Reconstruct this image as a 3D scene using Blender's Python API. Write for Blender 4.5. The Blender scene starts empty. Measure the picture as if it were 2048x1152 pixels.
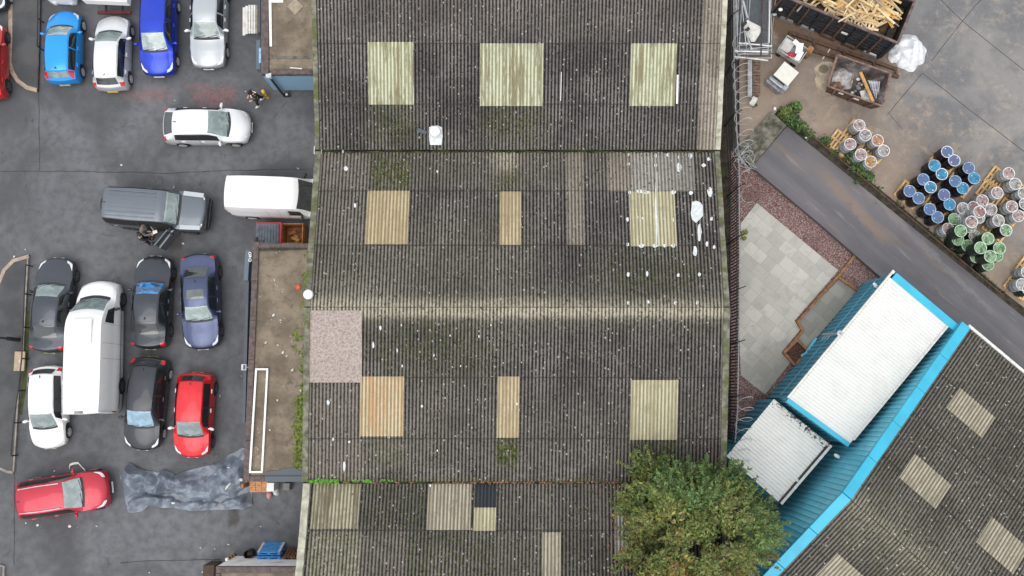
import bpy, bmesh, math, random
from mathutils import Vector, Matrix, noise as mnoise
random.seed(7)
scn = bpy.context.scene
COL = scn.collection
V = Vector
pi = math.pi
# ------------------------------------------------------------------ camera survey (drone about 44 m up, tipped a little off plumb)
F = 1800.0; VPY = 790.0; D0 = 44.4
TH = math.atan((VPY - 576) / F)
CH = D0 * math.cos(TH); CY = -D0 * math.sin(TH)
def P(px, py, z=0.0):
    """world point at height z seen at photo position (px, py)"""
    a = (px - 1024) / F; b = (576 - py) / F
    dx = a; dy = b * math.cos(TH) + math.sin(TH); dz = b * math.sin(TH) - math.cos(TH)
    t = (z - CH) / dz
    return V((dx * t, CY + dy * t, z))
K = 2048 / 1456
def Q(x, y, z=0.0):
    return P(x * K, y * K, z)

# ------------------------------------------------------------------ object helpers
class MB:
    def __init__(s):
        s.v = []; s.f = []; s.mi = []; s.uv = {}; s.col = []; s.usecol = False
    def add(s, vs, fs, mi=0, col=None):
        o = len(s.v)
        s.v += [tuple(p) for p in vs]
        if col is not None: s.usecol = True
        c = col if col is not None else (1, 1, 1)
        if c and isinstance(c[0], (int, float)): s.col += [c] * len(vs)
        else: s.col += list(c)
        for f in fs:
            s.f.append([i + o for i in f]); s.mi.append(mi)
        return o
    def box(s, c, d, rz=0.0, M=None, mi=0, col=None, taper=1.0):
        x, y, z = d[0] / 2, d[1] / 2, d[2] / 2
        vs = [V((sx * x * (taper if sz > 0 else 1), sy * y * (taper if sz > 0 else 1), sz * z)) for sz in (-1, 1) for sy in (-1, 1) for sx in (-1, 1)]
        if M is None: M = Matrix.Translation(V(c)) @ Matrix.Rotation(rz, 4, 'Z')
        else: M = M @ Matrix.Translation(V(c)) @ Matrix.Rotation(rz, 4, 'Z')
        s.add([M @ p for p in vs], [(0, 2, 3, 1), (4, 5, 7, 6), (0, 1, 5, 4), (2, 6, 7, 3), (0, 4, 6, 2), (1, 3, 7, 5)], mi, col)
        return s
    def bar(s, p0, p1, w, h, mi=0, up=None, col=None):
        p0 = V(p0); p1 = V(p1); d = (p1 - p0)
        L = d.length
        if L < 1e-6: return s
        d.normalize(); u = V(up) if up else (V((0, 0, 1)) if abs(d.z) < .95 else V((0, 1, 0)))
        r = d.cross(u).normalized(); u = r.cross(d).normalized()
        vs = []
        for p in (p0, p1):
            for a, b in ((-1, -1), (1, -1), (1, 1), (-1, 1)):
                vs.append(p + r * a * w / 2 + u * b * h / 2)
        s.add(vs, [(0, 1, 2, 3), (7, 6, 5, 4), (0, 4, 5, 1), (1, 5, 6, 2), (2, 6, 7, 3), (3, 7, 4, 0)], mi, col)
        return s
    def tube(s, pts, r, n=8, mi=0, caps=True, col=None):
        pts = [V(p) for p in pts]; rings = []
        rr = r if isinstance(r, (list, tuple)) else [r] * len(pts)
        prev = None; vs = []; fs = []
        for i, p in enumerate(pts):
            t = (pts[min(i + 1, len(pts) - 1)] - pts[max(i - 1, 0)])
            if t.length < 1e-9: t = V((0, 0, 1))
            t.normalize()
            if prev is None:
                a = V((0, 0, 1)) if abs(t.z) < .9 else V((1, 0, 0))
                prev = t.cross(a).normalized()
            prev = (prev - t * prev.dot(t))
            if prev.length < 1e-6: prev = t.orthogonal()
            prev.normalize(); b = t.cross(prev)
            for k in range(n):
                an = 2 * pi * k / n
                vs.append(p + (prev * math.cos(an) + b * math.sin(an)) * rr[i])
        for i in range(len(pts) - 1):
            for k in range(n):
                k2 = (k + 1) % n
                fs.append((i * n + k, i * n + k2, (i + 1) * n + k2, (i + 1) * n + k))
        if caps:
            fs.append(tuple(range(n))[::-1]); fs.append(tuple((len(pts) - 1) * n + k for k in range(n)))
        s.add(vs, fs, mi, col)
        return s
    def lathe(s, prof, n=24, M=None, mi=0, caps=True):
        vs = []; fs = []
        M = M or Matrix.Identity(4)
        for r, z in prof:
            for k in range(n):
                a = 2 * pi * k / n
                vs.append(M @ V((r * math.cos(a), r * math.sin(a), z)))
        for i in range(len(prof) - 1):
            for k in range(n):
                k2 = (k + 1) % n
                fs.append((i * n + k, i * n + k2, (i + 1) * n + k2, (i + 1) * n + k))
        if caps:
            fs.append(tuple(range(n))[::-1]); fs.append(tuple((len(prof) - 1) * n + k for k in range(n)))
        s.add(vs, fs, mi)
        return s
    def prism(s, poly, z0, z1, mi=0):
        n = len(poly)
        ar = sum(poly[i][0] * poly[(i + 1) % n][1] - poly[(i + 1) % n][0] * poly[i][1] for i in range(n))
        if ar < 0: poly = poly[::-1]
        vs = [(p[0], p[1], z0) for p in poly] + [(p[0], p[1], z1) for p in poly]
        fs = [tuple(range(n))[::-1], tuple(range(n, 2 * n))] + [(i, (i + 1) % n, n + (i + 1) % n, n + i) for i in range(n)]
        s.add(vs, fs, mi); return s
    def poly(s, pts, mi=0):
        n = len(pts)
        ar = sum(pts[i][0] * pts[(i + 1) % n][1] - pts[(i + 1) % n][0] * pts[i][1] for i in range(n))
        if ar < 0: pts = pts[::-1]
        s.add(pts, [tuple(range(n))], mi); return s
    def grid(s, rows, mi=0, col=None, closed=False):
        """rows: list of equal-length lists of points"""
        m = len(rows[0]); vs = [p for r in rows for p in r]; fs = []
        for i in range(len(rows) - 1):
            for j in range(m - 1):
                fs.append((i * m + j, i * m + j + 1, (i + 1) * m + j + 1, (i + 1) * m + j))
        s.add(vs, fs, mi, col); return s
    def ball(s, c, r, n=10, m=7, M=None, mi=0):
        if isinstance(r, (int, float)): r = (r, r, r)
        prof = []
        vs = []; fs = []
        T = Matrix.Translation(V(c))
        if M is not None: T = M @ T
        for i in range(m + 1):
            th = pi * i / m
            for k in range(n):
                a = 2 * pi * k / n
                vs.append(T @ V((r[0] * math.sin(th) * math.cos(a), r[1] * math.sin(th) * math.sin(a), -r[2] * math.cos(th))))
        for i in range(m):
            for k in range(n):
                k2 = (k + 1) % n
                fs.append((i * n + k, i * n + k2, (i + 1) * n + k2, (i + 1) * n + k))
        s.add(vs, fs, mi); return s
    def build(s, name, mats, parent=None, smooth=False, bevel=0, world=False, sharp=40, fixn=False, uvs=None):
        me = bpy.data.meshes.new(name)
        vs = s.v
        if world and parent is not None:
            l = parent.location
            if parent.parent: l = l + parent.parent.location
            vs = [(p[0] - l.x, p[1] - l.y, p[2] - l.z) for p in vs]
        me.from_pydata(vs, [], s.f)
        if not isinstance(mats, (list, tuple)): mats = [mats]
        for m in mats: me.materials.append(m)
        if len(mats) > 1: me.polygons.foreach_set('material_index', s.mi)
        if uvs:
            ul = me.uv_layers.new(name='UVMap')
            for l in me.loops: ul.data[l.index].uv = uvs[l.vertex_index]
        if s.usecol:
            ca = me.color_attributes.new('Col', 'FLOAT_COLOR', 'POINT')
            flat = []
            for c in s.col: flat += [c[0], c[1], c[2], 1.0]
            ca.data.foreach_set('color', flat)
        if fixn:
            bm = bmesh.new(); bm.from_mesh(me); bmesh.ops.recalc_face_normals(bm, faces=bm.faces); bm.to_mesh(me); bm.free()
        if smooth:
            me.shade_smooth()
            if sharp: me.set_sharp_from_angle(angle=math.radians(sharp))
        me.update()
        o = bpy.data.objects.new(name, me); COL.objects.link(o)
        if parent is not None: o.parent = parent
        if bevel:
            b = o.modifiers.new('bevel', 'BEVEL'); b.width = bevel; b.segments = 2; b.limit_method = 'ANGLE'
        return o

def tag(o, label=None, cat=None, group=None, kind=None):
    if label: o['label'] = label
    if cat: o['category'] = cat
    if group: o['group'] = group
    if kind: o['kind'] = kind
    return o
def thing(name, label, cat, loc=(0, 0, 0), rz=0.0, group=None):
    o = bpy.data.objects.new(name, None); COL.objects.link(o)
    o.location = loc; o.rotation_euler = (0, 0, rz); o.empty_display_size = .3
    return tag(o, label, cat, group)
def single(name, mb, m, label, cat, group=None, **kw):
    """a top-level thing that is one mesh; origin moved to its base"""
    xs = [p[0] for p in mb.v]; ys = [p[1] for p in mb.v]; zs = [p[2] for p in mb.v]
    c = V(((min(xs) + max(xs)) / 2, (min(ys) + max(ys)) / 2, min(zs)))
    mb.v = [(p[0] - c.x, p[1] - c.y, p[2] - c.z) for p in mb.v]
    o = mb.build(name, m, **kw); o.location = c
    return tag(o, label, cat, group)
def struct(name, mb, m, **kw):
    o = mb.build(name, m, **kw); o['kind'] = 'structure'; return o
def copy_tree(o, parent=None):
    c = o.copy(); COL.objects.link(c)
    if parent is not None: c.parent = parent
    for ch in list(o.children): copy_tree(ch, c)
    return c

# ------------------------------------------------------------------ material helpers
class NT:
    def __init__(s, name):
        s.m = bpy.data.materials.new(name); s.m.use_nodes = True
        s.t = s.m.node_tree; s.b = s.t.nodes['Principled BSDF']
    def node(s, typ, **kw):
        n = s.t.nodes.new(typ)
        for k, v in kw.items(): setattr(n, k, v)
        return n
    def link(s, a, b): s.t.links.new(a, b)
    def setv(s, sock, v):
        if hasattr(v, 'links'): s.link(v, sock)
        elif isinstance(v, (tuple, list)) and len(v) == 3 and sock.type == 'RGBA': sock.default_value = (*v, 1)
        else: sock.default_value = v
    def coord(s, kind='Object', scale=None, rot=None):
        if kind == 'World': o = s.node('ShaderNodeNewGeometry').outputs['Position']
        else: o = s.node('ShaderNodeTexCoord').outputs[kind]
        if scale or rot:
            mp = s.node('ShaderNodeMapping'); s.link(o, mp.inputs['Vector'])
            if scale: mp.inputs['Scale'].default_value = scale
            if rot: mp.inputs['Rotation'].default_value = rot
            o = mp.outputs[0]
        return o
    def noise(s, vec, scale, detail=4, rough=.55, dist=0):
        n = s.node('ShaderNodeTexNoise'); s.link(vec, n.inputs['Vector'])
        n.inputs['Scale'].default_value = scale; n.inputs['Detail'].default_value = detail
        n.inputs['Roughness'].default_value = rough; n.inputs['Distortion'].default_value = dist
        return n.outputs['Fac']
    def voro(s, vec, scale, feature='F1', out='Distance', rnd=1):
        n = s.node('ShaderNodeTexVoronoi', feature=feature); s.link(vec, n.inputs['Vector'])
        n.inputs['Scale'].default_value = scale; n.inputs['Randomness'].default_value = rnd
        return n.outputs[out]
    def step(s, fac, a, b, lo=0., hi=1.):
        n = s.node('ShaderNodeMapRange'); n.clamp = True; n.interpolation_type = 'SMOOTHSTEP'
        s.setv(n.inputs[0], fac); n.inputs[1].default_value = a; n.inputs[2].default_value = b
        n.inputs[3].default_value = lo; n.inputs[4].default_value = hi
        return n.outputs[0]
    def mth(s, op, a, b=0., c=None):
        n = s.node('ShaderNodeMath', operation=op); s.setv(n.inputs[0], a); s.setv(n.inputs[1], b)
        if c is not None: s.setv(n.inputs[2], c)
        return n.outputs[0]
    def mix(s, fac, a, b, mode='MIX'):
        n = s.node('ShaderNodeMix', data_type='RGBA', blend_type=mode)
        s.setv(n.inputs[0], fac); s.setv(n.inputs[6], a); s.setv(n.inputs[7], b)
        return n.outputs[2]
    def sep(s, vec):
        n = s.node('ShaderNodeSeparateXYZ'); s.link(vec, n.inputs[0]); return n.outputs
    def done(s, col, rough=.8, bump=None, bstr=.3, bdist=.02, metal=0, spec=.5, coat=0):
        s.setv(s.b.inputs['Base Color'], col); s.setv(s.b.inputs['Roughness'], rough)
        s.setv(s.b.inputs['Metallic'], metal); s.b.inputs['Specular IOR Level'].default_value = spec
        if coat: s.b.inputs['Coat Weight'].default_value = coat; s.b.inputs['Coat Roughness'].default_value = .04
        if bump is not None:
            n = s.node('ShaderNodeBump'); n.inputs['Strength'].default_value = bstr; n.inputs['Distance'].default_value = bdist
            s.link(bump, n.inputs['Height']); s.link(n.outputs[0], s.b.inputs['Normal'])
        return s.m
_mc = {}
def plain(name, c, rough=.6, var=.25, scale=6, metal=0, coat=0, spec=.5, kind='Object', dirt=None, dscale=3, dthr=(.5, .7)):
    """one material with mottling (and optional dirt / rust blotches)"""
    if name in _mc: return _mc[name]
    n = NT(name); co = n.coord(kind)
    a = n.noise(co, scale, 5)
    lo = tuple(x * (1 - var) for x in c); hi = tuple(min(1, x * (1 + var)) for x in c)
    col = n.mix(n.step(a, .3, .7), lo, hi)
    if dirt:
        d = n.noise(co, dscale, 6, .65)
        col = n.mix(n.step(d, *dthr), col, dirt)
    _mc[name] = n.done(col, rough, metal=metal, coat=coat, spec=spec)
    return _mc[name]
# ------------------------------------------------------------------ materials
def m_asphalt():
    n = NT('asphalt'); w = n.coord('World')
    fine = n.noise(w, 28, 3, .7); mid = n.noise(w, 2.2, 5, .6); big = n.noise(w, .22, 4, .55, .6)
    col = n.mix(n.step(big, .35, .65), (.052, .055, .061), (.125, .130, .142))
    col = n.mix(n.step(mid, .35, .75, 0, .65), col, (.062, .064, .068))
    col = n.mix(n.step(fine, .35, .75, 0, .5), col, (.14, .14, .147))
    patch = n.noise(w, .9, 6, .7, 1.0)
    col = n.mix(n.step(patch, .60, .70, 0, .5), col, (.040, .041, .046))
    # aisle polished pale, and a spilled red paint stain by the parked row
    sx = n.sep(w)
    def blob(cx, cy, rx, ry):
        a = n.mth('DIVIDE', n.mth('SUBTRACT', sx[0], cx), rx); b = n.mth('DIVIDE', n.mth('SUBTRACT', sx[1], cy), ry)
        return n.mth('ADD', n.mth('MULTIPLY', a, a), n.mth('MULTIPLY', b, b))
    for (px, py, rx, ry, k) in ((432, 192, 1.7, .8, 1), (300, 190, 1.8, .5, .7), (400, 172, 1.1, .35, .6), (75, 152, .7, .5, .5)):
        c = P(px, py)
        m = n.step(n.mth('ADD', blob(c.x, c.y, rx, ry), n.mth('MULTIPLY', n.mth('SUBTRACT', n.noise(w, 1.5, 6, .7), .5), 3.2)), 1.0, -.3, 0, .62 * k)
        m = n.mth('MULTIPLY', m, n.step(n.noise(w, 7, 4, .7), .3, .62))
        col = n.mix(m, col, (.30, .11, .10))
    for (px, py, rx, ry, k) in ((466, 1035, .35, .6, .8), (440, 905, .4, .35, .5), (350, 480, .5, .8, .7), (520, 910, .5, .3, .5)):
        c = P(px, py)
        m = n.step(n.mth('ADD', blob(c.x, c.y, rx, ry), n.mth('MULTIPLY', n.mth('SUBTRACT', n.noise(w, 2.5, 5, .7), .5), 2)), 1.0, .2, 0, k)
        col = n.mix(m, col, (.045, .04, .034))
    spots = n.voro(w, 1.6); col = n.mix(n.mth('MULTIPLY', n.step(spots, .035, .015), n.step(n.noise(w, .8), .5, .6)), col, (.35, .35, .34))
    crack = n.voro(n.coord('World', (1, 1, 1)), .33, 'DISTANCE_TO_EDGE')
    cr = n.mth('MULTIPLY', n.step(n.mth('ADD', crack, n.mth('MULTIPLY', n.noise(w, 3, 4), .03)), .022, .014), n.step(n.noise(w, .35), .5, .6))
    col = n.mix(n.mth('MULTIPLY', cr, .45), col, (.03, .03, .032))
    return n.done(col, n.step(mid, .3, .7, .65, .9), fine, .25, .01)
def m_footway():
    n = NT('footway'); w = n.coord('World')
    col = n.mix(n.step(n.noise(w, .8, 5, .6), .35, .65), (.044, .046, .051), (.078, .078, .08))
    col = n.mix(n.step(n.noise(w, 30, 3, .7), .4, .75, 0, .5), col, (.11, .11, .11))
    return n.done(col, .85, n.noise(w, 30), .2, .01)
def m_yard():
    n = NT('concrete_yard'); w = n.coord('World'); sx = n.sep(w)
    big = n.noise(w, .25, 5, .6, .8); mid = n.noise(w, 1.3, 8, .75, .2); fine = n.noise(w, 18, 4, .7)
    col = n.mix(n.step(big, .38, .62), (.13, .131, .136), (.215, .205, .195))
    c0 = P(1700, 330); t = n.mth('ADD', n.mth('MULTIPLY', n.mth('SUBTRACT', sx[0], c0.x), -.72), n.mth('MULTIPLY', n.mth('SUBTRACT', sx[1], c0.y), -.69))
    near = n.step(n.mth('ADD', t, n.mth('MULTIPLY', n.mth('SUBTRACT', mid, .5), 11)), -6.5, 0.)
    col = n.mix(n.mth('MULTIPLY', near, .85), col, (.27, .20, .145))
    col = n.mix(n.step(mid, .50, .68, 0, .65), col, (.33, .28, .23))
    col = n.mix(n.step(n.noise(w, .7, 7, .75, .25), .52, .70, 0, .6), col, (.10, .092, .088))
    cs = P(1640, 75); rx = n.mth('SUBTRACT', sx[0], cs.x); ry = n.mth('SUBTRACT', sx[1], cs.y)
    al = n.mth('ADD', n.mth('MULTIPLY', rx, .92), n.mth('MULTIPLY', ry, -.39)); ac = n.mth('ADD', n.mth('MULTIPLY', rx, .39), n.mth('MULTIPLY', ry, .92))
    m = n.mth('ADD', n.mth('POWER', n.mth('DIVIDE', n.mth('ABSOLUTE', al), 4.2), 2.0), n.mth('POWER', n.mth('DIVIDE', n.mth('ABSOLUTE', ac), 1.2), 2.0))
    m = n.step(n.mth('ADD', m, n.mth('MULTIPLY', n.mth('SUBTRACT', mid, .5), 2.)), 1.6, .4, 0, .9)
    col = n.mix(m, col, (.115, .066, .036))
    col = n.mix(n.step(fine, .45, .8, 0, .35), col, (.32, .31, .29))
    col = n.mix(n.step(n.noise(w, 5, 5, .7), .6, .75, 0, .5), col, (.09, .085, .08))
    return n.done(col, .8, fine, .2, .01)
def m_ramp():
    n = NT('ramp_tarmac'); w = n.coord('World', None, (0, 0, math.radians(41.5))); 
    st = n.coord('World', None, (0, 0, math.radians(41.5)))
    mp = n.node('ShaderNodeMapping'); n.link(st, mp.inputs[0]); mp.inputs['Scale'].default_value = (.12, 1.0, 1)
    s1 = n.noise(mp.outputs[0], 1.3, 5, .6, .4); big = n.noise(w, .5, 4)
    col = n.mix(n.step(s1, .35, .68), (.095, .089, .099), (.132, .124, .131))
    col = n.mix(n.step(n.noise(mp.outputs[0], 1.9, 4, .5), .56, .68, 0, .75), col, (.165, .125, .10))
    col = n.mix(n.step(n.noise(mp.outputs[0], 2.9, 5, .6), .60, .68, 0, .6), col, (.22, .20, .205))
    g = n.coord('World'); gx = n.sep(g); wob = n.mth('MULTIPLY', n.mth('SUBTRACT', n.noise(g, 1.6, 6, .7), .5), .9)
    for (a, b_, wd, cc, k) in ((P(1640, 345), P(1765, 482), .42, (.235, .155, .10), .75), (P(1722, 372), P(1818, 470), .30, (.25, .215, .22), .7), (P(1818, 470), P(1985, 632), .22, (.21, .20, .205), .5), (P(1600, 300), P(1800, 470), 1.3, (.155, .14, .14), .45)):
        d = b_ - a; L = d.length; d = d / L
        rx = n.mth('SUBTRACT', gx[0], a.x); ry = n.mth('SUBTRACT', gx[1], a.y)
        al = n.mth('ADD', n.mth('MULTIPLY', rx, d.x), n.mth('MULTIPLY', ry, d.y)); ac = n.mth('ABSOLUTE', n.mth('ADD', n.mth('MULTIPLY', rx, -d.y), n.mth('MULTIPLY', ry, d.x)))
        en = n.mth('MULTIPLY', n.step(al, -.6, .8), n.step(al, L + .6, L - .8)); mk = n.mth('MULTIPLY', n.step(n.mth('ADD', ac, wob), wd, wd * .2), en)
        col = n.mix(n.mth('MULTIPLY', mk, k), col, cc)
    col = n.mix(n.step(n.noise(w, 2.5, 6, .7), .6, .75, 0, .6), col, (.055, .053, .056))
    col = n.mix(n.step(n.noise(w, 26, 3, .7), .45, .8, 0, .25), col, (.2, .2, .2))
    return n.done(col, n.step(big, .35, .65, .5, .75))
def m_gravel():
    n = NT('red_gravel'); w = n.coord('World')
    vc = n.node('ShaderNodeTexVoronoi'); n.link(w, vc.inputs['Vector']); vc.inputs['Scale'].default_value = 21
    hs = n.sep(vc.outputs['Color'])
    col = n.mix(n.step(hs[0], 0, 1), (.20, .10, .092), (.40, .26, .24))
    col = n.mix(n.step(hs[1], .75, .9), col, (.42, .36, .34))
    col = n.mix(n.step(vc.outputs['Distance'], .35, .75, 0, .8), col, (.07, .035, .03))
    col = n.mix(n.step(n.noise(w, .7, 4), .5, .75, 0, .5), col, (.09, .045, .035))
    return n.done(col, .9, vc.outputs['Distance'], .9, -.05)
def m_paving(name='paving_slabs', dim=1.):
    n = NT(name); w = n.coord('World', None, (0, 0, math.radians(41.5)))
    wx = n.node('ShaderNodeVectorMath', operation='ADD'); n.link(w, wx.inputs[0])
    def brick(sc, wd, ht, off, c1, c2):
        b = n.node('ShaderNodeTexBrick'); n.link(w, b.inputs['Vector']); b.offset = off; b.squash = .72; b.squash_frequency = 3
        b.inputs['Scale'].default_value = sc; b.inputs['Brick Width'].default_value = wd; b.inputs['Row Height'].default_value = ht
        b.inputs['Mortar Size'].default_value = .008; b.inputs['Mortar Smooth'].default_value = .3; b.inputs['Bias'].default_value = -.1
        b.inputs['Color1'].default_value = (*c1, 1); b.inputs['Color2'].default_value = (*c2, 1); b.inputs['Mortar'].default_value = (.27, .255, .23, 1)
        return b
    b = brick(1, .78, .60, .37, (.375, .36, .325), (.50, .482, .43))
    col = b.outputs['Color']
    g = n.coord('World')
    col = n.mix(n.step(n.noise(g, 1.6, 6, .65, .6), .46, .7, 0, .55), col, (.30, .298, .275))
    col = n.mix(n.step(n.noise(g, 6, 5, .7), .55, .8, 0, .3), col, (.52, .52, .49))
    c0 = P(1545, 745); sx = n.sep(g)
    d = n.mth('ADD', n.mth('POWER', n.mth('SUBTRACT', sx[0], c0.x), 2.), n.mth('POWER', n.mth('SUBTRACT', sx[1], c0.y), 2.))
    col = n.mix(n.step(n.mth('ADD', d, n.mth('MULTIPLY', n.noise(g, 1.2, 5), 3)), 6, 1.2, 0, .5), col, (.15, .145, .13))
    if dim < 1: col = n.mix(1.0, col, (dim, dim, dim * .97), 'MULTIPLY')  # dimmed set carries the small strip's shading in its slab colour
    return n.done(col, .8, b.outputs['Fac'], .3, -.01)
def m_soil(name='soil', a=(.022, .016, .011), b=(.075, .055, .04), green=.4):
    n = NT(name); w = n.coord('World')
    col = n.mix(n.step(n.noise(w, 3, 6, .7), .35, .65), a, b)
    col = n.mix(n.step(n.noise(w, 1.1, 5, .7), .55, .68, 0, green), col, (.05, .07, .015))
    col = n.mix(n.step(n.noise(w, 16, 4, .7), .6, .72, 0, .7), col, (.19, .15, .1))
    return n.done(col, .95, n.noise(w, 14, 5), .6, .05)
def m_roof(name='roof_fibre_cement', dark=(.012, .011, .0105), light=(.176, .159, .149), moss=1., spots=1., tint=None):
    """corrugated sheet: UV.x counts corrugations, UV.y metres down the slope; Col.r pale wear, Col.g moss, Col.b brown sheets"""
    n = NT(name)
    uv = n.node('ShaderNodeUVMap'); uv.uv_map = 'UVMap'; su = n.sep(uv.outputs[0])
    at = n.node('ShaderNodeVertexColor'); at.layer_name = 'Col'; sc = n.sep(at.outputs[0])
    w = n.coord('World')
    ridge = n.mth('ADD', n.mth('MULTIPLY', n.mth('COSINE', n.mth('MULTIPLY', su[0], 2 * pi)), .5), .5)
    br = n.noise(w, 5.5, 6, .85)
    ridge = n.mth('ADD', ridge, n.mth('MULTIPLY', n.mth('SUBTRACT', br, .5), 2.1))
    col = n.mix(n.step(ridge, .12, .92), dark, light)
    big = n.noise(w, .45, 5, .62)
    col = n.mix(n.step(big, .40, .62, 0, .62), col, n.mix(.6, col, dark))
    wr = n.noise(w, 1.4, 6, .75, .5); col = n.mix(n.step(wr, .52, .66, 0, .3), col, n.mix(n.step(ridge, .1, .8), (.05, .043, .037), (.25, .22, .19)))
    # each sheet about six corrugations wide and two metres long has its own tone
    cmb = n.node('ShaderNodeCombineXYZ'); n.link(n.mth('FLOOR', n.mth('DIVIDE', su[0], 7.)), cmb.inputs[0]); n.link(n.mth('FLOOR', n.mth('DIVIDE', su[1], 2.3)), cmb.inputs[1])
    wn = n.node('ShaderNodeTexWhiteNoise'); n.link(cmb.outputs[0], wn.inputs['Vector'])
    hv = n.node('ShaderNodeHueSaturation'); n.link(col, hv.inputs['Color']); n.link(n.step(wn.outputs['Value'], 0, 1, .84, 1.16), hv.inputs['Value']); col = hv.outputs[0]
    # pale wear
    pale = n.mth('MULTIPLY', sc[0], n.step(n.noise(w, 3.2, 6, .7), .2, .52))
    pale = n.mth('MINIMUM', pale, 1.)
    col = n.mix(pale, col, n.mix(n.step(ridge, .05, .7), (.075, .067, .052), (.43, .39, .305)))
    brown = n.mth('MULTIPLY', sc[2], n.step(n.noise(w, 2.2, 6, .7), .2, .5))
    col = n.mix(brown, col, n.mix(n.step(ridge, .1, .75), (.05, .042, .037), (.225, .195, .17)))
    # moss: a touch everywhere plus the painted-in growth below the lights
    mg = n.mth('MULTIPLY', n.mth('ADD', sc[1], .012 * moss), n.step(n.noise(w, 5, 5, .75), .42, .52))
    col = n.mix(mg, col, n.mix(n.step(n.noise(w, 9), .35, .65), (.016, .020, .006), (.085, .105, .018)))
    # black algae spots in the troughs and white lichen dots
    sp = n.noise(w, 7.5, 4, .8); col = n.mix(n.step(sp, .58, .66, 0, .8), col, (.014, .013, .012))
    v = n.voro(w, 3.4); lich = n.mth('MULTIPLY', n.step(v, .17, .10), n.step(n.noise(w, 1.9, 5, .75), .42, .54))
    col = n.mix(n.mth('MULTIPLY', lich, .8 * spots), col, (.44, .42, .375))
    vd = n.voro(w, 4.3); dk = n.mth('MULTIPLY', n.step(vd, .22, .13), n.step(n.noise(w, 1.6, 5, .75), .42, .54))
    col = n.mix(n.mth('MULTIPLY', dk, .85), col, (.012, .012, .010))
    v2 = n.voro(w, 8.5); lich = n.mth('MULTIPLY', n.step(v2, .24, .14), n.step(n.noise(w, 2.1, 5, .75), .46, .6))
    col = n.mix(n.mth('MULTIPLY', lich, .7 * spots), col, (.33, .30, .255))
    if tint: col = n.mix(1.0, col, tint, 'MULTIPLY')
    return n.done(col, .92, br, .35, .01, spec=.25)
def m_light(name, lo, hi, streak, stf=.5, moss=.15, seed=0.):
    """weathered translucent sheet"""
    n = NT(name); uv = n.node('ShaderNodeUVMap'); uv.uv_map = 'UVMap'; su = n.sep(uv.outputs[0]); w = n.coord('World')
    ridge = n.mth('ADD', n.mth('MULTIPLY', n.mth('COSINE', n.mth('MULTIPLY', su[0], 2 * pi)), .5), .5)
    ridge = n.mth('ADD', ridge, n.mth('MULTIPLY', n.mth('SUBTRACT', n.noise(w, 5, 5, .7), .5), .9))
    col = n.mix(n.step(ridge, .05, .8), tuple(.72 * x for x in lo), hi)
    cb = n.node('ShaderNodeCombineXYZ'); n.link(n.mth('ADD', su[0], seed * 13.7), cb.inputs[0]); n.link(n.mth('MULTIPLY', su[1], .55), cb.inputs[1])
    s = n.noise(cb.outputs[0], .55, 5, .75)
    col = n.mix(n.step(s, .46, .58, 0, stf), col, streak)
    cb2 = n.node('ShaderNodeCombineXYZ'); n.link(n.mth('MULTIPLY', su[0], .8), cb2.inputs[0]); n.link(n.mth('MULTIPLY', su[1], .9), cb2.inputs[1])
    col = n.mix(n.step(n.noise(cb2.outputs[0], 1.9, 5, .8), .60, .68, 0, .6), col, tuple(.45 * x for x in streak))
    col = n.mix(n.step(n.noise(w, 1.5, 6, .7), .48, .70, 0, .55), col, tuple(.62 * (x + y) / 2 for x, y in zip(lo, hi)))
    col = n.mix(n.mth('MULTIPLY', n.step(n.noise(w, 6, 5, .75), .60, .68), moss), col, (.05, .055, .02))
    return n.done(col, .55, spec=.4)
def m_clad(name, c, dirt=.25):
    n = NT(name); w = n.coord('World')
    col = n.mix(n.step(n.noise(w, .8, 5, .65), .35, .7, 0, dirt * 1.6), c, tuple(x * .55 for x in c))
    col = n.mix(n.step(n.noise(w, 9, 4, .7), .6, .75, 0, dirt), col, tuple(min(1, x * .5 + .12) for x in c))
    return n.done(col, .45)
def m_white_sheet(name='white_sheet', chip=0.0):
    n = NT(name); w = n.coord('World')
    col = n.mix(n.step(n.noise(w, 1.2, 6, .65), .4, .75, 0, .6), (.68, .685, .655), (.57, .57, .54))
    col = n.mix(n.step(n.noise(w, 12, 4, .7), .62, .75, 0, .4), col, (.45, .44, .40))
    if chip:
        at = n.node('ShaderNodeVertexColor'); at.layer_name = 'Col'; sc = n.sep(at.outputs[0])
        mk = n.step(n.mth('ADD', n.noise(w, 5.5, 4, .65, 1.2), n.mth('MULTIPLY', sc[0], .26)), .735, .75)
        col = n.mix(mk, col, (.03, .03, .032))
        col = n.mix(n.step(n.mth('ADD', n.noise(w, 3.5, 5, .7), n.mth('MULTIPLY', sc[0], .22)), .66, .78, 0, .4), col, (.46, .45, .40))
    return n.done(col, .5)
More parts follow.
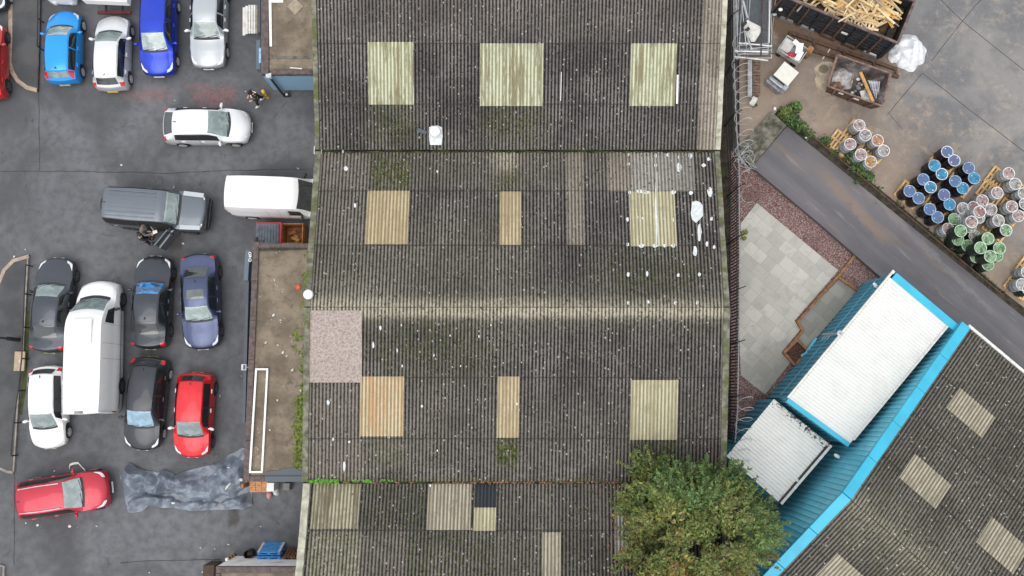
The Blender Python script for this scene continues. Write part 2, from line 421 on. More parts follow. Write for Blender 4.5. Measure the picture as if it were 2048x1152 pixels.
def m_flatroof():
    n = NT('flat_roof_felt'); w = n.coord('World'); at = n.node('ShaderNodeVertexColor'); at.layer_name = 'Col'; sc = n.sep(at.outputs[0])
    col = n.mix(n.step(n.noise(w, .8, 6, .65), .35, .65), (.135, .108, .078), (.245, .20, .148))
    col = n.mix(n.step(n.noise(w, 3.5, 6, .72), .5, .7, 0, .7), col, (.09, .075, .052))
    col = n.mix(n.step(n.noise(w, 1.7, 5, .7, 1), .6, .75, 0, .5), col, (.30, .265, .20))
    v = n.voro(w, 4.5); col = n.mix(n.mth('MULTIPLY', n.step(v, .12, .06), n.step(n.noise(w, 1.0), .47, .58)), col, (.55, .53, .47))
    mg = n.step(n.mth('ADD', n.noise(w, 3, 6, .75), n.mth('MULTIPLY', sc[1], .34)), .68, .76)
    col = n.mix(mg, col, n.mix(n.step(n.noise(w, 8), .35, .65), (.035, .04, .012), (.15, .20, .03)))
    return n.done(col, .95, n.noise(w, 20, 4), .3, .02)
def m_paint(name, c, rough=.28, coat=.6, metal=0.0, grime=.12):
    n = NT(name); co = n.coord('Object')
    d = n.noise(co, 2.2, 5, .65)
    col = n.mix(n.step(d, .35, .75, 0, grime), c, tuple(.5 * x + .06 for x in c))
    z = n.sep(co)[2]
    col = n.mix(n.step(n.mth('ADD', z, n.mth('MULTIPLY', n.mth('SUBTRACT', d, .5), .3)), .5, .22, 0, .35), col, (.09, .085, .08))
    return n.done(col, n.step(d, .3, .7, rough, rough + .15), coat=coat, metal=metal)
def m_glass(name, c, rough=.08, spec=.9, var=.3):
    n = NT(name); co = n.coord('Object')
    col = n.mix(n.step(n.noise(co, 2.6, 4, .5, .6), .38, .62), tuple(x * (1 - var) for x in c), c)  # colour blotches read as reflected sky
    return n.done(col, rough, spec=spec, coat=.5)
def m_vcol(name, rough=.7, spec=.3, trans=0.):
    n = NT(name); at = n.node('ShaderNodeVertexColor'); at.layer_name = 'Col'
    n.done(at.outputs[0], rough, spec=spec); return n.m
def m_drumlid(name, a, b, c, seed):
    n = NT(name); co = n.coord('Object')
    oi = n.node('ShaderNodeObjectInfo'); ad = n.node('ShaderNodeVectorMath', operation='ADD'); n.link(co, ad.inputs[0])
    cm = n.node('ShaderNodeCombineXYZ'); n.link(n.mth('MULTIPLY', oi.outputs['Random'], 40.), cm.inputs[0]); n.link(cm.outputs[0], ad.inputs[1])
    v = ad.outputs[0]
    col = n.mix(n.step(n.noise(v, 2.5, 3, .6), .4, .62), a, b)
    col = n.mix(n.step(n.noise(v, 5.5, 6, .75), .46, .60, 0, .9), col, c)
    return n.done(col, .5)

A_ASPH = m_asphalt(); A_FOOT = m_footway(); A_YARD = m_yard(); A_RAMP = m_ramp(); A_GRAV = m_gravel(); A_PAVE = m_paving(); A_PAVE2 = m_paving('paving_slabs_shaded', .68); A_SOIL = m_soil()
A_VERGE = m_soil('verge_soil', (.02, .016, .012), (.07, .055, .04), .7)
A_ROOF = m_roof(); A_ROOF2 = m_roof('roof_fibre_cement_far', (.022, .020, .018), (.155, .143, .128), .6, 1.1)
A_BROWN = m_roof('roof_brown_sheet', (.105, .092, .077), (.325, .287, .235), .6, .8)
A_GREY = m_roof('roof_grey_sheet', (.14, .13, .115), (.38, .36, .32), .4, .9)
A_BEIGED = m_roof('roof_beige_sheet', (.13, .112, .092), (.34, .30, .245), .4, .9)
A_BEIGE = m_light('beige_sheet', (.19, .165, .12), (.42, .385, .295), (.15, .125, .085), .5, .45, 1)
A_BEIGE2 = m_light('beige_sheet_mossy', (.17, .15, .09), (.40, .365, .255), (.10, .09, .05), .8, .9, 2)
A_CREAM = m_light('cream_rooflight', (.31, .31, .19), (.53, .54, .385), (.20, .175, .095), 1.0, .25, 3)
A_TAN = m_light('tan_rooflight', (.28, .225, .13), (.49, .405, .255), (.28, .215, .11), .6, .2, 4)
A_ORANGE = m_light('orange_rooflight', (.29, .23, .13), (.53, .445, .285), (.42, .21, .085), .6, .2, 5)
A_YELLOW = m_light('yellow_rooflight', (.27, .25, .155), (.51, .475, .32), (.30, .26, .15), .6, .2, 6)
A_TARSHEET = m_light('tarred_sheet', (.008, .009, .013), (.03, .034, .045), (.015, .016, .02), .4, .1, 7)
A_VERGECAP = plain('verge_cap_lichen', (.155, .15, .115), .95, .5, 3, kind='World', dirt=(.09, .10, .035), dscale=1.6, dthr=(.45, .62))
A_VERGEPALE = plain('verge_cap_pale', (.40, .39, .31), .9, .25, 3, kind='World', dirt=(.20, .2, .13), dscale=2.2, dthr=(.5, .7))
A_WALL = plain('rendered_wall', (.42, .40, .37), .9, .2, 1.5, kind='World')
A_GUTTER = plain('gutter_dark', (.03, .028, .022), .9, .5, 4, kind='World', dirt=(.05, .07, .015), dscale=1.2, dthr=(.45, .6))
A_FELT = plain('pink_grey_felt', (.30, .245, .222), .95, .28, 10, kind='World', dirt=(.43, .365, .33), dscale=16, dthr=(.5, .62))
A_SEAL = plain('white_sealant', (.56, .59, .59), .6, .12, 8, kind='World')
A_WHITE = plain('white_plastic', (.78, .78, .77), .45, .06, 6)
A_OFFWHITE = plain('off_white_board', (.62, .61, .57), .7, .15, 5)
A_FASCIA = plain('brown_fascia', (.105, .078, .073), .75, .3, 5, kind='World', dirt=(.05, .04, .036), dscale=3, dthr=(.5, .7))
A_FLAT = m_flatroof()
A_BLUEWALL = m_clad('blue_painted_wall', (.22, .36, .50), .12)
A_BLUEGREY = m_clad('blue_grey_board', (.10, .135, .175), .15)
A_SLATE = m_clad('slate_grey_felt', (.065, .08, .10), .3)
A_CLAD = m_clad('dark_blue_cladding', (.09, .37, .51), .35)
A_CLADL = m_clad('light_blue_cladding', (.17, .60, .76), .3)
A_CYAN = m_clad('cyan_capping', (.035, .42, .60), .22)
A_WSHEET = m_white_sheet(); A_WCHIP = m_white_sheet('white_sheet_peeling', 1)
A_DARK = plain('black_recess', (.012, .012, .013), .9, .2)
A_BLACK = plain('black_metal', (.022, .022, .024), .55, .3)
A_RUBBER = plain('tyre_rubber', (.018, .018, .019), .85, .3)
A_ALLOY = plain('alloy_wheel', (.52, .53, .55), .35, .15, metal=.3)
A_DALLOY = plain('dark_alloy_wheel', (.10, .10, .11), .4, .2, metal=.3)
A_LAMPW = plain('headlamp', (.72, .74, .76), .12, .15, 9, coat=.5)
A_LAMPR = plain('tail_lamp', (.55, .012, .015), .2, .3, 9, coat=.5)
A_PLATEY = plain('yellow_plate', (.75, .55, .05), .5, .05)
A_GALV = plain('galvanised_steel', (.46, .48, .50), .45, .2, 5, metal=.3)
A_RUST = plain('rusty_steel', (.085, .05, .038), .85, .4, 5, dirt=(.16, .07, .03), dscale=3)
A_RUST2 = plain('rusty_rim', (.20, .12, .09), .85, .4, 5, dirt=(.30, .20, .16), dscale=4)
A_SKIP = plain('black_skip_paint', (.022, .026, .032), .55, .4, 4, dirt=(.07, .04, .03), dscale=3, dthr=(.52, .68))
A_WOOD = plain('pale_timber', (.56, .40, .20), .8, .25, 4)
A_WOODL = plain('light_timber', (.68, .53, .31), .8, .2, 4)
A_WOODO = plain('orange_timber', (.50, .28, .09), .8, .25, 4)
A_WOODG = plain('grey_timber', (.30, .25, .18), .85, .3, 4)
A_EDGE = plain('timber_edging', (.26, .13, .06), .85, .35, 5, kind='World')
A_PALLET = plain('pallet_timber', (.58, .38, .17), .85, .3, 3)
A_PALLETB = plain('pallet_blue_paint', (.07, .32, .70), .7, .3, 6, dirt=(.25, .36, .45), dscale=6, dthr=(.55, .7))
A_PALLETBR = plain('pallet_brown', (.15, .075, .035), .85, .35, 5)
A_KERB = plain('kerb_stone', (.36, .27, .21), .9, .22, 3, kind='World', dirt=(.2, .16, .13), dscale=2)
A_KERBG = plain('kerb_grey', (.24, .215, .19), .9, .3, 3, kind='World')
A_CONC = plain('mossy_concrete', (.15, .14, .115), .95, .45, 3, kind='World', dirt=(.05, .05, .03), dscale=2, dthr=(.42, .62))
A_SAND = plain('spilled_cement', (.42, .35, .26), .95, .25, 3, kind='World', dirt=(.27, .23, .18), dscale=2)
A_SEAM = plain('joint_filler', (.05, .047, .047), .9, .4, 3, kind='World')
A_TARP = plain('tarpaulin', (.145, .168, .205), .4, .15, 2.5, spec=.6, dirt=(.20, .235, .28), dscale=1.2, dthr=(.45, .65))
A_PLASTIC = plain('white_polythene', (.70, .72, .74), .35, .15, 6)
A_LEAF = m_vcol('leaves', .55, .35); A_BARK = plain('bark', (.10, .075, .055), .9, .4, 8)
A_YEL = plain('yellow_paint', (.75, .42, .03), .5, .1); A_SKIN = plain('skin', (.52, .30, .22), .6, .08)
A_CLOTHB = plain('black_cloth', (.014, .014, .017), .9, .3, 12); A_CLOTHG = plain('grey_cloth', (.17, .18, .185), .9, .2, 12)
A_DENIM = plain('dark_denim', (.025, .035, .06), .9, .3, 12); A_HAIR = plain('dark_hair', (.02, .014, .01), .6, .3, 20); A_HAIRB = plain('brown_hair', (.19, .095, .06), .6, .25, 20)
A_REDPL = plain('red_plastic', (.42, .025, .04), .5, .2, 5); A_LID = plain('dark_lid', (.075, .09, .11), .55, .25, 4)
A_ORBRN = plain('orange_brown_board', (.36, .15, .05), .8, .35, 4); A_BRICK = plain('orange_brick', (.50, .24, .12), .9, .25, 9)
A_PINK = plain('pink_sack', (.62, .30, .31), .7, .25, 8); A_GREYSLAB = plain('grey_slab', (.20, .19, .19), .9, .2, 6)
# ------------------------------------------------------------------ ground
def sheet(name, pts, z, m):
    b = MB(); b.poly([(p[0], p[1], z) for p in pts]); return struct(name, b, m)
b = MB(); b.poly([(-400, -400, 0), (400, -400, 0), (400, 400, 0), (-400, 400, 0)]); struct('ground', b, A_ASPH)
YZ = .30
# footways on the west side, kerbed
fw1 = [P(24, -120), P(23, 86), P(21, 125), P(27, 146), P(38, 163), P(55, 176), P(77, 182), P(80, 100), P(84, -120)]
sheet('footway', fw1, .104, A_FOOT)
fw2 = [P(0, 566), P(11, 540), P(29, 522), P(58, 513), P(48, 700), P(40, 768), P(29, 945), P(0, 936), P(-160, 930), P(-160, 600)]
sheet('footway', fw2, .104, A_FOOT)
def strip(pts, w, z0, z1, mb=None):
    """a band of width w along a plan polyline"""
    mb = mb or MB(); n = len(pts); L = []; R = []
    for i in range(n):
        a = V(pts[max(i - 1, 0)]); c = V(pts[min(i + 1, n - 1)]); d = (c - a); d.z = 0; d.normalize(); nn = V((-d.y, d.x, 0))
        p = V((pts[i][0], pts[i][1], 0)); L.append(p + nn * w / 2); R.append(p - nn * w / 2)
    rows = [[V((a.x, a.y, z0)), V((a.x, a.y, z1)), V((c.x, c.y, z1)), V((c.x, c.y, z0))] for a, c in zip(L, R)]
    mb.grid(rows); mb.add([], []); return mb
def dense(pts, step=.4):
    out = []
    for a, c in zip(pts[:-1], pts[1:]):
        k = max(1, int((V(c) - V(a)).length / step))
        out += [V(a).lerp(V(c), i / k) for i in range(k)]
    return out + [V(pts[-1])]
struct('kerb', strip([P(24, -120), P(23, 86), P(21, 125), P(27, 146), P(38, 163), P(55, 176), P(77, 182)], .2, 0, .115), A_KERB)
struct('kerb', strip([P(-30, 640), P(0, 566), P(11, 540), P(29, 522), P(60, 513)], .18, 0, .115), A_KERB)
struct('path_edging', strip([P(77, 184), P(80, 100), P(84, -120)], .05, 0, .115), A_SEAM)
struct('path_edging', strip([P(58, 513), P(48, 700), P(40, 768), P(29, 945)], .07, 0, .118), A_KERBG)
struct('path_edging', strip([P(29, 945), P(16, 943), P(0, 936), P(-60, 925)], .12, 0, .118), A_KERBG)
struct('path_edging', strip([P(0, 1130), P(10, 1132), P(8, 1175)], .08, 0, .118), A_KERBG)
sheet('grass_verge', [P(60, 600), P(57, 700), P(52, 780), P(44, 830), P(38, 830), P(46, 740), P(52, 640)], .008, m_soil('verge_grass', (.03, .035, .012), (.07, .09, .02), 1.2))
# seams in the tarmac
def seam(pts, w, z, m=A_SEAM): return struct('tarmac_seam', strip(dense(pts), w, z - .004, z), m)
for s_ in ([P(0, 342), P(180, 343), P(340, 346), P(460, 341), P(612, 338)], [P(77, 184), P(79, 300), P(80, 340)], [P(30, 946), P(28, 1130)], [P(440, 1118), P(300, 1122), P(240, 1125)]):
    jit = [V((p.x + random.uniform(-.02, .02), p.y + random.uniform(-.03, .03), 0)) for p in dense(s_, .5)]
    seam(jit, .035, .006)
sheet('drain_cover', [P(416, 893), P(436, 893), P(436, 919), P(416, 919)], .006, plain('drain_cover_iron', (.085, .08, .08), .8, .3, 5))
sheet('drain_cover', [P(60, 238), P(67, 238), P(67, 245), P(60, 245)], .006, plain('drain_cover_iron', (.085, .08, .08), .8, .3, 5))
# gap beside the fence, garden, ramp, works yard
sheet('soil_strip', [P(1380, -160), P(1475, -160), P(1466, 120), P(1466, 340), P(1462, 540), P(1462, 900), P(1445, 1180), P(1380, 1180)], .006, A_SOIL)
sheet('gravel_bed', [P(1462, 300), P(1504, 334), P(1640, 448), P(1761, 554), P(1800, 640), P(1500, 900), P(1462, 900)], .012, A_GRAV)
sheet('patio', [P(1513, 406), P(1676, 541), P(1588, 642), P(1600, 659), P(1564, 703), P(1581, 724), P(1530, 789), P(1481, 751), P(1476, 600), P(1481, 447)], .04, A_PAVE)
sheet('patio', [P(1679, 557), P(1712, 583), P(1614, 697), P(1591, 678), P(1606, 658), P(1596, 642)], .035, A_PAVE2)
b = MB(); b.prism([P(1574, 252, YZ), P(1504, 334, YZ), P(1640, 448, YZ), P(1761, 554, YZ), P(2010, 770, YZ), P(2300, 1010, YZ), P(2400, 920, YZ), P(2005, 600, YZ)], -.05, YZ + .004); struct('ramp', b, A_RAMP)
b = MB(); b.prism([P(1478, -300, YZ), P(1479, 300, YZ), P(1500, 290, YZ), P(1562, 212, YZ), P(1600, 250, YZ), P(1784, 398, YZ), P(2008, 584, YZ), P(2420, 905, YZ), P(3000, 500, YZ), P(2700, -300, YZ)], -.04, YZ + .008); struct('yard', b, A_YARD)
b = MB(); b.prism([P(1530, 205, YZ), P(1574, 251, YZ), P(2005, 600, YZ), P(2400, 918, YZ), P(2440, 890, YZ), P(2008, 570, YZ), P(1600, 236, YZ), P(1550, 180, YZ)], -.05, YZ - .03); struct('verge', b, A_VERGE)
b = MB(); b.prism([P(1543, 223, .5), P(1573, 251, .5), P(1504, 333, .5), P(1478, 296, .5)], -.03, .5); struct('concrete_plinth', b, A_CONC)
def yseam(pts): 
    j = [V((p.x + random.uniform(-.015, .015), p.y + random.uniform(-.015, .015), 0)) for p in dense(pts, .6)]
    return struct('concrete_joint', strip(j, .03, YZ + .006, YZ + .013), A_SEAM)
Y = lambda x, y: P(x, y, YZ)
for s_ in ([Y(1860, -20), Y(1925, 42), Y(2060, 150)], [Y(1845, 146), Y(1932, 214), Y(2060, 312)], [Y(1975, -16), Y(1925, 42), Y(1862, 123)], [Y(1843, 148), Y(1774, 230)]): yseam(s_)
# faint older slab edge near the drums
seam([P(1774, 232), P(1800, 262)], .02, YZ + .013)
b = MB(); b.bar(P(1600, 252, .62), P(2005, 590, .62), .05, .10)
for i in range(9):
    q_ = P(1604, 257, 0).lerp(P(1998, 586, 0), i / 8); b.bar((q_.x, q_.y, .2), (q_.x, q_.y, .6), .05, .05)
single('guard_rail', b, A_RUST, 'low rusty rail along the weedy verge between ramp and drum yard', 'rail')

# ------------------------------------------------------------------ corrugated roofs
class Slope:
    def __init__(s, a, b, c, d, n):
        s.a, s.b, s.c, s.d = V(a), V(b), V(c), V(d); s.n = n
        s.nrm = (s.b - s.a).cross(s.c - s.a).normalized()
        if s.nrm.z < 0: s.nrm = -s.nrm
        s.len = ((s.c - s.a).length + (s.d - s.b).length) / 2
    def pt(s, u, t):
        return s.a * (1 - u) * (1 - t) + s.b * u * (1 - t) + s.c * (1 - u) * t + s.d * u * t
    def inv(s, px, py):
        u = t = .5
        for _ in range(12):
            z = s.pt(u, t).z; q = P(px, py, z)
            for _ in range(3):
                p = s.pt(u, t); r = q - p; e = 1e-4
                du = (s.pt(u + e, t) - p) / e; dt = (s.pt(u, t + e) - p) / e
                det = du.x * dt.y - du.y * dt.x
                u += (r.x * dt.y - r.y * dt.x) / det; t += (du.x * r.y - du.y * r.x) / det
        return u, t
    def surf(s, px, py, off=.03):
        u, t = s.inv(px, py); return s.pt(u, t) + s.nrm * off
    def sheet(s, name, mat, parent, u0=0, u1=1, t0=0, t1=1, lengths=None, off=0., amp=.05, per=6, sub=.28, stain=None, snap=True, label=None):
        if snap: u0 = round(u0 * s.n) / s.n; u1 = round(u1 * s.n) / s.n
        nc = max(1, int(round((u1 - u0) * s.n * per)))
        if lengths is None: lengths = [(t0, t1)]
        b = MB(); uvs = []
        for (ta, tb) in lengths:
            m = max(1, int(math.ceil((tb - ta) * s.len / sub))); rows = []; cols = []
            for i in range(m + 1):
                t = ta + (tb - ta) * i / m; row = []
                for j in range(nc + 1):
                    u = u0 + (u1 - u0) * j / nc
                    h = amp * (.5 + .5 * math.cos(2 * pi * s.n * u)) + off + (.022 * i / m if len(lengths) > 1 else 0)
                    row.append(s.pt(u, t) + s.nrm * h); uvs.append((u * s.n, t * s.len))
                    if stain: cols.append(stain(u, t))
                rows.append(row)
            if (rows[0][1] - rows[0][0]).cross(rows[1][0] - rows[0][0]).dot(s.nrm) < 0:
                pass
            b.grid(rows, col=cols if stain else None)
        o = b.build(name, mat, parent, smooth=True, world=True, sharp=60, uvs=uvs, fixn=False)
        me = o.data
        if me.polygons[0].normal.z < 0: me.flip_normals()
        if label: o['label'] = label
        return o
    def rect(s, name, mat, parent, x0, y0, x1, y1, k=K, label=None, off=.034, **kw):
        us = [s.inv(x * k, y * k) for x, y in ((x0, y0), (x1, y0), (x0, y1), (x1, y1))]
        u0 = (us[0][0] + us[2][0]) / 2; u1 = (us[1][0] + us[3][0]) / 2
        ts = [q[1] for q in us]; t0 = (ts[0] + ts[1]) / 2; t1 = (ts[2] + ts[3]) / 2
        if t1 < t0: t0, t1 = t1, t0
        return s.sheet(name, mat, parent, u0, u1, t0, t1, off=off, label=label, **kw)
def hat(x, c, w): return max(0., 1 - abs(x - c) / w)
ZV, ZR = 4.7, 6.3
wh = thing('warehouse', 'long warehouse under dark weathered corrugated sheet roofs with patchy rooflights, filling the middle', 'warehouse', (0, 0, 0))
s1 = Slope(Q(446, -40, ZR), Q(1032, -40, ZR), Q(452, 213, ZV + .22), Q(1020, 213, ZV + .22), 116)
s2 = Slope(Q(453, 217, ZV), Q(1019, 217, ZV), Q(437.5, 437, ZR), Q(1033, 437, ZR), 116)
s3 = Slope(Q(437.5, 437, ZR), Q(1033, 437, ZR), Q(434.5, 684, ZV + .15), Q(1027, 684, ZV + .15), 116)
s4 = Slope(Q(437, 688, ZV), Q(1026, 688, ZV), Q(418, 910, ZR), Q(1036, 910, ZR), 116)
def mk_stain(sl, blobs, base=None):
    pre = []
    for (x0, y0, x1, y1, col, soft) in blobs:
        q = [sl.inv(x * K, y * K) for x, y in ((x0, y0), (x1, y0), (x0, y1), (x1, y1))]
        u0 = (q[0][0] + q[2][0]) / 2; u1 = (q[1][0] + q[3][0]) / 2; t0 = min(q[0][1], q[2][1]); t1 = max(q[0][1], q[2][1])
        pre.append((u0, u1, t0, t1, col, soft))
    def f(u, t):
        c = list(base(u, t)) if base else [0, 0, 0]
        for (u0, u1, t0, t1, col, soft) in pre:
            su_ = .012 if soft < .12 else soft * .35; fu = min(1, max(0, (u - u0) / su_ + .5)) * min(1, max(0, (u1 - u) / su_ + .5))
            ft = min(1, max(0, (t - t0) / soft + .5)) * min(1, max(0, (t1 - t) / soft + .5))
            k = fu * ft
            for i in range(3): c[i] = max(c[i], col[i] * k)
        return tuple(c)
    return f
st1 = mk_stain(s1, [(524, 150, 590, 205, (0, .5, 0), .15), (685, 152, 775, 205, (0, .5, 0), .15), (450, -40, 1000, 62, (0, 0, .25), .02)], lambda u, t: (.0, .10 * hat(t, 1, .1), .18 * hat(u, 0, .08)))
def b2(u, t):
    r = .95 * hat(t, 1, .075) * (.95 if u < .6 else .75) + .22 * hat(t, 1, .25) * (1 if u < .6 else .5) + .35 * hat(t, 0, .05); 
    r += 1.4 * math.exp(-((u - .47) / .03) ** 2 - ((t - .05) / .09) ** 2)
    if u < .26: r += .38 * t * t * hat(u, .08, .2)
    return (r, .18 * hat(t, 1, .2), .0)
st2 = mk_stain(s2, [(527, 222, 585, 271, (.15, .8, 0), .1), (706, 240, 742, 273, (.1, .75, 0), .15), (455, 219, 526, 272, (.1, 0, .75), .06), (440, 275, 520, 348, (.18, .1, .3), .1), (440, 300, 760, 425, (.10, .16, .15), .35), (455, 217, 1000, 270, (.05, .1, .28), .04), (840, 360, 1010, 430, (.0, .35, .0), .3)], b2)
def b3(u, t):
    r = 1.35 * hat(t, .022, .055) + .16 * hat(t, .0, .16) * (1 if u < .6 else .7)
    return (r, .12 * hat(t, .1, .25) + .04 * (u < .35) + .5 * hat(t, 1, .03), 0.)
st3 = mk_stain(s3, [(706, 622, 737, 662, (.1, 1.0, 0), .1), (898, 625, 962, 660, (.05, .85, 0), .1), (576, 540, 640, 690, (.12, .1, .12), .3), (440, 545, 511, 622, (.2, .1, .55), .05), (440, 622, 518, 683, (.25, .1, .8), .05), (518, 622, 580, 660, (.45, .5, .2), .2), (514, 445, 720, 535, (.0, .40, 0), .35), (580, 545, 1020, 683, (.0, .05, .2), .3)], b3)
st4 = mk_stain(s4, [(512, 690, 604, 752, (0, .3, .0), .05), (436, 754, 510, 900, (.65, .35, .1), .05), (510, 754, 576, 900, (.1, .15, .35), .03), (576, 754, 706, 900, (.05, .35, .0), .05), (706, 690, 868, 754, (0, .1, .12), .05), (704, 756, 768, 900, (0, .15, .35), .03)], lambda u, t: (.15 * hat(t, 0, .05), .15, 0.))
def rows_(sl, ys):
    ts = sorted([max(0., min(1., sl.inv(1024, y * K)[1])) for y in ys]); ts = [0.] + ts + [1.]
    return list(zip(ts[:-1], ts[1:]))
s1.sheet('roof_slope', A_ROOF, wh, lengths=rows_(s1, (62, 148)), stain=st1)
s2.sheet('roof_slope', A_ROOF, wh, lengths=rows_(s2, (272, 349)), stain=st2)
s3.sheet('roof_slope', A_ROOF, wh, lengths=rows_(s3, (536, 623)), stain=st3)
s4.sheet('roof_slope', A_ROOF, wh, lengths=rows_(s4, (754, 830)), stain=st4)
A_LAP = plain('lap_shadow', (.030, .027, .024), .95, .4, 5, kind='World', dirt=(.06, .055, .045), dscale=4)  # dark strips painted in as the shadow under each sheet overlap
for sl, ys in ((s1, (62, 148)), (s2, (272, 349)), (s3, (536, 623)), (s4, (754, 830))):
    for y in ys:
        t_ = sl.inv(1024, y * K)[1]; sl.sheet('lap_shadow_strip', A_LAP, wh, t0=t_ - .008 / sl.len, t1=t_ + .02 / sl.len, off=.026)
# rooflights and odd sheets, each where it is laid
RL = [(s1, A_CREAM, 524, 60, 587, 149, 'streaky cream'), (s1, A_CREAM, 681, 62, 773, 151, 'wide cream'), (s1, A_CREAM, 896, 62, 962, 151, 'pale cream ribbed'),
      (s2, A_TAN, 520.5, 272, 583, 348, 'tan'), (s2, A_TAN, 709, 273, 739, 349, 'narrow tan'), (s2, A_YELLOW, 897, 273, 958, 351, 'pale yellow'),
      (s3, A_ORANGE, 513, 535, 576, 620, 'orange stained'), (s3, A_TAN, 705, 535, 736, 622, 'narrow tan'), (s3, A_YELLOW, 897, 540, 962, 625, 'pale yellow'),
      (s4, A_YELLOW, 672, 722, 704, 755, 'small cream')]
for sl, m, x0, y0, x1, y1, l in RL: sl.rect('rooflight', m, wh, x0, y0, x1, y1, label=l + ' rooflight sheet')
SH = [(s1, A_BEIGED, 996, -40, 1024, 213), (s2, A_BROWN, 803, 217, 832, 349), (s2, A_BROWN, 863, 217, 897, 273), (s2, A_GREY, 897, 217, 984, 273),
      (s4, A_BEIGE2, 443, 688, 511, 752), (s4, A_BEIGE, 606, 688, 672, 754), (s4, A_TARSHEET, 674, 688, 704, 722), (s4, A_BEIGE, 769, 757, 799, 905), (s4, A_GREY, 872, 720, 900, 790)]
for sl, m, x0, y0, x1, y1 in SH:
    sl.rect('roof_sheet', m, wh, x0, y0, x1, y1, off=.026, stain=(lambda u, t: (0, .0, 0)) if m in (A_BROWN, A_GREY, A_BEIGED) else None)
def flat_patch(sl, pts, off=.075, jit=0.0, mb=None, th=0.):
    b = mb or MB(); q = [sl.surf(x * K, y * K, off) for x, y in pts]
    b.add(q, [tuple(range(len(q)))]); return b
# felt patch, sagging a little over the corrugations
b = MB(); rows = []
for i in range(16):
    row = []
    for j in range(14):
        x = 432.5 + (515 - 432.5) * j / 13; y = 441 + (543.5 - 441) * i / 15
        u, t = s3.inv(x * K, y * K); row.append(s3.pt(u, t) + s3.nrm * (.075 + .012 * mnoise.noise((j * .8, i * .5, 3))))
    rows.append(row)
b.grid(rows); o = b.build('felt_patch', A_FELT, wh, smooth=True, world=True); o.data.flip_normals() if o.data.polygons[0].normal.z < 0 else None
# sealant dabs (slope 2, east end) and white splashes
def dab(sl, x, y, rx, ry, parent=wh, name='sealant_patch', k=K, n=11, off=.062):
    b = MB(); q = []
    sd = random.random() * 50
    for i in range(n):
        a = 2 * pi * i / n; r = 1 + .45 * mnoise.noise((math.cos(a) * 1.3 + sd, math.sin(a) * 1.3, sd))
        q.append(sl.surf(x * k + rx * r * math.cos(a), y * k + ry * r * math.sin(a), off))
    b.add(q, [tuple(range(n))]); o = b.build(name, A_SEAL, parent, world=True)
    if o.data.polygons[0].normal.z < 0: o.data.flip_normals()
    return o
for (x, y, rx, ry) in ((893, 220, 3, 4), (893, 234, 3, 4), (932, 222, 2.5, 4), (932, 236, 3, 4), (949, 221, 2.5, 4), (965, 224, 2.5, 4), (965, 239, 5, 9), (981, 222, 4, 6), (1000, 236, 4, 4), (1007, 227, 3, 4), (1009, 274, 5, 10), (895, 275, 3, 4), (911, 273, 12, 4), (918, 274, 8, 3.5), (933, 296, 3, 65), (957, 274, 6, 4.5), (982, 275, 4, 4), (892, 313, 3, 4), (906, 310, 2.4, 3), (914, 311, 2.4, 3), (945, 312, 2.4, 3), (956, 313, 3, 4), (1011, 312, 3, 4), (892, 348, 3, 4), (912, 350, 6, 3.5), (931, 350, 6, 4), (945, 350, 4, 3), (957, 350, 4, 4), (988, 358, 4, 12), (1005, 348, 3, 5), (1015, 352, 3, 4), (991, 300, 15, 21), (994, 331, 4, 18), (893, 391, 3, 5), (920, 390, 3, 5), (964, 392, 3, 4), (994, 391, 3, 4), (893, 431, 3, 4), (921, 430, 3, 4), (960, 431, 3, 4), (991, 431, 3, 4), (492, 240, 4, 5), (488, 216, 2, 3), (505, 293, 2.5, 5), (622, 245, 2, 3)):
    dab(s2, x, y, rx, ry)
for (x, y, rx, ry) in ((541, 466, 3.5, 6), (531, 490, 3, 9), (565, 498, 2.5, 6), (571, 462, 2, 4), (490, 662, 3.5, 15), (467, 572, 4, 7), (497, 628, 3, 3.5), (474, 624, 2.5, 5), (543, 575, 3, 6), (553, 622, 3, 4), (612, 690, 2.5, 4), (617, 505, 2, 4), (600, 577, 3, 4), (735, 574, 2.5, 4), (698, 462, 1.8, 3), (681, 478, 1.8, 4), (572, 520, 2, 4), (640, 477, 1.6, 3), (655, 520, 1.6, 3), (622, 640, 2, 3)):
    dab(s3, x, y, rx * .72, ry * .72, name='white_splash')
# white trim strips on slope 1
for (x, y0, y1, w) in ((963, 107, 148, 2.6), (798, 103, 144, .9)):
    b = MB(); b.bar(s1.surf(x * K, y0 * K, .09), s1.surf((x - 1) * K, y1 * K, .09), w / 41 * 1.2, .04); b.build('trim_strip', A_WHITE, wh, world=True)
b = MB(); b.box((0, 0, 0), (.45, .16, .03), M=Matrix.Translation(s1.surf(600 * K, 187 * K, .08)) @ Matrix.Rotation(-.4, 4, 'Z')); b.build('slate_scrap', A_SLATE, wh, world=True)
# verge caps, valley gutters, ridge caps
def cap(p0, p1, w, h, m, name='verge_cap', segs=14, j=.02):
    b = MB(); pts = [V(p0).lerp(V(p1), i / segs) for i in range(segs + 1)]
    for i in range(segs):
        dz = random.uniform(0, .012); g = (pts[i + 1] - pts[i]) * .004
        b.bar(pts[i] + g + V((random.uniform(-j, j) * .4, 0, dz)), pts[i + 1] - g + V((random.uniform(-j, j) * .4, 0, dz)), w, h)
    return b.build(name, m, wh, world=True)
for sl, wl, wr, ml, mr in ((s1, .2, .22, A_VERGECAP, A_VERGEPALE), (s2, .26, .22, A_VERGECAP, A_VERGECAP), (s3, .24, .26, A_VERGECAP, A_VERGECAP), (s4, .30, .2, A_VERGEPALE, A_VERGECAP)):
    up = sl.nrm * .06
    cap(sl.a + up, sl.c + up, wl, .14, ml); cap(sl.b + up, sl.d + up, wr, .14, mr)
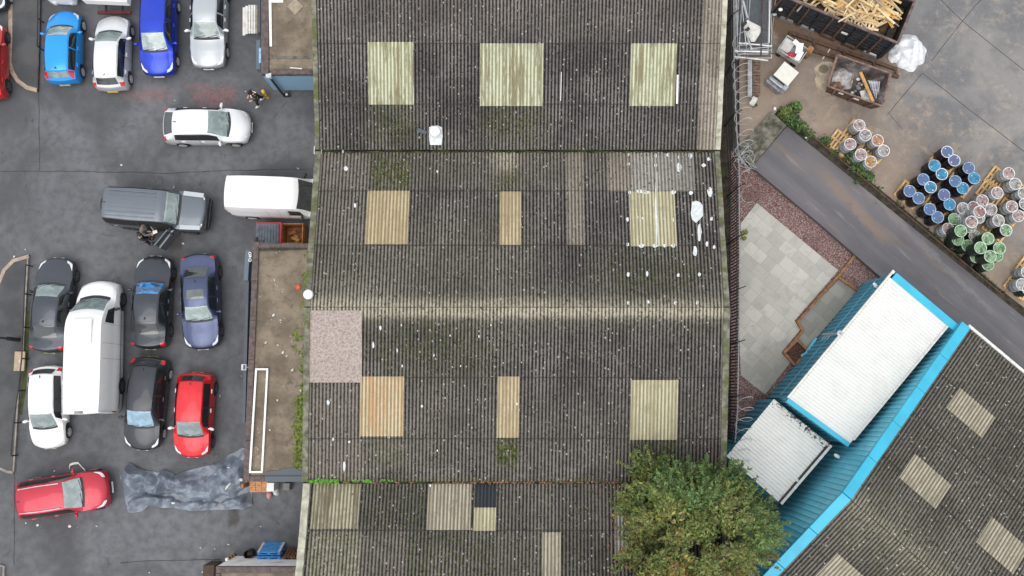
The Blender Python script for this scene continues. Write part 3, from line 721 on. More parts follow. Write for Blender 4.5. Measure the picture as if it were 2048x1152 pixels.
for a_, c_ in ((s1.c, s1.d), (s3.c, s3.d)):
    b = MB(); a2 = V(a_); c2 = V(c_); a2.z = c2.z = ZV - .1; b.bar(a2 + V((-.15, -.13, 0)), c2 + V((.15, -.13, 0)), .42, .14); b.build('valley_gutter', A_GUTTER, wh, world=True)
for sl, f0 in ((s1, 1), (s3, 1)):
    b = MB(); n_ = 90
    for i in range(n_):
        if random.random() < .55:
            q = V(sl.c).lerp(V(sl.d), (i + random.random()) / n_); b.ball((q.x, q.y - .06, ZV + .06 + random.uniform(-.04, .06)), (random.uniform(.05, .2), random.uniform(.03, .08), random.uniform(.03, .06)), 7, 4)
    o_m = b.build('gutter_moss', plain('gutter_moss_%d' % int(sl is s3), (.045, .05, .015) if sl is s1 else (.10, .075, .03), .95, .6, 2, kind='World', dirt=(.02, .018, .012) if sl is s1 else (.19, .075, .03), dscale=1.2), wh, world=True, smooth=True); o_m['kind'] = 'stuff'
b = MB()
for i in range(240):
    x = random.uniform(440, 480) if i < 190 else random.uniform(480, 560); y = 684.5 + random.gauss(0, 1.0 if x < 470 else .6)
    c = P(x * K, y * K, ZV + .22); a = random.random() * 6.28; l = random.uniform(.05, .13)
    b.add([c, c + V((l * math.cos(a), l * math.sin(a), .05)), c + V((l * .8 * math.cos(a + .9), l * .8 * math.sin(a + .9), .07))], [(0, 1, 2)])
o_m = b.build('gutter_weed', plain('bright_weed', (.12, .33, .03), .7, .5, 7), wh, world=True); o_m['kind'] = 'stuff'
# walls of the three bays
b = MB()
def wallbox(mb, pts, z0, z1):
    mb.prism([(p.x, p.y) for p in pts], z0, z1)
b.prism([(p.x, p.y) for p in (s1.a + V((.3, 0, 0)), s1.b - V((.3, 0, 0)), s1.d + V((-.3, 0, 0)), s1.c + V((.3, 0, 0)))], 0, 4.4)
b.prism([(p.x, p.y) for p in (s2.a + V((.35, -.01, 0)), s2.b - V((.35, .01, 0)), s3.b + V((-.35, 0, 0)), s3.d + V((-.35, .02, 0)), s3.c + V((.35, .02, 0)), s3.a + V((.35, 0, 0)))], 0, 4.4)
b.prism([(p.x, p.y) for p in (s4.a + V((.3, -.02, 0)), s4.b - V((.3, .02, 0)), s4.d + V((-.3, 0, 0)), s4.c + V((.3, 0, 0)))], 0, 4.4)
for sl, gx in ((s1, 0), (s2, 0), (s3, 0), (s4, 0)):
    for a_, c_, dx in ((sl.a, sl.c, .34), (sl.b, sl.d, -.34)):
        p, q = V(a_) + V((dx, 0, -.03)), V(c_) + V((dx, 0, -.03))
        b.add([(p.x, p.y, 4.38), (q.x, q.y, 4.38), q, p], [(0, 1, 2, 3)])
b.build('wall', A_WALL, wh, world=True)
# round vents
def vent(sl, x, y, r, base):
    p = sl.surf(x * K, y * K, .03) if not base else sl.surf(x * K, y * K, .03)
    b = MB(); M = Matrix.Translation(p)
    b.lathe([(.10, -.05), (.10, .22), (r, .22), (r * 1.02, .26), (r * .9, .36), (r * .5, .42), (.02, .44)], 20, M)
    o = b.build('vent_cowl', A_WHITE, wh, world=True, smooth=True)
    if base:
        bb = MB(); q = [sl.surf(x * K + dx, y * K + dy, .075) for dx, dy in ((-13, -12), (-8, -15), (4, -16), (13, -12), (14, 6), (12, 23), (-11, 23), (-13, 8))]
        bb.add(q, [tuple(range(8))]); f = bb.build('flashing', A_SEAL, wh, world=True)
        if f.data.polygons[0].normal.z < 0: f.data.flip_normals()
vent(s1, 619.5, 190, .24, True)
vent(s2, 440.5, 420, .21, False)
b = MB(); b.box((0, 0, 0), (.36, .36, .05), M=Matrix.Translation(P(636, 300, 4.75))); b.box((0, 0, .03), (.28, .28, .03), M=Matrix.Translation(P(636, 300, 4.75)), mi=1); b.build('gutter_hopper', [A_OFFWHITE, A_DARK], wh, world=True)

# ------------------------------------------------------------------ flat-roofed lean-to (middle west)
def leanto(name, label, poly, z, wall_m, fh=.28, stain=None, inset=.22, nx=26, ny=60, fwid=.24, sides=(0, 1, 3)):
    """poly: NW, NE, SE, SW corner in world xy"""
    t = thing(name, label, 'outbuilding', ((poly[0].x + poly[2].x) / 2, (poly[0].y + poly[2].y) / 2, 0))
    b = MB(); rows = []; cols = []
    for i in range(ny + 1):
        row = []
        for j in range(nx + 1):
            l = poly[0].lerp(poly[3], i / ny); r = poly[1].lerp(poly[2], i / ny); q = l.lerp(r, j / nx)
            row.append(V((q.x, q.y, z - .10 + .02 * mnoise.noise((q.x * .5, q.y * .5, 1))))); cols.append(stain(j / nx, i / ny) if stain else (0, 0, 0))
        rows.append(row)
    b.grid(rows, col=cols); o = b.build('roof', A_FLAT, t, world=True, smooth=True)
    if o.data.polygons[0].normal.z < 0: o.data.flip_normals()
    c = (poly[0] + poly[2]) / 2
    ins = [c + (p - c) * .965 for p in poly]
    b = MB(); b.prism([(p.x, p.y) for p in ins], 0, z - .16); b.build('wall', wall_m, t, world=True)
    return t
def fascia(t, p0, p1, w, h, z, m=A_FASCIA, name='fascia'):
    b = MB(); n_ = max(1, int((V(p1) - V(p0)).length / 1.8)); a = V(p0); c = V(p1)
    for i in range(n_):
        q0 = a.lerp(c, i / n_ + .0008); q1 = a.lerp(c, (i + 1) / n_ - .0008); dz = random.uniform(-.004, .004)
        b.bar((q0.x, q0.y, z - h / 2 + dz), (q1.x, q1.y, z - h / 2 + dz), w, h)
    return b.build(name, m, t, world=True, bevel=.008)
ZL = 3.0
lp = [P(512, 489, ZL), P(640, 489, ZL), P(640, 957, ZL), P(492, 957, ZL)]
def lst(j, i):
    e = max(0, (j - .48) / .30); m = e * (.85 + 1.0 * (i > .55) * min(1, (i - .55) / .2)) - .2
    m += .5 * max(0, 1 - abs(i - .42) / .12) * max(0, 1 - abs(j - .62) / .1)
    return (0, min(1.2, m), 0)
lt = leanto('flat_roof_annexe', 'flat roofed annexe with grimy sand coloured roof and brown edging, lying against the warehouse', lp, ZL, A_BLUEGREY, stain=lst)
fascia(lt, P(512, 484, ZL), P(492.5, 963, ZL), .27, .30, ZL)
fascia(lt, P(517, 491, ZL), P(640, 491, ZL), .20, .28, ZL - .004)
fascia(lt, P(498, 958, ZL), P(528, 958, ZL), .24, .28, ZL - .004)
fascia(lt, P(528.5, 958, ZL), P(640, 958, ZL), .25, .285, ZL - .001, A_SLATE)
b = MB(); b.poly([P(x, y, ZL - .07) for x, y in ((530, 952), (534, 943), (556, 941), (572, 937), (588, 935), (598, 940), (640, 944), (640, 952))]); b.build('felt_patch', A_SLATE, lt, world=True)
b = MB(); b.bar(P(519, 500, ZL - .05), P(613, 497, ZL - .05), .10, .05); b.build('gutter', plain('gutter_moss_dark', (.045, .042, .035), .95, .5, 4, kind='World'), lt, world=True)
# blue-grey sign board along its west side, with white lettering lumps and a flood light
b = MB(); b.bar(P(498.5, 503, 2.3), P(494.5, 562, 2.3), .20, .5); b.build('sign_board', A_BLUEGREY, lt, world=True)
b = MB(); b.bar(P(499, 563, 2.0), P(491.5, 845, 2.0), .14, .7); b.build('shutter_box', A_SLATE, lt, world=True)
b = MB()
for (x, y, r) in ((500, 507, 2.4), (500.5, 512, 2.2), (500, 520, 2.6)):
    pts = [P(x + r * math.cos(a * pi / 5), y + 1.1 * r * math.sin(a * pi / 5), 2.58) for a in range(11)]; b.tube(pts, .022, 6)
b.tube([P(500.5, 512, 2.58), P(501, 518, 2.58)], .022, 6)
b.build('sign_letters', A_WHITE, lt, world=True)
b = MB(); q = P(488.5, 734.5, 2.7); b.box((0, 0, 0), (.24, .28, .14), M=Matrix.Translation(q)); b.box((.02, 0, .08), (.1, .2, .03), M=Matrix.Translation(q), mi=1); b.bar(q, q + V((.35, 0, -.1)), .05, .05); b.build('flood_light', [A_GALV, A_SLATE], lt, world=True, bevel=.01)
b = MB(); q = P(521, 482, 2.9); b.box((0, 0, 0), (.30, .10, .09), M=Matrix.Translation(q)); b.ball(q + V((-.2, .05, .05)), .09, 8, 6); b.ball(q + V((-.17, .14, .0)), .06, 8, 6); b.build('security_camera', A_BLACK, lt, world=True)
# white window frame left on the roof
fr = [P(512.5, 738.5, ZL), P(535, 738.5, ZL), P(524, 944, ZL), P(500, 944, ZL)]
b = MB()
for i in range(4):
    p, q = fr[i], fr[(i + 1) % 4]; d = (q - p).normalized() * .035
    b.bar(p - (d if i % 2 == 0 else -d), q + (d if i % 2 == 0 else -d), .085, .06)
single('window_frame', b, A_WHITE, 'long thin white window frame lying on the sandy flat roof', 'window frame')
b = MB(); q = P(596, 574, ZL - .09); b.lathe([(.11, 0), (.12, .03), (.09, .06), (.08, .04), (.04, .04)], 12, Matrix.Translation(q)); single('plant_pot', b, plain('orange_plastic', (.65, .12, .03), .5, .2), 'little orange plastic ring lying on the sandy flat roof near the vent', 'ring')
def litter(px, py, z, sx, sy, m=A_WHITE, label='small white scrap of litter on the tarmac yard', grp='litter on the tarmac', cat='litter', rz=None):
    c = P(px, py, z); b = MB(); n_ = 7; q = []; a0 = rz if rz is not None else random.random() * 6
    for i in range(n_):
        a = 2 * pi * i / n_; r = random.uniform(.7, 1.15); q.append(V((sx * r * math.cos(a), sy * r * math.sin(a), random.uniform(.004, .03))))
    R = Matrix.Rotation(a0, 3, 'Z'); q = [c + R @ p for p in q]; top = [c + R @ V((0, 0, .045))]
    b.add(q + top, [(i, (i + 1) % n_, n_) for i in range(n_)] + [tuple(range(n_))[::-1]]); o_l = single('litter_scrap', b, m, label, cat, grp); o_l['kind'] = 'thing'; return o_l
for (x, y) in ((549, 560), (561, 640), (547, 630), (573, 712), (532, 685), (585, 740), (566, 705), (601, 781), (555, 800), (540, 860), (556, 690)):
    litter(x, y, ZL - .09, random.uniform(.04, .1), random.uniform(.03, .06), A_OFFWHITE, 'small pale scrap of litter on the sandy flat roof', 'litter on the flat roof')

# ------------------------------------------------------------------ north lean-to with blue wall
ZN = 3.0
np_ = [P(528, -60, ZN), P(660, -60, ZN), P(660, 141, ZN), P(530, 141, ZN)]
ln = leanto('blue_annexe', 'flat roofed annexe with blue painted wall and brown edging beside the top of the warehouse', np_, ZN, A_BLUEGREY, stain=lambda j, i: (0, -.3, 0), ny=30)
fascia(ln, P(529.5, -60, ZN), P(529.5, 148, ZN), .36, .30, ZN)
fascia(ln, P(540, 143.5, ZN), P(660, 143.5, ZN), .22, .28, ZN - .003)
b = MB(); a0, a1 = P(522.5, 148.5, ZN - .2), P(664, 148.5, ZN - .2)
b.add([V((a0.x, a0.y, .55)), V((a1.x, a1.y, .55)), a1, a0], [(0, 1, 2, 3)]); b.add([V((a0.x, a0.y + .3, .02)), V((a1.x, a1.y + .3, .02)), V((a1.x, a1.y + .3, .55)), V((a0.x, a0.y + .3, .55))], [(0, 1, 2, 3)], 1)
b.build('painted_wall', [A_BLUEWALL, A_DARK], ln, world=True)
q = P(540, 155, 2.75); b = MB(); b.tube([P(538, 153, 2.9), q, V((q.x, q.y, .1))], .06, 10); q = P(538, 152, 2.9); b.box((0, 0, 0), (.26, .22, .2), M=Matrix.Translation(q), mi=1)
b.build('downpipe', [A_BLACK, A_GALV], ln, world=True)
b = MB(); q = P(574, 190, .08); b.box((0, 0, 0), (.3, .2, .14), M=Matrix.Translation(q)); b.box((0, 0, .09), (.1, .1, .05), M=Matrix.Translation(q), mi=1); single('drain_gully', b, [A_BLACK, A_WHITE], 'small black gully box with white cap at foot of the downpipe', 'drain')
b = MB(); b.bar(P(519.5, 84, 2.2), P(519.5, 142, 2.2), .20, .5); b.bar(P(520, 96, 2.47), P(520, 126, 2.47), .1, .03, 1); b.build('sign_board', [A_BLUEGREY, plain('sign_pale_blue', (.30, .48, .68), .5, .3, 8)], ln, world=True)
b = MB(); b.bar(P(520.5, -20, 2.2), P(520.5, 69, 2.2), .15, .5); b.build('shutter_box', A_SLATE, ln, world=True)
b = MB(); b.bar(P(538.5, -10, ZN - .05), P(540.5, 93, ZN - .05), .055, .05); b.bar(P(541.5, -10, ZN - .05), P(543.0, 93, ZN - .05), .055, .05); b.box((0, 0, 0), (.6, .16, .05), M=Matrix.Translation(P(554, 2, ZN - .04))); single('plastic_trim', b, A_WHITE, 'two long white plastic trims lying on the flat roof of the blue annexe', 'trim')
b = MB(); b.poly([P(x, y, ZN - .065) for x, y in ((590, -4), (607, 13), (590, 30), (574, 13))]); b.build('roof_patch', plain('pale_patch', (.32, .27, .20), .95, .2, 4, kind='World'), ln, world=True)
b = MB(); pts = [P(536 + i * 6.1, 114.5 + 1.0 * mnoise.noise((i * .9, 0, 0)), ZN - .07) for i in range(18)]; b = strip(pts, .10, ZN - .10, ZN - .062); b.build('felt_seam', plain('felt_seam_grey', (.13, .125, .12), .95, .4, 5, kind='World'), ln, world=True)
b = MB(); b.bar(P(580, 135.5, ZN - .04), P(604, 137.5, ZN - .04), .06, .03); single('trim_scrap', b, A_OFFWHITE, 'short white strip at the south edge of the blue annexe roof', 'trim')

# ------------------------------------------------------------------ white-walled building (bottom)
ZB = 2.9
bp = [P(433, 1136, ZB), P(650, 1136, ZB), P(650, 1400, ZB), P(433, 1400, ZB)]
lb = leanto('white_annexe', 'flat roofed annexe with a plain white end wall at the bottom edge', bp, ZB, A_OFFWHITE, stain=lambda j, i: (0, .4 * (j > .8), 0), ny=20)
fascia(lb, P(431.5, 1140, ZB), P(650, 1140, ZB), .26, .26, ZB); fascia(lb, P(436, 1147, ZB), P(436, 1400, ZB), .2, .26, ZB - .003)
b = MB(); a0 = P(433, 1135, ZB - .2); a1 = P(652, 1135, ZB - .2)
b.bar((a0.x, a0.y, (ZB - .2) / 2 + .01), (a1.x, a1.y, (ZB - .2) / 2 + .01), .08, ZB - .22); b.build('white_wall', plain('white_wall_paint', (.90, .885, .87), .8, .08, 2, kind='World', dirt=(.5, .48, .46), dscale=1.5, dthr=(.5, .8)), lb, world=True)

# ------------------------------------------------------------------ blue-clad works on the right
ZE, ZP = 3.5, 5.6
E = P(1923, 646, ZE); Rr = P(1685, 986, ZP)
d1 = (V((Rr.x, Rr.y, 0)) - V((E.x, E.y, 0))); halfw = d1.length; d1.normalize(); d2 = V((-d1.y, d1.x, 0))
if d2.x < 0: d2 = -d2
LN = 24
wk = thing('clad_works', 'works building with bright cyan gable capping, blue cladding and a dark corrugated roof', 'works building', (E.x + d2.x * 8, E.y + d2.y * 8, 0))
E2 = E + d2 * LN; R2 = Rr + d2 * LN; S = V((Rr.x, Rr.y, 0)) + d1 * halfw; S.z = ZE; S2 = S + d2 * LN
r1 = Slope(E, E2, Rr, R2, 158); r2 = Slope(Rr, R2, S, S2, 158)
stR = lambda u, t: (.55 * hat(t, 1, .06) + .22 * hat(t, .93, .15), .12 + .18 * hat(t, 1, .2), .12 + .1 * hat(u, .3, .3))
stR2 = lambda u, t: (.45 * hat(t, 0, .05) + .28 * hat(t, .05, .15), .25 * hat(t, 0, .25) + .1, .15)
r1.sheet('roof_slope', A_ROOF2, wk, lengths=[(0, .27), (.27, .5), (.5, .75), (.75, 1)], stain=stR)
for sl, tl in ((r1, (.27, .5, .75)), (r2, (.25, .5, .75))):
    for t_ in tl: sl.sheet('lap_shadow_strip', A_LAP, wk, t0=t_ - .008 / sl.len, t1=t_ + .018 / sl.len, off=.026)
r2.sheet('roof_slope', A_ROOF2, wk, lengths=[(0, .25), (.25, .5), (.5, .75), (.75, 1)], stain=stR2)
def quadlight(sl, pts, m, label):
    q = [sl.inv(x, y) for x, y in pts]; us = sorted(p[0] for p in q); ts = sorted(p[1] for p in q)
    return sl.sheet('rooflight', m, wk, (us[0] + us[1]) / 2, (us[2] + us[3]) / 2, (ts[0] + ts[1]) / 2, (ts[2] + ts[3]) / 2, off=.034, label=label)
def zz(x, y): return (1400 + x / 1.3164, 530 + y / 1.3164)
quadlight(r1, [zz(685, 325), zz(778, 405), zz(740, 455), zz(648, 380)], A_BEIGE, 'uppermost beige rooflight of the works roof')
quadlight(r1, [zz(568, 500), zz(660, 580), zz(615, 640), zz(522, 560)], A_BEIGE, 'beige rooflight nearest the cyan gable')
quadlight(r1, [zz(772, 668), zz(870, 752), zz(820, 812), zz(723, 730)], A_BEIGE, 'beige rooflight at the right edge')
quadlight(r2, [zz(362, 758), zz(455, 840), zz(390, 900), zz(297, 818)], A_BEIGE, 'beige rooflight at the bottom edge')
# gable wall: trapezoidal cladding, capping on top
def clad_wall(t, p0, p1, z0, ztop, m, name='cladding', pitch=.27, dep=.06, nrm=None):
    """vertical ribbed sheeting between two plan points; ztop(f) gives the top height"""
    b = MB(); p0 = V((p0[0], p0[1], 0)); p1 = V((p1[0], p1[1], 0)); d = (p1 - p0); L = d.length; d.normalize()
    n_ = nrm or V((d.y, -d.x, 0)); prof = []
    k = int(L / pitch)
    for i in range(k + 1):
        for f, h in ((0, 0), (.55, 0), (.66, 1), (.89, 1)):
            x = (i + f) * pitch
            if x <= L: prof.append((x, h * dep))
    prof.append((L, 0))
    lo = [p0 + d * x + n_ * h + V((0, 0, z0)) for x, h in prof]; hi = [p0 + d * x + n_ * h + V((0, 0, ztop(x / L))) for x, h in prof]
    b.grid([lo, hi]); return b.build(name, m, t, world=True)
gz = lambda f: ZE + (ZP - ZE) * (1 - abs(2 * f - 1)) - .05
clad_wall(wk, E, S, 0, gz, A_CLADL, 'gable_cladding', nrm=-d2)
def capseg(p, q, w, h, off):
    b = MB(); n_ = 5
    for i in range(n_):
        a = V(p).lerp(V(q), i / n_ + (.0008 if i else 0)); c = V(p).lerp(V(q), (i + 1) / n_ - (.0008 if i < n_ - 1 else 0)); b.bar(a + off, c + off, w, h)
    return b.build('gable_capping', A_CYAN, wk, world=True, bevel=.02)
o_ = d2 * .14 + V((0, 0, .12))
capseg(E + d1 * .02, Rr, .46, .22, o_); capseg(Rr, S + d1 * .1, .46, .22, o_)
b = MB(); b.bar(E + d2 * .3 - d1 * .12 + V((0, 0, -.02)), E2 - d1 * .12 + V((0, 0, -.02)), .12, .14); b.build('eaves_gutter', A_OFFWHITE, wk, world=True)
b = MB(); b.prism([(p.x, p.y) for p in (E + d2 * .1 + d1 * .1, E2 + d1 * .1, S2 - d1 * .1, S + d2 * .1 - d1 * .1)], 0, 3.3); b.build('wall', A_CLAD, wk, world=True)
def wlamp(t, x, y, z, rx, ry, rz):
    b = MB(); b.ball((0, 0, 0), (rx, ry, .07), 12, 7, M=Matrix.Translation(P(x, y, z)) @ Matrix.Rotation(rz, 4, 'Z')); return b.build('wall_lamp', A_WHITE, t, world=True, smooth=True)
wlamp(wk, 1674, 912, 2.7, .16, .09, -.6)
# two-storey annexe with white sheet roof
ZA = 3.47
A_, B_, C_, D_ = P(1788, 545, ZA), P(1903, 642, ZA), P(1700, 887, ZA), P(1578, 798, ZA)
an = thing('white_roofed_annexe', 'tall blue clad annexe with clean ribbed white roof between the patio and the cyan gable', 'annexe', ((A_.x + C_.x) / 2, (A_.y + C_.y) / 2, 0))
def white_roof(t, a, bb, c, d, m, n, dep=.035, stain=None, slope=0.0):
    """ribs run from edge a-d to edge bb-c"""
    b = MB(); rows = []; cols = []; L = (d - a).length; nn = n
    prof = []
    for i in range(nn):
        for f, h in ((0, 0), (.06, 1), (.16, 1), (.22, 0), (.6, 0)):
            prof.append(((i + f) / nn, h * dep))
    prof.append((1, 0))
    for x, h in prof:
        p, q = a.lerp(d, x), bb.lerp(c, x); row = []
        for j in range(13):
            r = p.lerp(q, j / 12); row.append(r + V((0, 0, h))); cols.append(stain(x, j / 12) if stain else (0, 0, 0))
        rows.append(row)
    b.grid(rows, col=cols); o = b.build('roof', m, t, world=True)
    if o.data.polygons[0].normal.z < 0: o.data.flip_normals()
    return o
white_roof(an, A_ + d1 * .30, B_ + d1 * .30, C_, D_, A_WSHEET, 46)
iv = lambda p, f=.03: V((p.x, p.y, 0)) + ((A_ + C_) / 2 - p).normalized() * f
ztop = lambda f: ZA - .04
clad_wall(an, iv(A_), iv(D_), 0, ztop, A_CLAD, nrm=-d2); clad_wall(an, iv(D_), iv(C_), 0, ztop, A_CLADL, nrm=d1); clad_wall(an, iv(A_), iv(B_), 0, ztop, A_CLAD, nrm=-d1)
b = MB(); b.bar(A_ + d1 * .13 + d2 * .08 + V((0, 0, .0)), B_ + d1 * .13 + d2 * .36 + V((0, 0, .0)), .36, .16); b.build('capping', A_CYAN, an, world=True, bevel=.015)
b = MB(); b.bar(D_ + d1 * .09 - d2 * .05 + V((0, 0, -.05)), C_ + d1 * .09 + V((0, 0, -.05)), .2, .26); b.build('capping', A_CYAN, an, world=True, bevel=.015)
b = MB(); b.bar(A_ - d2 * .06 + V((0, 0, -.05)), D_ - d2 * .06 + V((0, 0, -.05)), .10, .12); b.bar(A_ - d2 * .06 - d1 * .05, A_ - d2 * .06 + d1 * .1, .13, .13); b.build('eaves_gutter', A_OFFWHITE, an, world=True)
b = MB(); b.bar(B_ + V((0, 0, .03)), B_.lerp(C_, .97) + V((0, 0, .03)), .10, .05); b.build('flashing', A_OFFWHITE, an, world=True)
wlamp(an, 1751, 571, 2.8, .17, .09, -.9)
q = P(1679, 667, 3.6); b = MB(); b.lathe([(.13, 0), (.14, .08), (.06, .1), (.055, .02)], 14, Matrix.Translation(q)); b.tube([q, q - d2 * .12 + V((0, 0, -1.9))], .05, 8)
for zz_ in (1.0, 1.4, 1.75): b.bar(q + V((0, 0, -zz_)) - d2 * .04, q + V((0, 0, -zz_)) - d2 * .04 + d1 * .28, .025, .025)
b.build('mast', A_GALV, an, world=True)
b = MB(); pA = iv(A_.lerp(D_, .02)); pB = iv(A_.lerp(D_, .98)); b.bar(V((pA.x, pA.y, 1.9)) - d2 * .06, V((pB.x, pB.y, 1.9)) - d2 * .06, .05, .07); b.build('cladding_rail', A_CLAD, an, world=True)
# lower annexe with peeling white roof
ZW = 2.45
a2, b2_, c2, d2_ = P(1548, 798, ZW), P(1660, 889, ZW), P(1560, 1006, ZW), P(1453, 912, ZW)
a2b = D_ + d1 * .22 - d2 * .02; 
lo = thing('peeling_annexe', 'low annexe with grubby peeling white ribbed roof beside the tree', 'annexe', ((a2.x + c2.x) / 2, (a2.y + c2.y) / 2, 0))
def chip(x, y):
    e = max(hat(x, 0, .16), hat(y, 1, .09) * .85, .9 * hat(x, .04, .1) * (y > .5), .55 * hat(y, .0, .04), .35 * hat(x, 1, .1) * (y < .5))
    return (e, 0, 0)
white_roof(lo, a2, b2_, c2, d2_, A_WCHIP, 22, stain=chip)
zt2 = lambda f: ZW - .03
clad_wall(lo, a2 + d2 * .03, d2_ + d2 * .03, 0, zt2, A_CLAD, nrm=-d2); clad_wall(lo, d2_ - d1 * .03, c2 - d1 * .03, 0, zt2, A_CLADL, nrm=d1)
b = MB(); b.bar(b2_ + V((0, 0, .02)) + d2 * .05, c2 + V((0, 0, .02)) + d2 * .05, .12, .1); b.build('gutter', A_OFFWHITE, lo, world=True)
b = MB()
for i in range(26):
    if i % 2 or random.random() < .5:
        q = b2_.lerp(c2, (i + .5) / 26) - d2 * .06; b.box((0, 0, 0), (.13, .10, .03), M=Matrix.Translation(q + V((0, 0, .05))) @ Matrix.Rotation(.75, 4, 'Z'))
b.build('gutter_bracket', A_BLACK, lo, world=True)
# ------------------------------------------------------------------ vehicles
def pchip(pts):
    xs = [p[0] for p in pts]; ys = [p[1] for p in pts]; n = len(xs)
    h = [xs[i + 1] - xs[i] for i in range(n - 1)]; dl = [(ys[i + 1] - ys[i]) / h[i] for i in range(n - 1)]
    m = [dl[0]] + [0] * (n - 2) + [dl[-1]]
    for i in range(1, n - 1):
        if dl[i - 1] * dl[i] > 0:
            w1 = 2 * h[i] + h[i - 1]; w2 = h[i] + 2 * h[i - 1]; m[i] = (w1 + w2) / (w1 / dl[i - 1] + w2 / dl[i])
    def f(x):
        if x <= xs[0]: return ys[0]
        if x >= xs[-1]: return ys[-1]
        i = 0
        while x > xs[i + 1]: i += 1
        t = (x - xs[i]) / h[i]
        return ((1 + 2 * t) * (1 - t) ** 2) * ys[i] + t * (1 - t) ** 2 * h[i] * m[i] + t * t * (3 - 2 * t) * ys[i + 1] + t * t * (t - 1) * h[i] * m[i + 1]
    return f
KINDS = {
 'hatch': dict(W=1.70, zc=[(0, .48), (.010, .62), (.05, .73), (.13, .85), (.245, .97), (.34, 1.22), (.43, 1.42), (.55, 1.47), (.72, 1.46), (.875, 1.38), (.93, 1.14), (.965, .97), (.988, .88), (1, .5)],
    cowl=.25, head=.425, rend=.885, rge=.955, hood=.76, roof=.63, belt=[(0, .62), (.25, .86), (.6, .92), (1, .96)], wf=.185, wr=.82, rw=.30, bf=.26, br=.16),
 'sedan': dict(W=1.80, zc=[(0, .46), (.010, .60), (.05, .71), (.15, .82), (.285, .92), (.36, 1.14), (.44, 1.36), (.54, 1.425), (.66, 1.40), (.73, 1.32), (.80, 1.10), (.855, 1.00), (.965, .985), (.985, .88), (1, .5)],
    cowl=.29, head=.435, rend=.715, rge=.845, hood=.78, roof=.60, belt=[(0, .60), (.28, .84), (.7, .92), (1, .93)], wf=.185, wr=.80, rw=.32, bf=.24, br=.20),
 'suv': dict(W=1.88, zc=[(0, .55), (.010, .78), (.05, .93), (.14, 1.03), (.25, 1.11), (.33, 1.37), (.41, 1.60), (.55, 1.67), (.78, 1.655), (.90, 1.58), (.945, 1.25), (.975, 1.05), (.99, .95), (1, .5)],
    cowl=.25, head=.41, rend=.905, rge=.955, hood=.80, roof=.66, belt=[(0, .75), (.25, 1.0), (1, 1.08)], wf=.19, wr=.81, rw=.35, bf=.26, br=.16),
 'fast': dict(W=1.76, zc=[(0, .48), (.010, .60), (.05, .73), (.13, .87), (.24, 1.0), (.34, 1.25), (.43, 1.42), (.52, 1.48), (.70, 1.46), (.83, 1.36), (.93, 1.20), (.965, 1.14), (.985, .9), (1, .5)],
    cowl=.225, head=.44, rend=.84, rge=.955, hood=.78, roof=.66, belt=[(0, .62), (.25, .88), (.6, .94), (1, 1.05)], wf=.185, wr=.80, rw=.31, bf=.34, br=.12),
 'boxy': dict(W=1.98, zc=[(0, .60), (.008, 1.02), (.03, 1.12), (.12, 1.17), (.255, 1.20), (.30, 1.46), (.355, 1.78), (.43, 1.88), (.93, 1.88), (.975, 1.83), (.988, 1.2), (.994, 1.05), (1, .6)],
    cowl=.262, head=.362, rend=.98, rge=.992, hood=.82, roof=.74, belt=[(0, .85), (.25, 1.10), (1, 1.15)], wf=.175, wr=.79, rw=.40, bf=.16, br=.05),
 'van': dict(W=2.02, zc=[(0, .5), (.010, .82), (.04, 1.02), (.10, 1.16), (.135, 1.24), (.18, 1.62), (.235, 2.02), (.27, 2.22), (.32, 2.38), (.40, 2.46), (.985, 2.48), (.995, 2.40), (1, .5)],
    cowl=.14, head=.245, rend=.99, rge=.995, hood=.78, roof=.80, belt=[(0, .72), (.14, 1.10), (.3, 1.25), (1, 1.3)], wf=.145, wr=.80, rw=.34, bf=.30, br=.04),
 'smallvan': dict(W=1.96, zc=[(0, .5), (.010, .80), (.04, .98), (.12, 1.10), (.185, 1.17), (.24, 1.50), (.30, 1.82), (.36, 1.94), (.48, 1.97), (.975, 1.96), (.99, 1.86), (1, .5)],
    cowl=.19, head=.31, rend=.99, rge=.995, hood=.80, roof=.76, belt=[(0, .72), (.18, 1.05), (1, 1.12)], wf=.165, wr=.80, rw=.33, bf=.28, br=.08),
}
WHEELS = {}
def wheel_meshes(R, alloy, spokes):
    key = (round(R, 2), alloy.name, spokes)
    if key in WHEELS: return WHEELS[key]
    M = Matrix.Rotation(pi / 2, 4, 'X'); w = .2
    b = MB(); b.lathe([(R * .66, -w / 2), (R * .92, -w / 2), (R, -w * .32), (R, w * .32), (R * .92, w / 2), (R * .66, w / 2)], 28, M, caps=False)
    t = b.build('wheel', A_RUBBER, None, smooth=True)
    b = MB(); b.lathe([(R * .67, -w * .40), (R * .60, -w * .36), (R * .57, -w * .1), (.02, -w * .1)], 28, M, mi=1, caps=False)
    b.lathe([(R * .69, -w * .53), (R * .60, -w * .5), (R * .58, -w * .3)], 28, M, caps=False)
    for k in range(spokes):
        a = 2 * pi * k / spokes; c, s_ = math.cos(a), math.sin(a); p = V((.05 * c, w * .46, .05 * s_)); q = V((R * .61 * c, w * .44, R * .61 * s_))
        b.bar(p, q, .075, .05, up=(0, 1, 0))
    b.lathe([(.085, -w * .50), (.06, -w * .53), (.01, -w * .53)], 14, M)
    r = b.build('rim', [alloy, A_BLACK], t, smooth=True, fixn=True)
    me = (t.data, r.data)
    bpy.data.objects.remove(r); bpy.data.objects.remove(t)
    WHEELS[key] = me; return me
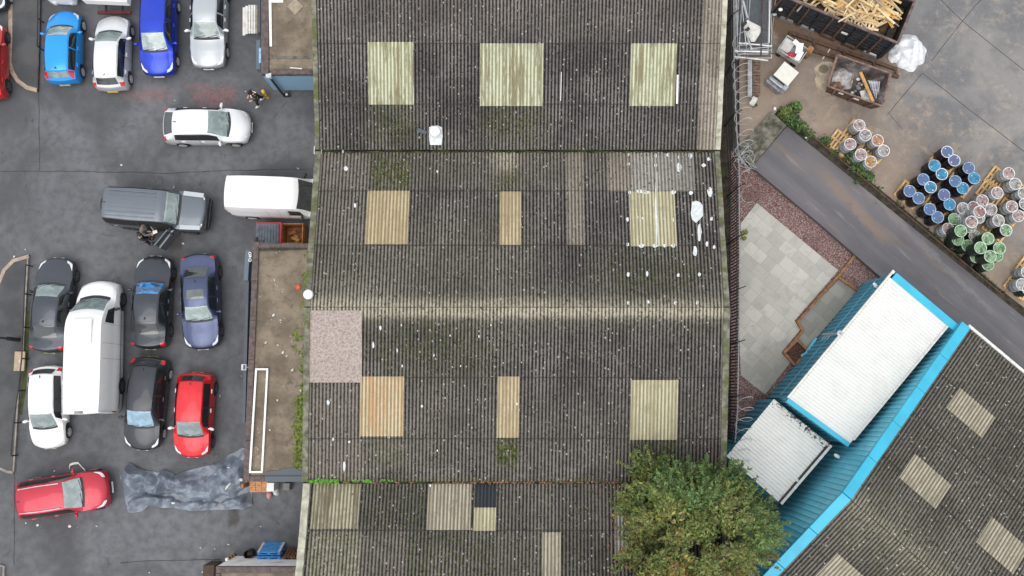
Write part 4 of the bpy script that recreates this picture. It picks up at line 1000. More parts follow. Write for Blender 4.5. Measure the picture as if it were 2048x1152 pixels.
def car(name, label, cat, kind, front, rear, paint, glass, wsglass=None, alloy=None, spokes=5, W=None, zs=1.0, z0=0.0, group=None, roof_mat=None, roof_glass=None, plates=True, seam_b=True, opts=()):
    D = dict(KINDS[kind]); W = W or D['W']; alloy = alloy or A_ALLOY; wsglass = wsglass or glass
    pf = P(*front, .6); pr = P(*rear, .6); d = pf - pr; L = d.length; rz = math.atan2(d.y, d.x); c = (pf + pr) / 2
    t = thing(name, label, cat, (c.x, c.y, z0), rz, group)
    zcf = pchip([(u, .3 + (z - .3) * zs) for u, z in D['zc']]); bl = pchip([(u, .3 + (z - .3) * zs) for u, z in D['belt']])
    cowl, head, rend, rge = D['cowl'], D['head'], D['rend'], D['rge']; hw = W / 2; R = D['rw']
    y1f = pchip([(0, D['hood'] * .86), (.05, D['hood'] * .95), (cowl - .02, D['hood'] * .97), (cowl + .03, D['hood'] * .96), (head, D['roof'] * 1.03), ((head + rend) / 2, D['roof'] * 1.05), (rend, D['roof'] * .99), (min(.985, rge + .01), D['roof'] * 1.12), (1, D['roof'] * 1.15)])
    wf, wr = D['wf'], D['wr']
    pof = pchip([(0, .84), (.02, .885), (.07, .95), (.16, .99), (.3, 1), (.75, 1), (.92, .975), (.98, .93), (1, .89)])
    def prof(u):
        zc = zcf(u); y1 = y1f(u) * hw; po = pof(u) * hw
        cab = 1.0 if cowl < u < rge else 0.0
        z1 = zc - (.035 + .03 * (1 if head < u < rend else .5) * zs) - (.02 if u < cowl else 0)
        z2 = min(bl(u), z1 - .025); y2 = max(po * .945, y1 + .012); y3 = po; z3 = max(.28, min(.62 * zs, z2 - .05))
        sill = .20; y4 = po * .965
        dx = min(abs(u - wf), abs(u - wr)) * L; Ra = R + .055
        if dx < Ra: sill = max(sill, R + math.sqrt(Ra * Ra - dx * dx) * 1.0)
        if u < .03: sill = .24
        if u > .98: sill = .28
        z4 = min(sill, z2 - .03); z3 = max(z3, z4 + .02); z3 = min(z3, z2 - .005)
        return zc, y1, z1, y2, z2, y3, z3, y4, z4
    def S(u, tt, off=0.0):
        s_ = 1 if tt >= 0 else -1; a = abs(tt); zc, y1, z1, y2, z2, y3, z3, y4, z4 = prof(u)
        if a <= 1: y = a * y1; z = zc - (zc - z1) * a ** 2.2
        elif a <= 2:
            f = a - 1; y = y1 + (y2 - y1) * (f ** .9); z = z1 + (z2 - z1) * f; y += .02 * math.sin(pi * f) * (1 if z1 - z2 > .1 else 0)
        elif a <= 3: f = a - 2; y = y2 + (y3 - y2) * math.sin(f * pi / 2); z = z2 + (z3 - z2) * f
        else: f = a - 3; y = y3 + (y4 - y3) * f; z = z3 + (z4 - z3) * f
        q = (y / hw) ** 2
        bx = -D['bf'] * q * max(0, 1 - u / .6) + D['br'] * q * max(0, (u - .6) / .4)
        p = V((L / 2 - u * L + bx, s_ * y, z))
        if off: p = p + nrm(u, tt) * off
        return p
    def nrm(u, tt):
        e = .004; ua, ub = max(0, u - e), min(1, u + e)
        du = S(ub, tt) - S(ua, tt); dv = S(u, tt + e) - S(u, tt - e); n_ = du.cross(dv)
        n_.normalize(); ref = V((0, 1 if tt > 0 else -1, .3)) if abs(tt) > 1.5 else V((0, 0, 1))
        if u > .97: ref = ref + V((-1, 0, 0))
        if u < .03: ref = ref + V((1, 0, 0))
        return n_ if n_.dot(ref) > 0 else -n_
    us = sorted(set([0, .004, .010, .018, .03, .045, .06, .08] + [.1 + .8 * i / 70 for i in range(71)] + [.915, .93, .945, .955, .965, .972, .98, .986, .991, .995, .998, 1] + [cowl, head, rend, rge] + [w_ + s_ * (R + .055) / L * f for w_ in (wf, wr) for s_ in (-1, 1) for f in (1.0, .97, .88, .72, .45)]))
    us = [u for i, u in enumerate(us) if 0 <= u <= 1]
    ts = [0, .15, .3, .45, .6, .72, .84, .93, 1, 1.15, 1.4, 1.6, 1.85, 2, 2.15, 2.4, 2.7, 3, 3.35, 3.7, 4]; ts = [-x for x in ts[:0:-1]] + ts
    b = MB(); rows = [[S(u, tt) for tt in ts] for u in us]; b.grid(rows)
    m = len(ts); b.f.append(list(range(m))); b.mi.append(0); b.f.append([(len(us) - 1) * m + i for i in range(m)][::-1]); b.mi.append(0)
    # dark floor pan inside so the wheel arches read black
    body = b.build('body', paint, t, smooth=True, sharp=38, fixn=True)
    b = MB(); b.box((-.02 * L, 0, .42), (L * .84, W * .60, .30)); b.build('underbody', A_DARK, t)
    def patch(nm, m_, u0, u1, t0, t1, nu=10, nt=10, off=.008, par=t, fu=None, label=None):
        b = MB(); rows = []
        for i in range(nu + 1):
            f = i / nu; row = []
            for j in range(nt + 1):
                g = j / nt; tt = t0 + (t1 - t0) * g
                ua, ub = (u0, u1) if fu is None else fu(g)
                row.append(S(ua + (ub - ua) * f, tt, off))
            rows.append(row)
        b.grid(rows); o = b.build(nm, m_, par, smooth=True, sharp=60)
        c0 = o.data.polygons[len(o.data.polygons) // 2]; tm = (t0 + t1) / 2; r_ = nrm(max(.01, min(.99, (u0 + u1) / 2)), tm if abs(tm) > 1e-6 else .01)
        if c0.normal.dot(r_) < 0: o.data.flip_normals()
        if label: o['label'] = label
        return o
    patch('windscreen', wsglass, cowl + .006, head - .008, -.94, .94, 16, 16, .014)
    patch('scuttle_panel', A_BLACK, cowl - .018, cowl + .008, -.96, .96, 3, 14, .010)
    for wy in (-.15, .55): pass
    b = MB()
    for ty, te in ((-.75, -.05), (.05, .8)): b.bar(S(cowl + .004, ty, .02), S(cowl + .022, te, .02), .025, .02)
    b.build('wiper', A_BLACK, t)
    vanlike = kind in ('van', 'smallvan')
    if not vanlike:
        g0 = .90 if kind != 'boxy' else .8
        patch('rear_window', glass, rend + .012, rge, -g0, g0, 14, 16, .016)
        bp_ = (cowl + rend) / 2 + .02
        e0 = cowl + .065; e1 = rend - .005 if kind not in ('sedan',) else rend + .02
        for sd in (-1, 1):
            for (ua, ub, fa, fb) in ((e0, bp_ - .012, .05, 0), (bp_ + .006, e1, 0, .03)):
                f_ = lambda g, ua=ua, ub=ub, fa=fa, fb=fb: (ua + fa * (1 - g) * .8, ub - fb * g * -.2 - fb * (1 - g) * .0)
                patch('side_window', G_SIDE if 'tint' not in opts else A_DARK, ua, ub, sd * 1.12, sd * 1.90, 10, 6, .007, fu=f_)
            if seam_b: patch('door_pillar', A_BLACK if 'tint' in opts or 'blackpillar' in opts else paint, bp_ - .012, bp_ + .006, sd * 1.12, sd * 1.92, 2, 6, .006)
            for ud in (bp_, cowl + .05, rend - .03): patch('door_seam', A_BLACK, ud - .002, ud + .002, sd * 2.03, sd * 3.7, 1, 8, .003)
    else:
        for sd in (-1, 1):
            ua, ub = cowl + .045, head + .075
            f_ = lambda g, ua=ua, ub=ub: (ua + .035 * (1 - g), ub)
            patch('side_window', glass, ua, ub, sd * 1.25, sd * 1.97, 8, 6, .007, fu=f_)
            for ud in (ub + .01, .48, .60): patch('door_seam', A_OFFWHITE if False else plain('grey_seam', (.30, .30, .30), .8), ud - .0012, ud + .0012, sd * 1.15, sd * 3.7, 1, 12, .003)
            patch('rubbing_strip', plain('grey_trim', (.25, .25, .26), .7), .17, .97, sd * 2.9, sd * 3.15, 30, 2, .012)
        patch('rear_window', glass, .9965, .9985, -.7, -.1, 3, 4, .006)
    # lights
    hl = .075 if kind not in ('boxy', 'van') else .035
    for sd in (-1, 1):
        patch('headlight', A_LAMPW, .020, .020 + hl, sd * .80, sd * 1.9, 6, 6, .009, fu=lambda g: (.016 + .02 * g, .016 + .3 * hl + hl * .9 * g))
        if kind == 'sedan': patch('tail_light', A_LAMPR, .955, .993, sd * 1.0, sd * 2.3, 5, 6, .009)
        elif vanlike: patch('tail_light', A_LAMPR, .986, .997, sd * 2.15, sd * 2.75, 3, 5, .01)
        elif 'tall_lamps' in opts: patch('tail_light', A_LAMPR, rend + .01, .975, sd * .97, sd * 1.75, 8, 4, .010)
        else: patch('tail_light', A_LAMPR, rge - .012, .985, sd * 1.0, sd * 2.2, 6, 6, .009)
        mp = S(cowl + .06, sd * 2.0); b = MB(); M = Matrix.Translation(mp + V((-.02, sd * .15, .05))) @ Matrix.Rotation(sd * -.28, 4, 'Z')
        b.ball((0, 0, 0), (.075, .135, .085), 12, 8, M); b.bar(mp + V((-.02, -sd * .02, .02)), mp + V((-.01, sd * .08, .02)), .05, .04)
        b.build('wing_mirror', A_BLACK if vanlike or 'blackmirror' in opts else (A_LAMPW if 'chrome' in opts else paint), t, smooth=True)
        if not vanlike:
            for ud in ((cowl + rend) / 2 - .02, rend - .09):
                q = S(ud, sd * 2.22, .02); b = MB(); b.box((0, 0, 0), (.20, .05, .035), M=Matrix.Translation(q)); b.build('door_handle', A_ALLOY if 'chrome' in opts else paint, t, bevel=.01)
    patch('grille', A_BLACK, .001, .0045, -.55, .55, 2, 8, .006)
    if plates:
        fz = S(0.0, 0); b = MB(); b.box((L / 2 - .004, 0, .40), (.02, .52, .115)); b.build('number_plate', A_WHITE, t)
        b = MB(); b.box((-L / 2 + .006, 0, .62 if vanlike or kind == 'boxy' else .41), (.02, .52, .115)); b.build('number_plate', A_PLATEY, t)
    # wheels
    wm = wheel_meshes(R, alloy, spokes)
    for u in (wf, wr):
        for sd in (-1, 1):
            w = bpy.data.objects.new('wheel', wm[0]); COL.objects.link(w); w.parent = t
            w.location = (L / 2 - u * L - (D['bf'] * max(0, 1 - u / .6) * .6 if u < .5 else 0) * .0, sd * (hw - .088), R + .005); w.rotation_euler = (0, 0, 0 if sd > 0 else pi)
            r = bpy.data.objects.new('rim', wm[1]); COL.objects.link(r); r.parent = w
    # aerial
    if 'noaerial' not in opts and not vanlike:
        q = S(rend - .04, 0, .02); b = MB(); b.bar(q, q + V((-.12, 0, .05)), .03, .03); b.build('aerial', A_BLACK, t)
    if roof_glass:
        for ua, ub in roof_glass: patch('sunroof', A_SUN, ua, ub, -.72, .72, 6, 8, .006)
    if 'rails' in opts:
        for sd in (-1, 1):
            b = MB(); b.tube([S(head + .03 + (rend - head - .06) * i / 8, sd * .88, .045) for i in range(9)], .022, 6); b.build('roof_rail', A_ALLOY, t)
    return t, S, patch, L, W
G_SIDE = m_glass('glass_side', (.014, .018, .02), .12, .5)
A_SUN = m_glass('sunroof_glass', (.11, .13, .13), .1)
G_GREEN = m_glass('glass_green_grey', (.22, .285, .28)); G_DARK = m_glass('glass_dark', (.035, .043, .045)); G_BLUE = m_glass('glass_pale_blue', (.26, .42, .54))  # green and pale windscreen glass: sky reflection put into the base colour
G_PALE = m_glass('glass_pale', (.34, .42, .41)); G_SHADE = m_glass('glass_bright_blue', (.03, .26, .66), .12, .9, .75)
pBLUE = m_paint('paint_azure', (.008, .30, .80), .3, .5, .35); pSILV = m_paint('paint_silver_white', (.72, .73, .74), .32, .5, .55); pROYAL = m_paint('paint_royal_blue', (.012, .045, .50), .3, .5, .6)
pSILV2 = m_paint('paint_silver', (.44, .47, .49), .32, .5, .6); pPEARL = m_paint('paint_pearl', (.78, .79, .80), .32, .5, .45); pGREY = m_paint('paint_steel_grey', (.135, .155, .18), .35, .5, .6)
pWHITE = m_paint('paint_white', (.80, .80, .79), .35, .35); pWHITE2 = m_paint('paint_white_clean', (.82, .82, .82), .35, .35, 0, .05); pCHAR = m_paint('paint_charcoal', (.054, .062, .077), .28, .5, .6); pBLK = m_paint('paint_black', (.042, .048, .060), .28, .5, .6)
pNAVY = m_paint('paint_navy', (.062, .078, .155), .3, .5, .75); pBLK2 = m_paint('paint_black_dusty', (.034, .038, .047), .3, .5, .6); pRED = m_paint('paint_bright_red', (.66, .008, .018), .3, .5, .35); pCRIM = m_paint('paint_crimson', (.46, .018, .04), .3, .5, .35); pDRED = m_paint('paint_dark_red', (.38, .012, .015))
gp = 'vehicles parked in the yard'
sz = lambda x, y, ox=0, oy=0, s=2.731: (ox + x / s, oy + y / s)
car('parked_car', 'bright azure blue hatchback with tall red tail lights beside the kerbed footway', 'car', 'hatch', sz(354, 58), sz(346, 460), pBLUE, G_GREEN, G_PALE, opts=('tall_lamps',), group=gp, W=1.66, spokes=7)
car('parked_car', 'silver white hatchback parked between the azure car and the royal blue car', 'car', 'hatch', sz(622, 85), sz(607, 497), pSILV, G_DARK, G_GREEN, opts=('blackpillar', 'chrome'), group=gp, W=1.68, spokes=6)
car('parked_car', 'royal blue hatchback with nose towards the open yard, cut by the top edge', 'car', 'hatch', sz(862, 414), sz(872, -55), pROYAL, G_DARK, G_PALE, group=gp, W=1.75, zs=1.06)
car('parked_car', 'silver saloon parked to the right of the royal blue car', 'car', 'sedan', sz(1134, 372), sz(1150, -140), pSILV2, G_DARK, G_GREEN, group=gp, W=1.78, spokes=10, opts=('chrome',))
car('parked_car', 'pearl white fastback hatchback standing crosswise in the open yard near the red stain', 'car', 'fast', sz(1372, 690), sz(897, 692), pPEARL, G_DARK, G_GREEN, group=gp, opts=('tint', 'chrome'), spokes=10)
lr, Slr, plr, Llr, Wlr = car('parked_car', 'steel grey boxy off-roader with spare wheel on the back and its driver door open', 'off-roader', 'boxy', sz(652, 650, 180, 190), sz(114, 612, 180, 190), pGREY, G_DARK, G_PALE, group=gp, alloy=A_DALLOY, opts=('tint',), plates=True)
car('parked_van', 'white panel van nosed in under the warehouse eaves', 'van', 'smallvan', sz(1342, 575, 180, 190), sz(771, 556, 180, 190), pWHITE2, G_DARK, G_DARK, group=gp, plates=False)
car('parked_car', 'charcoal coupe saloon beside the grassy footway edge, left of the large white van', 'car', 'sedan', sz(314, 95, 0, 480), sz(264, 618, 0, 480), pCHAR, G_DARK, G_GREEN, group=gp, W=1.80, alloy=A_DALLOY, opts=('blackmirror',))
vn, Sv, pv, Lv, Wv = car('parked_van', 'large long white high-roof van parked among the cars', 'van', 'van', sz(552, 222, 0, 480), sz(538, 405, 0, 680), pWHITE, G_DARK, G_GREEN, group=gp, alloy=A_DALLOY, plates=False)
car('parked_car', 'black saloon with a bright blue shade behind its windscreen', 'car', 'sedan', sz(845, 85, 0, 480), sz(817, 598, 0, 480), pBLK, G_DARK, G_SHADE, group=gp, alloy=A_DALLOY, roof_glass=None, W=1.80)
car('parked_car', 'navy blue saloon with a pale glass sunroof', 'car', 'sedan', sz(1104, 598, 0, 480), sz(1090, 73, 0, 480), pNAVY, G_DARK, G_PALE, group=gp, alloy=A_DALLOY, roof_glass=[(.505, .60)], W=1.80)
car('parked_car', 'small white hatchback at the left, squeezed beside the large white van', 'car', 'hatch', sz(266, 595, 0, 680), sz(266, 140, 0, 680), pWHITE, G_DARK, G_GREEN, group=gp, W=1.68, opts=('blackpillar',))
car('parked_car', 'dusty black hatchback with pale blue windscreen and chrome window line', 'car', 'hatch', sz(772, 603, 0, 680), sz(828, 90, 0, 680), pBLK2, G_DARK, G_BLUE, group=gp, W=1.80, opts=('blackpillar',), spokes=8, zs=1.04)
car('parked_car', 'bright red hatchback with its nose towards the tarpaulin', 'car', 'hatch', sz(1046, 643, 0, 680), sz(1076, 175, 0, 680), pRED, G_DARK, G_GREEN, group=gp, W=1.76, alloy=A_DALLOY, opts=('chrome', 'blackpillar'))
car('parked_car', 'crimson red estate with silver roof rails, slewed across the yard at the lower left', 'car', 'suv', sz(505, 280, 0, 852, 2.275), sz(82, 342, 0, 852, 2.275), pCRIM, G_DARK, G_PALE, group=gp, opts=('rails', 'blackpillar'), W=1.86)
car('parked_car', 'dark red car cut off by the left edge of the picture', 'car', 'hatch', (-24, 44), (-22, 201), pDRED, G_DARK, None, group=gp, W=1.70, alloy=A_DALLOY)
car('parked_car', 'black car in the top left corner, mostly out of view', 'car', 'hatch', (-19, 24), (-22, -140), pBLK, G_DARK, None, group=gp, W=1.72)
# van roof hatch, and the off-roader's extras
b = MB(); c0 = Sv(.40, 0); b.box((c0.x - .02, 0, 2.50), (1.15, .95, .06)); b.box((c0.x - .42, .0, 2.52), (.12, .85, .07)); b.build('roof_hatch', pWHITE, vn, bevel=.03)
b = MB(); b.bar((-Lv / 2 + .16, -.55, 2.485), (-Lv / 2 + .16, .55, 2.485), .05, .02); b.box((-Lv / 2 + .12, .05, 2.49), (.12, .40, .03), mi=1); b.build('rear_marker', [pWHITE, A_KERBG], vn)
b = MB(); Mx = Matrix.Translation((-Llr / 2 - .12, .05, .95)) @ Matrix.Rotation(pi / 2, 4, 'Y')
b.lathe([(.02, -.10), (.34, -.10), (.38, -.06), (.385, .06), (.34, .11), (.02, .11)], 26, Mx); b.build('spare_wheel', A_BLACK, lr, smooth=True)
for i in range(7):
    y = -.62 + i * 1.24 / 6; b = MB(); b.bar((Llr / 2 - .455 * Llr, y, 1.885), (Llr / 2 - .93 * Llr, y, 1.888), .045, .018); b.build('roof_rib', pGREY, lr, bevel=.006)
b = MB(); b.bar((Llr / 2 - .03 * Llr, -.78, .72), (Llr / 2 - .03 * Llr, .78, .72), .30, .30); b.bar((Llr / 2 + .02, -.7, .55), (Llr / 2 + .02, .7, .55), .10, .25); b.build('bumper', A_BLACK, lr, bevel=.05)
for sd in (-1, 1):
    b = MB(); b.bar((Llr / 2 - .04 * Llr, sd * .80, 1.115), (Llr / 2 - .24 * Llr, sd * .84, 1.165), .22, .03); b.build('wing_panel', pSILV2, lr, bevel=.01)
plr('door_opening', A_DARK, .285, .47, -1.15, -3.6, 6, 12, .012)
# open driver's door hinged at the front edge, swung about sixty degrees
dr = MB(); hx = Llr / 2 - .30 * Llr; hg = V((hx, -Wlr / 2 + .03, 0)); dd = V((math.cos(math.radians(238)), math.sin(math.radians(238)), 0)); dn = V((-dd.y, dd.x, 0))
dr.bar(hg + V((0, 0, .72)), hg + dd * 1.12 + V((0, 0, .72)), .10, .80); dr.bar(hg + dd * .16 + V((0, 0, 1.66)), hg + dd * 1.1 + V((0, 0, 1.70)), .06, .06)
dr.bar(hg + dd * .02 + V((0, 0, 1.12)), hg + dd * .30 + V((0, 0, 1.68)), .06, .05); dr.bar(hg + dd * 1.1 + V((0, 0, 1.12)), hg + dd * 1.07 + V((0, 0, 1.70)), .06, .05)
dr.bar(hg + dd * .04 + V((0, 0, 1.125)), hg + dd * 1.12 + V((0, 0, 1.125)), .11, .03, 2); dr.bar(hg + dd * .08 - dn * .055 + V((0, 0, .75)), hg + dd * 1.06 - dn * .055 + V((0, 0, .75)), .02, .68, 1)
d_o = dr.build('open_door', [pGREY, A_BLACK, pSILV2], lr, bevel=.01)
b = MB(); b.bar(hg + dd * .2 + V((0, 0, 1.4)), hg + dd * 1.06 + V((0, 0, 1.4)), .015, .50); b.build('door_glass', G_DARK, d_o)
b = MB(); b.ball(hg + dd * .25 + dn * .14 + V((0, 0, 1.2)), (.08, .13, .1), 10, 7); b.build('wing_mirror', A_BLACK, d_o, smooth=True)
# tails of two white vehicles at the top edge
tr = thing('parked_truck', 'white tipper lorry tail with a red underrun bar at the top edge', 'lorry', (P(217, -40).x, P(217, -40).y, 0))
b = MB(); a, c = P(172, 4, 1.3), P(262, 8, 1.3); b.bar(a + V((0, 2.4, 0)) * 1, c + V((0, 2.4, 0)), 4.8, .5); b.build('load_bed', pWHITE, tr, world=True, bevel=.03)
b = MB()
for i in range(4): q = a.lerp(c, .1 + .26 * i); b.bar(q + V((0, .05, .255)), q + V((.1, .45, .255)), .03, .02)
for (f, g) in ((.28, .42), (.55, .7)): b.bar(a.lerp(c, f) + V((0, .12, .26)), a.lerp(c, g) + V((0, .12, .26)), .12, .02)
b.build('tail_fitting', A_SLATE, tr, world=True)
b = MB(); b.bar(P(196, 25, .5), P(262, 25, .5), .16, .12); b.build('underrun_bar', plain('dark_red_steel', (.10, .016, .02), .6, .3), tr, world=True)
b = MB(); b.bar(P(212, -4, .55), P(212, 24, .55), .08, .08); b.bar(P(245, -10, .55), P(245, 24, .55), .08, .08); b.build('chassis', A_BLACK, tr, world=True)
wmm = wheel_meshes(.34, A_DALLOY, 5)
for px in (186, 250):
    w = bpy.data.objects.new('wheel', wmm[0]); COL.objects.link(w); w.parent = tr; q = P(px, -40, .34); w.location = q - V(tr.location); w.rotation_euler = (0, 0, pi / 2)
tr = thing('parked_trailer', 'rounded tail of a white van or trailer at the top edge, above the azure car', 'trailer', (P(125, -40).x, P(125, -40).y, 0))
b = MB(); a, c = P(97, 1, 1.0), P(150, 4, 1.0); b.bar(a + V((0, 1.5, 0)), c + V((0, 1.5, 0)), 3.0, 1.0); b.build('body', pWHITE, tr, world=True, bevel=.12)
for px in (111, 144):
    b = MB(); b.ball(P(px, 4, .75), (.16, .16, .2), 10, 7); b.build('corner_bumper', A_OFFWHITE, tr, world=True, smooth=True)
    w = bpy.data.objects.new('wheel', wmm[0]); COL.objects.link(w); w.parent = tr; q = P(px, -30, .34); w.location = q - V(tr.location); w.rotation_euler = (0, 0, pi / 2)
# ------------------------------------------------------------------ yard clutter, west side
def cloth(name, label, cat, outline_top, outline_bot, z0, nx, ny, hfun, m, group=None):
    b = MB(); rows = []
    def along(pl, f):
        k = f * (len(pl) - 1); i = min(int(k), len(pl) - 2); return V(pl[i]).lerp(V(pl[i + 1]), k - i)
    for i in range(ny + 1):
        row = []
        for j in range(nx + 1):
            fx, fy = j / nx, i / ny; p = along(outline_top, fx).lerp(along(outline_bot, fx), fy)
            e = min(1, min(fx, 1 - fx) * 9, min(fy, 1 - fy) * 6)
            dx, dy, h = hfun(p, fx, fy, e); row.append(V((p.x + dx, p.y + dy, z0 + h)))
        rows.append(row)
    b.grid(rows); o = single(name, b, m, label, cat, group, smooth=True, sharp=14)
    if sum(pl.normal.z for pl in o.data.polygons) < 0: o.data.flip_normals()
    return o
def ridged(p, s, seed):
    v = mnoise.noise((p.x * s + seed, p.y * s, seed)); return 1 - abs(v) * 2
def tarp_h(p, fx, fy, e):
    h = .34 * e * (.35 + .65 * math.exp(-((fy - .40) / .36) ** 2))
    wx = p.x + .28 * mnoise.noise((p.x * .7, p.y * .7, 2)); wy = p.y + .35 * mnoise.noise((p.x * .7, p.y * .7, 6))
    for k_, (an, fr, am) in enumerate(((.5, .55, .30), (1.25, .75, .26), (2.2, .62, .24), (2.75, 1.25, .20), (.95, 1.6, .16), (.1, 2.3, .10), (1.9, 2.9, .075), (2.5, 3.7, .05))):
        q = (wx * math.cos(an) + wy * math.sin(an)) * fr + k_ * .37; tri = abs((q % 1) - .5) * 2
        h += 1.0 * am * (.35 + .65 * e) * (tri - .5) * (.5 + 1.0 * abs(mnoise.noise((p.x * .6 + k_, p.y * .6, k_))) * 1.6)
    h += .04 * e
    h += .50 * e * math.exp(-((fx - .07) / .06) ** 2 - ((fy - .25) / .4) ** 2) + .35 * math.exp(-((fx - .36) / .035) ** 2 - ((fy - .12) / .15) ** 2)
    h -= .30 * e * math.exp(-((fy - .70 + .05 * math.sin(fx * 6)) / .05) ** 2)
    return .09 * mnoise.noise((p.x * 2, p.y * 2, 5)), .10 * mnoise.noise((p.x * 2, p.y * 2, 9)), max(.03 + .03 * abs(mnoise.noise((p.x * 3, p.y * 3, 1))), h + .05)
ot = [P(x, y) for x, y in ((262, 925), (290, 938), (316, 946), (330, 936), (352, 950), (378, 942), (420, 932), (455, 912), (485, 896), (506, 894))]
ob = [P(x, y) for x, y in ((258, 1026), (283, 1022), (300, 1011), (330, 1014), (365, 1021), (400, 1022), (435, 1021), (465, 1021), (488, 1018), (505, 1010))]
ot[0] = P(240, 955); ot.insert(1, P(258, 925)); ob[0] = P(258, 1024)
tp = cloth('tarpaulin', 'crumpled blue grey tarpaulin spread on the tarmac beside the crimson estate', 'tarpaulin', ot, ob, .0, 130, 60, tarp_h, A_TARP)
for (x, y, z, sx, sy, rz) in ((456, 972, .75, .24, .05, .9), (482, 960, .62, .09, .08, 0), (457, 935, .55, .07, .03, .2), (347, 1006, .3, .1, .06, 0)):
    litter(x, y, z, sx, sy, A_OFFWHITE, 'pale scrap of litter lying on the blue grey tarpaulin', 'scraps on the tarpaulin', rz=rz)
for (x, y, sx, sy) in ((243, 330, .10, .07), (366, 487, .09, .07), (29, 513, .08, .07), (51, 499, .05, .05), (596, 337, .10, .04), (628, 338, .05, .05), (193, 1052, .07, .05), (75, 1050, .1, .08), (140, 1052, .12, .1), (457, 1089, .05, .09), (401, 1095, .06, .05), (430, 1098, .05, .05), (405, 1144, .06, .06), (440, 790, .04, .04), (483, 752, .04, .04), (109, 942, .06, .06), (52, 1046, .06, .05), (440, 793, .05, .04), (299, 1145, .05, .05), (522, 1053, .05, .05), (350, 201, .05, .05), (491, 183, .05, .04)):
    litter(x, y, .0, sx * .75, sy * .75, A_OFFWHITE)
b = MB(); pts = [P(140, 945, .05), P(138, 937, .06), P(139, 930, .06), P(146, 927, .05), P(156, 926, .07), P(163, 934, .06), P(170, 941, .05)]
rows = [[p + V((.0, .05, 0)), p + V((.03, -.05, .01))] for p in pts]; b.grid(rows); b.f += [f[::-1] for f in []]; single('packaging_strap', b, A_OFFWHITE, 'crooked strip of pale packaging lying beside the crimson estate', 'packaging strip', smooth=True)
# waste bin and crate tucked by the annexe
wb = thing('waste_bin', 'red wheeled waste bin with ribbed dark lid by the corner of the flat roofed annexe', 'bin', tuple(P(549, 474, 0)))
c = P(549, 474, 0); b = MB(); b.box((c.x, c.y, .62), (1.20, 1.02, .96), taper=1.06); b.build('body', A_REDPL, wb, world=True, bevel=.04)
b = MB(); b.box((c.x - .04, c.y - .04, 1.14), (1.12, .96, .08)); 
for i in range(7): b.box((c.x - .46 + i * .14, c.y - .06, 1.19), (.05, .80, .03))
b.build('lid', A_LID, wb, world=True, bevel=.02)
for dx in (-.45, .45):
    for dy in (-.4, .4):
        b = MB(); b.tube([(c.x + dx - .03, c.y + dy, .09), (c.x + dx + .03, c.y + dy, .09)], .09, 12); b.build('wheel', A_RUBBER, wb, world=True)
cr = thing('open_crate', 'open orange brown crate holding scraps, between red bin and warehouse', 'crate', tuple(P(594, 474, 0)))
c = P(594, 474, 0); b = MB()
for (dx, dy, sx, sy) in ((0, .48, 1.05, .05), (0, -.48, 1.05, .05), (-.5, 0, .05, .9), (.5, 0, .05, .9)): b.box((c.x + dx, c.y + dy, .5), (sx, sy, .96))
b.box((c.x, c.y, .06), (.98, .9, .06)); b.build('body', A_ORBRN, cr, world=True)
for i in range(6):
    q = c + V((random.uniform(-.3, .3), random.uniform(-.3, .3), .2 + .05 * i)); b = MB(); b.box((0, 0, 0), (.4, .16, .08), M=Matrix.Translation(q) @ Matrix.Rotation(random.random() * 3, 4, 'Z') @ Matrix.Rotation(.3, 4, 'X')); single('wood_scrap', b, random.choice([A_ORBRN, A_WOODO, A_PALLETBR]), 'scrap of wood inside the open orange brown crate', 'wood scrap', 'scraps in the crate')
# things under the south edge of the annexe
c = P(524, 971, 0)
b = MB()
for i in range(3):
    for j in range(5): b.box((c.x - .28 + i * .28, c.y - .2 + j * .105, .3 + .0), (.27, .1, .58))
single('brick_stack', b, A_BRICK, 'stack of orange bricks at the south edge of the flat roofed annexe', 'bricks', bevel=.006)
b = MB(); b.box((P(540, 970).x, P(540, 970).y, .25), (.14, .5, .5)); single('brown_board', b, A_EDGE, 'brown board standing beside the stack of orange bricks', 'board')
c = P(552, 970, 0); b = MB(); b.box((c.x, c.y, .5), (.30, .36, 1.0)); b.box((c.x, c.y, 1.01), (.34, .40, .05), mi=1); single('white_cabinet', b, [A_OFFWHITE, A_WHITE], 'small white cabinet between the bricks and the grey slab', 'cabinet', bevel=.01)
c = P(540, 989, 0); b = MB(); b.ball((c.x, c.y, .16), (.12, .19, .17), 12, 8); single('pink_sack', b, A_PINK, 'small pink sack slumped in front of the white cabinet', 'sack', smooth=True)
def crumple(name, label, cat, c, r, h, m, seed, n=22, group=None, z0=0., sc=3.0):
    b = MB(); rows = []
    for i in range(n + 1):
        row = []
        for j in range(n + 1):
            x, y = 2 * j / n - 1, 2 * i / n - 1; rr = math.hypot(x, y); mx = max(abs(x), abs(y), 1e-6); k = mx / max(rr, 1e-6)
            x2, y2 = x * k, y * k; q = min(1, mx); ed = 1 + .28 * mnoise.noise((x2 * 1.6 + seed, y2 * 1.6, seed)); px, py = c.x + x2 * r[0] * ed, c.y + y2 * r[1] * ed
            hh = h * (1 - q ** 3) * (.5 + .5 * ridged(V((px, py, 0)), sc, seed)) + h * .3 * (1 - q) + .02
            row.append(V((px, py, z0 + max(.015, hh))))
        rows.append(row)
    b.grid(rows); o = single(name, b, m, label, cat, group, smooth=True, sharp=22)
    if sum(pl.normal.z for pl in o.data.polygons) < 0: o.data.flip_normals()
    return o
crumple('crumpled_packaging', 'crumpled white packaging on the tarmac in front of the white cabinet', 'packaging', P(553, 984), (.18, .16), .3, A_PLASTIC, 4, 12)
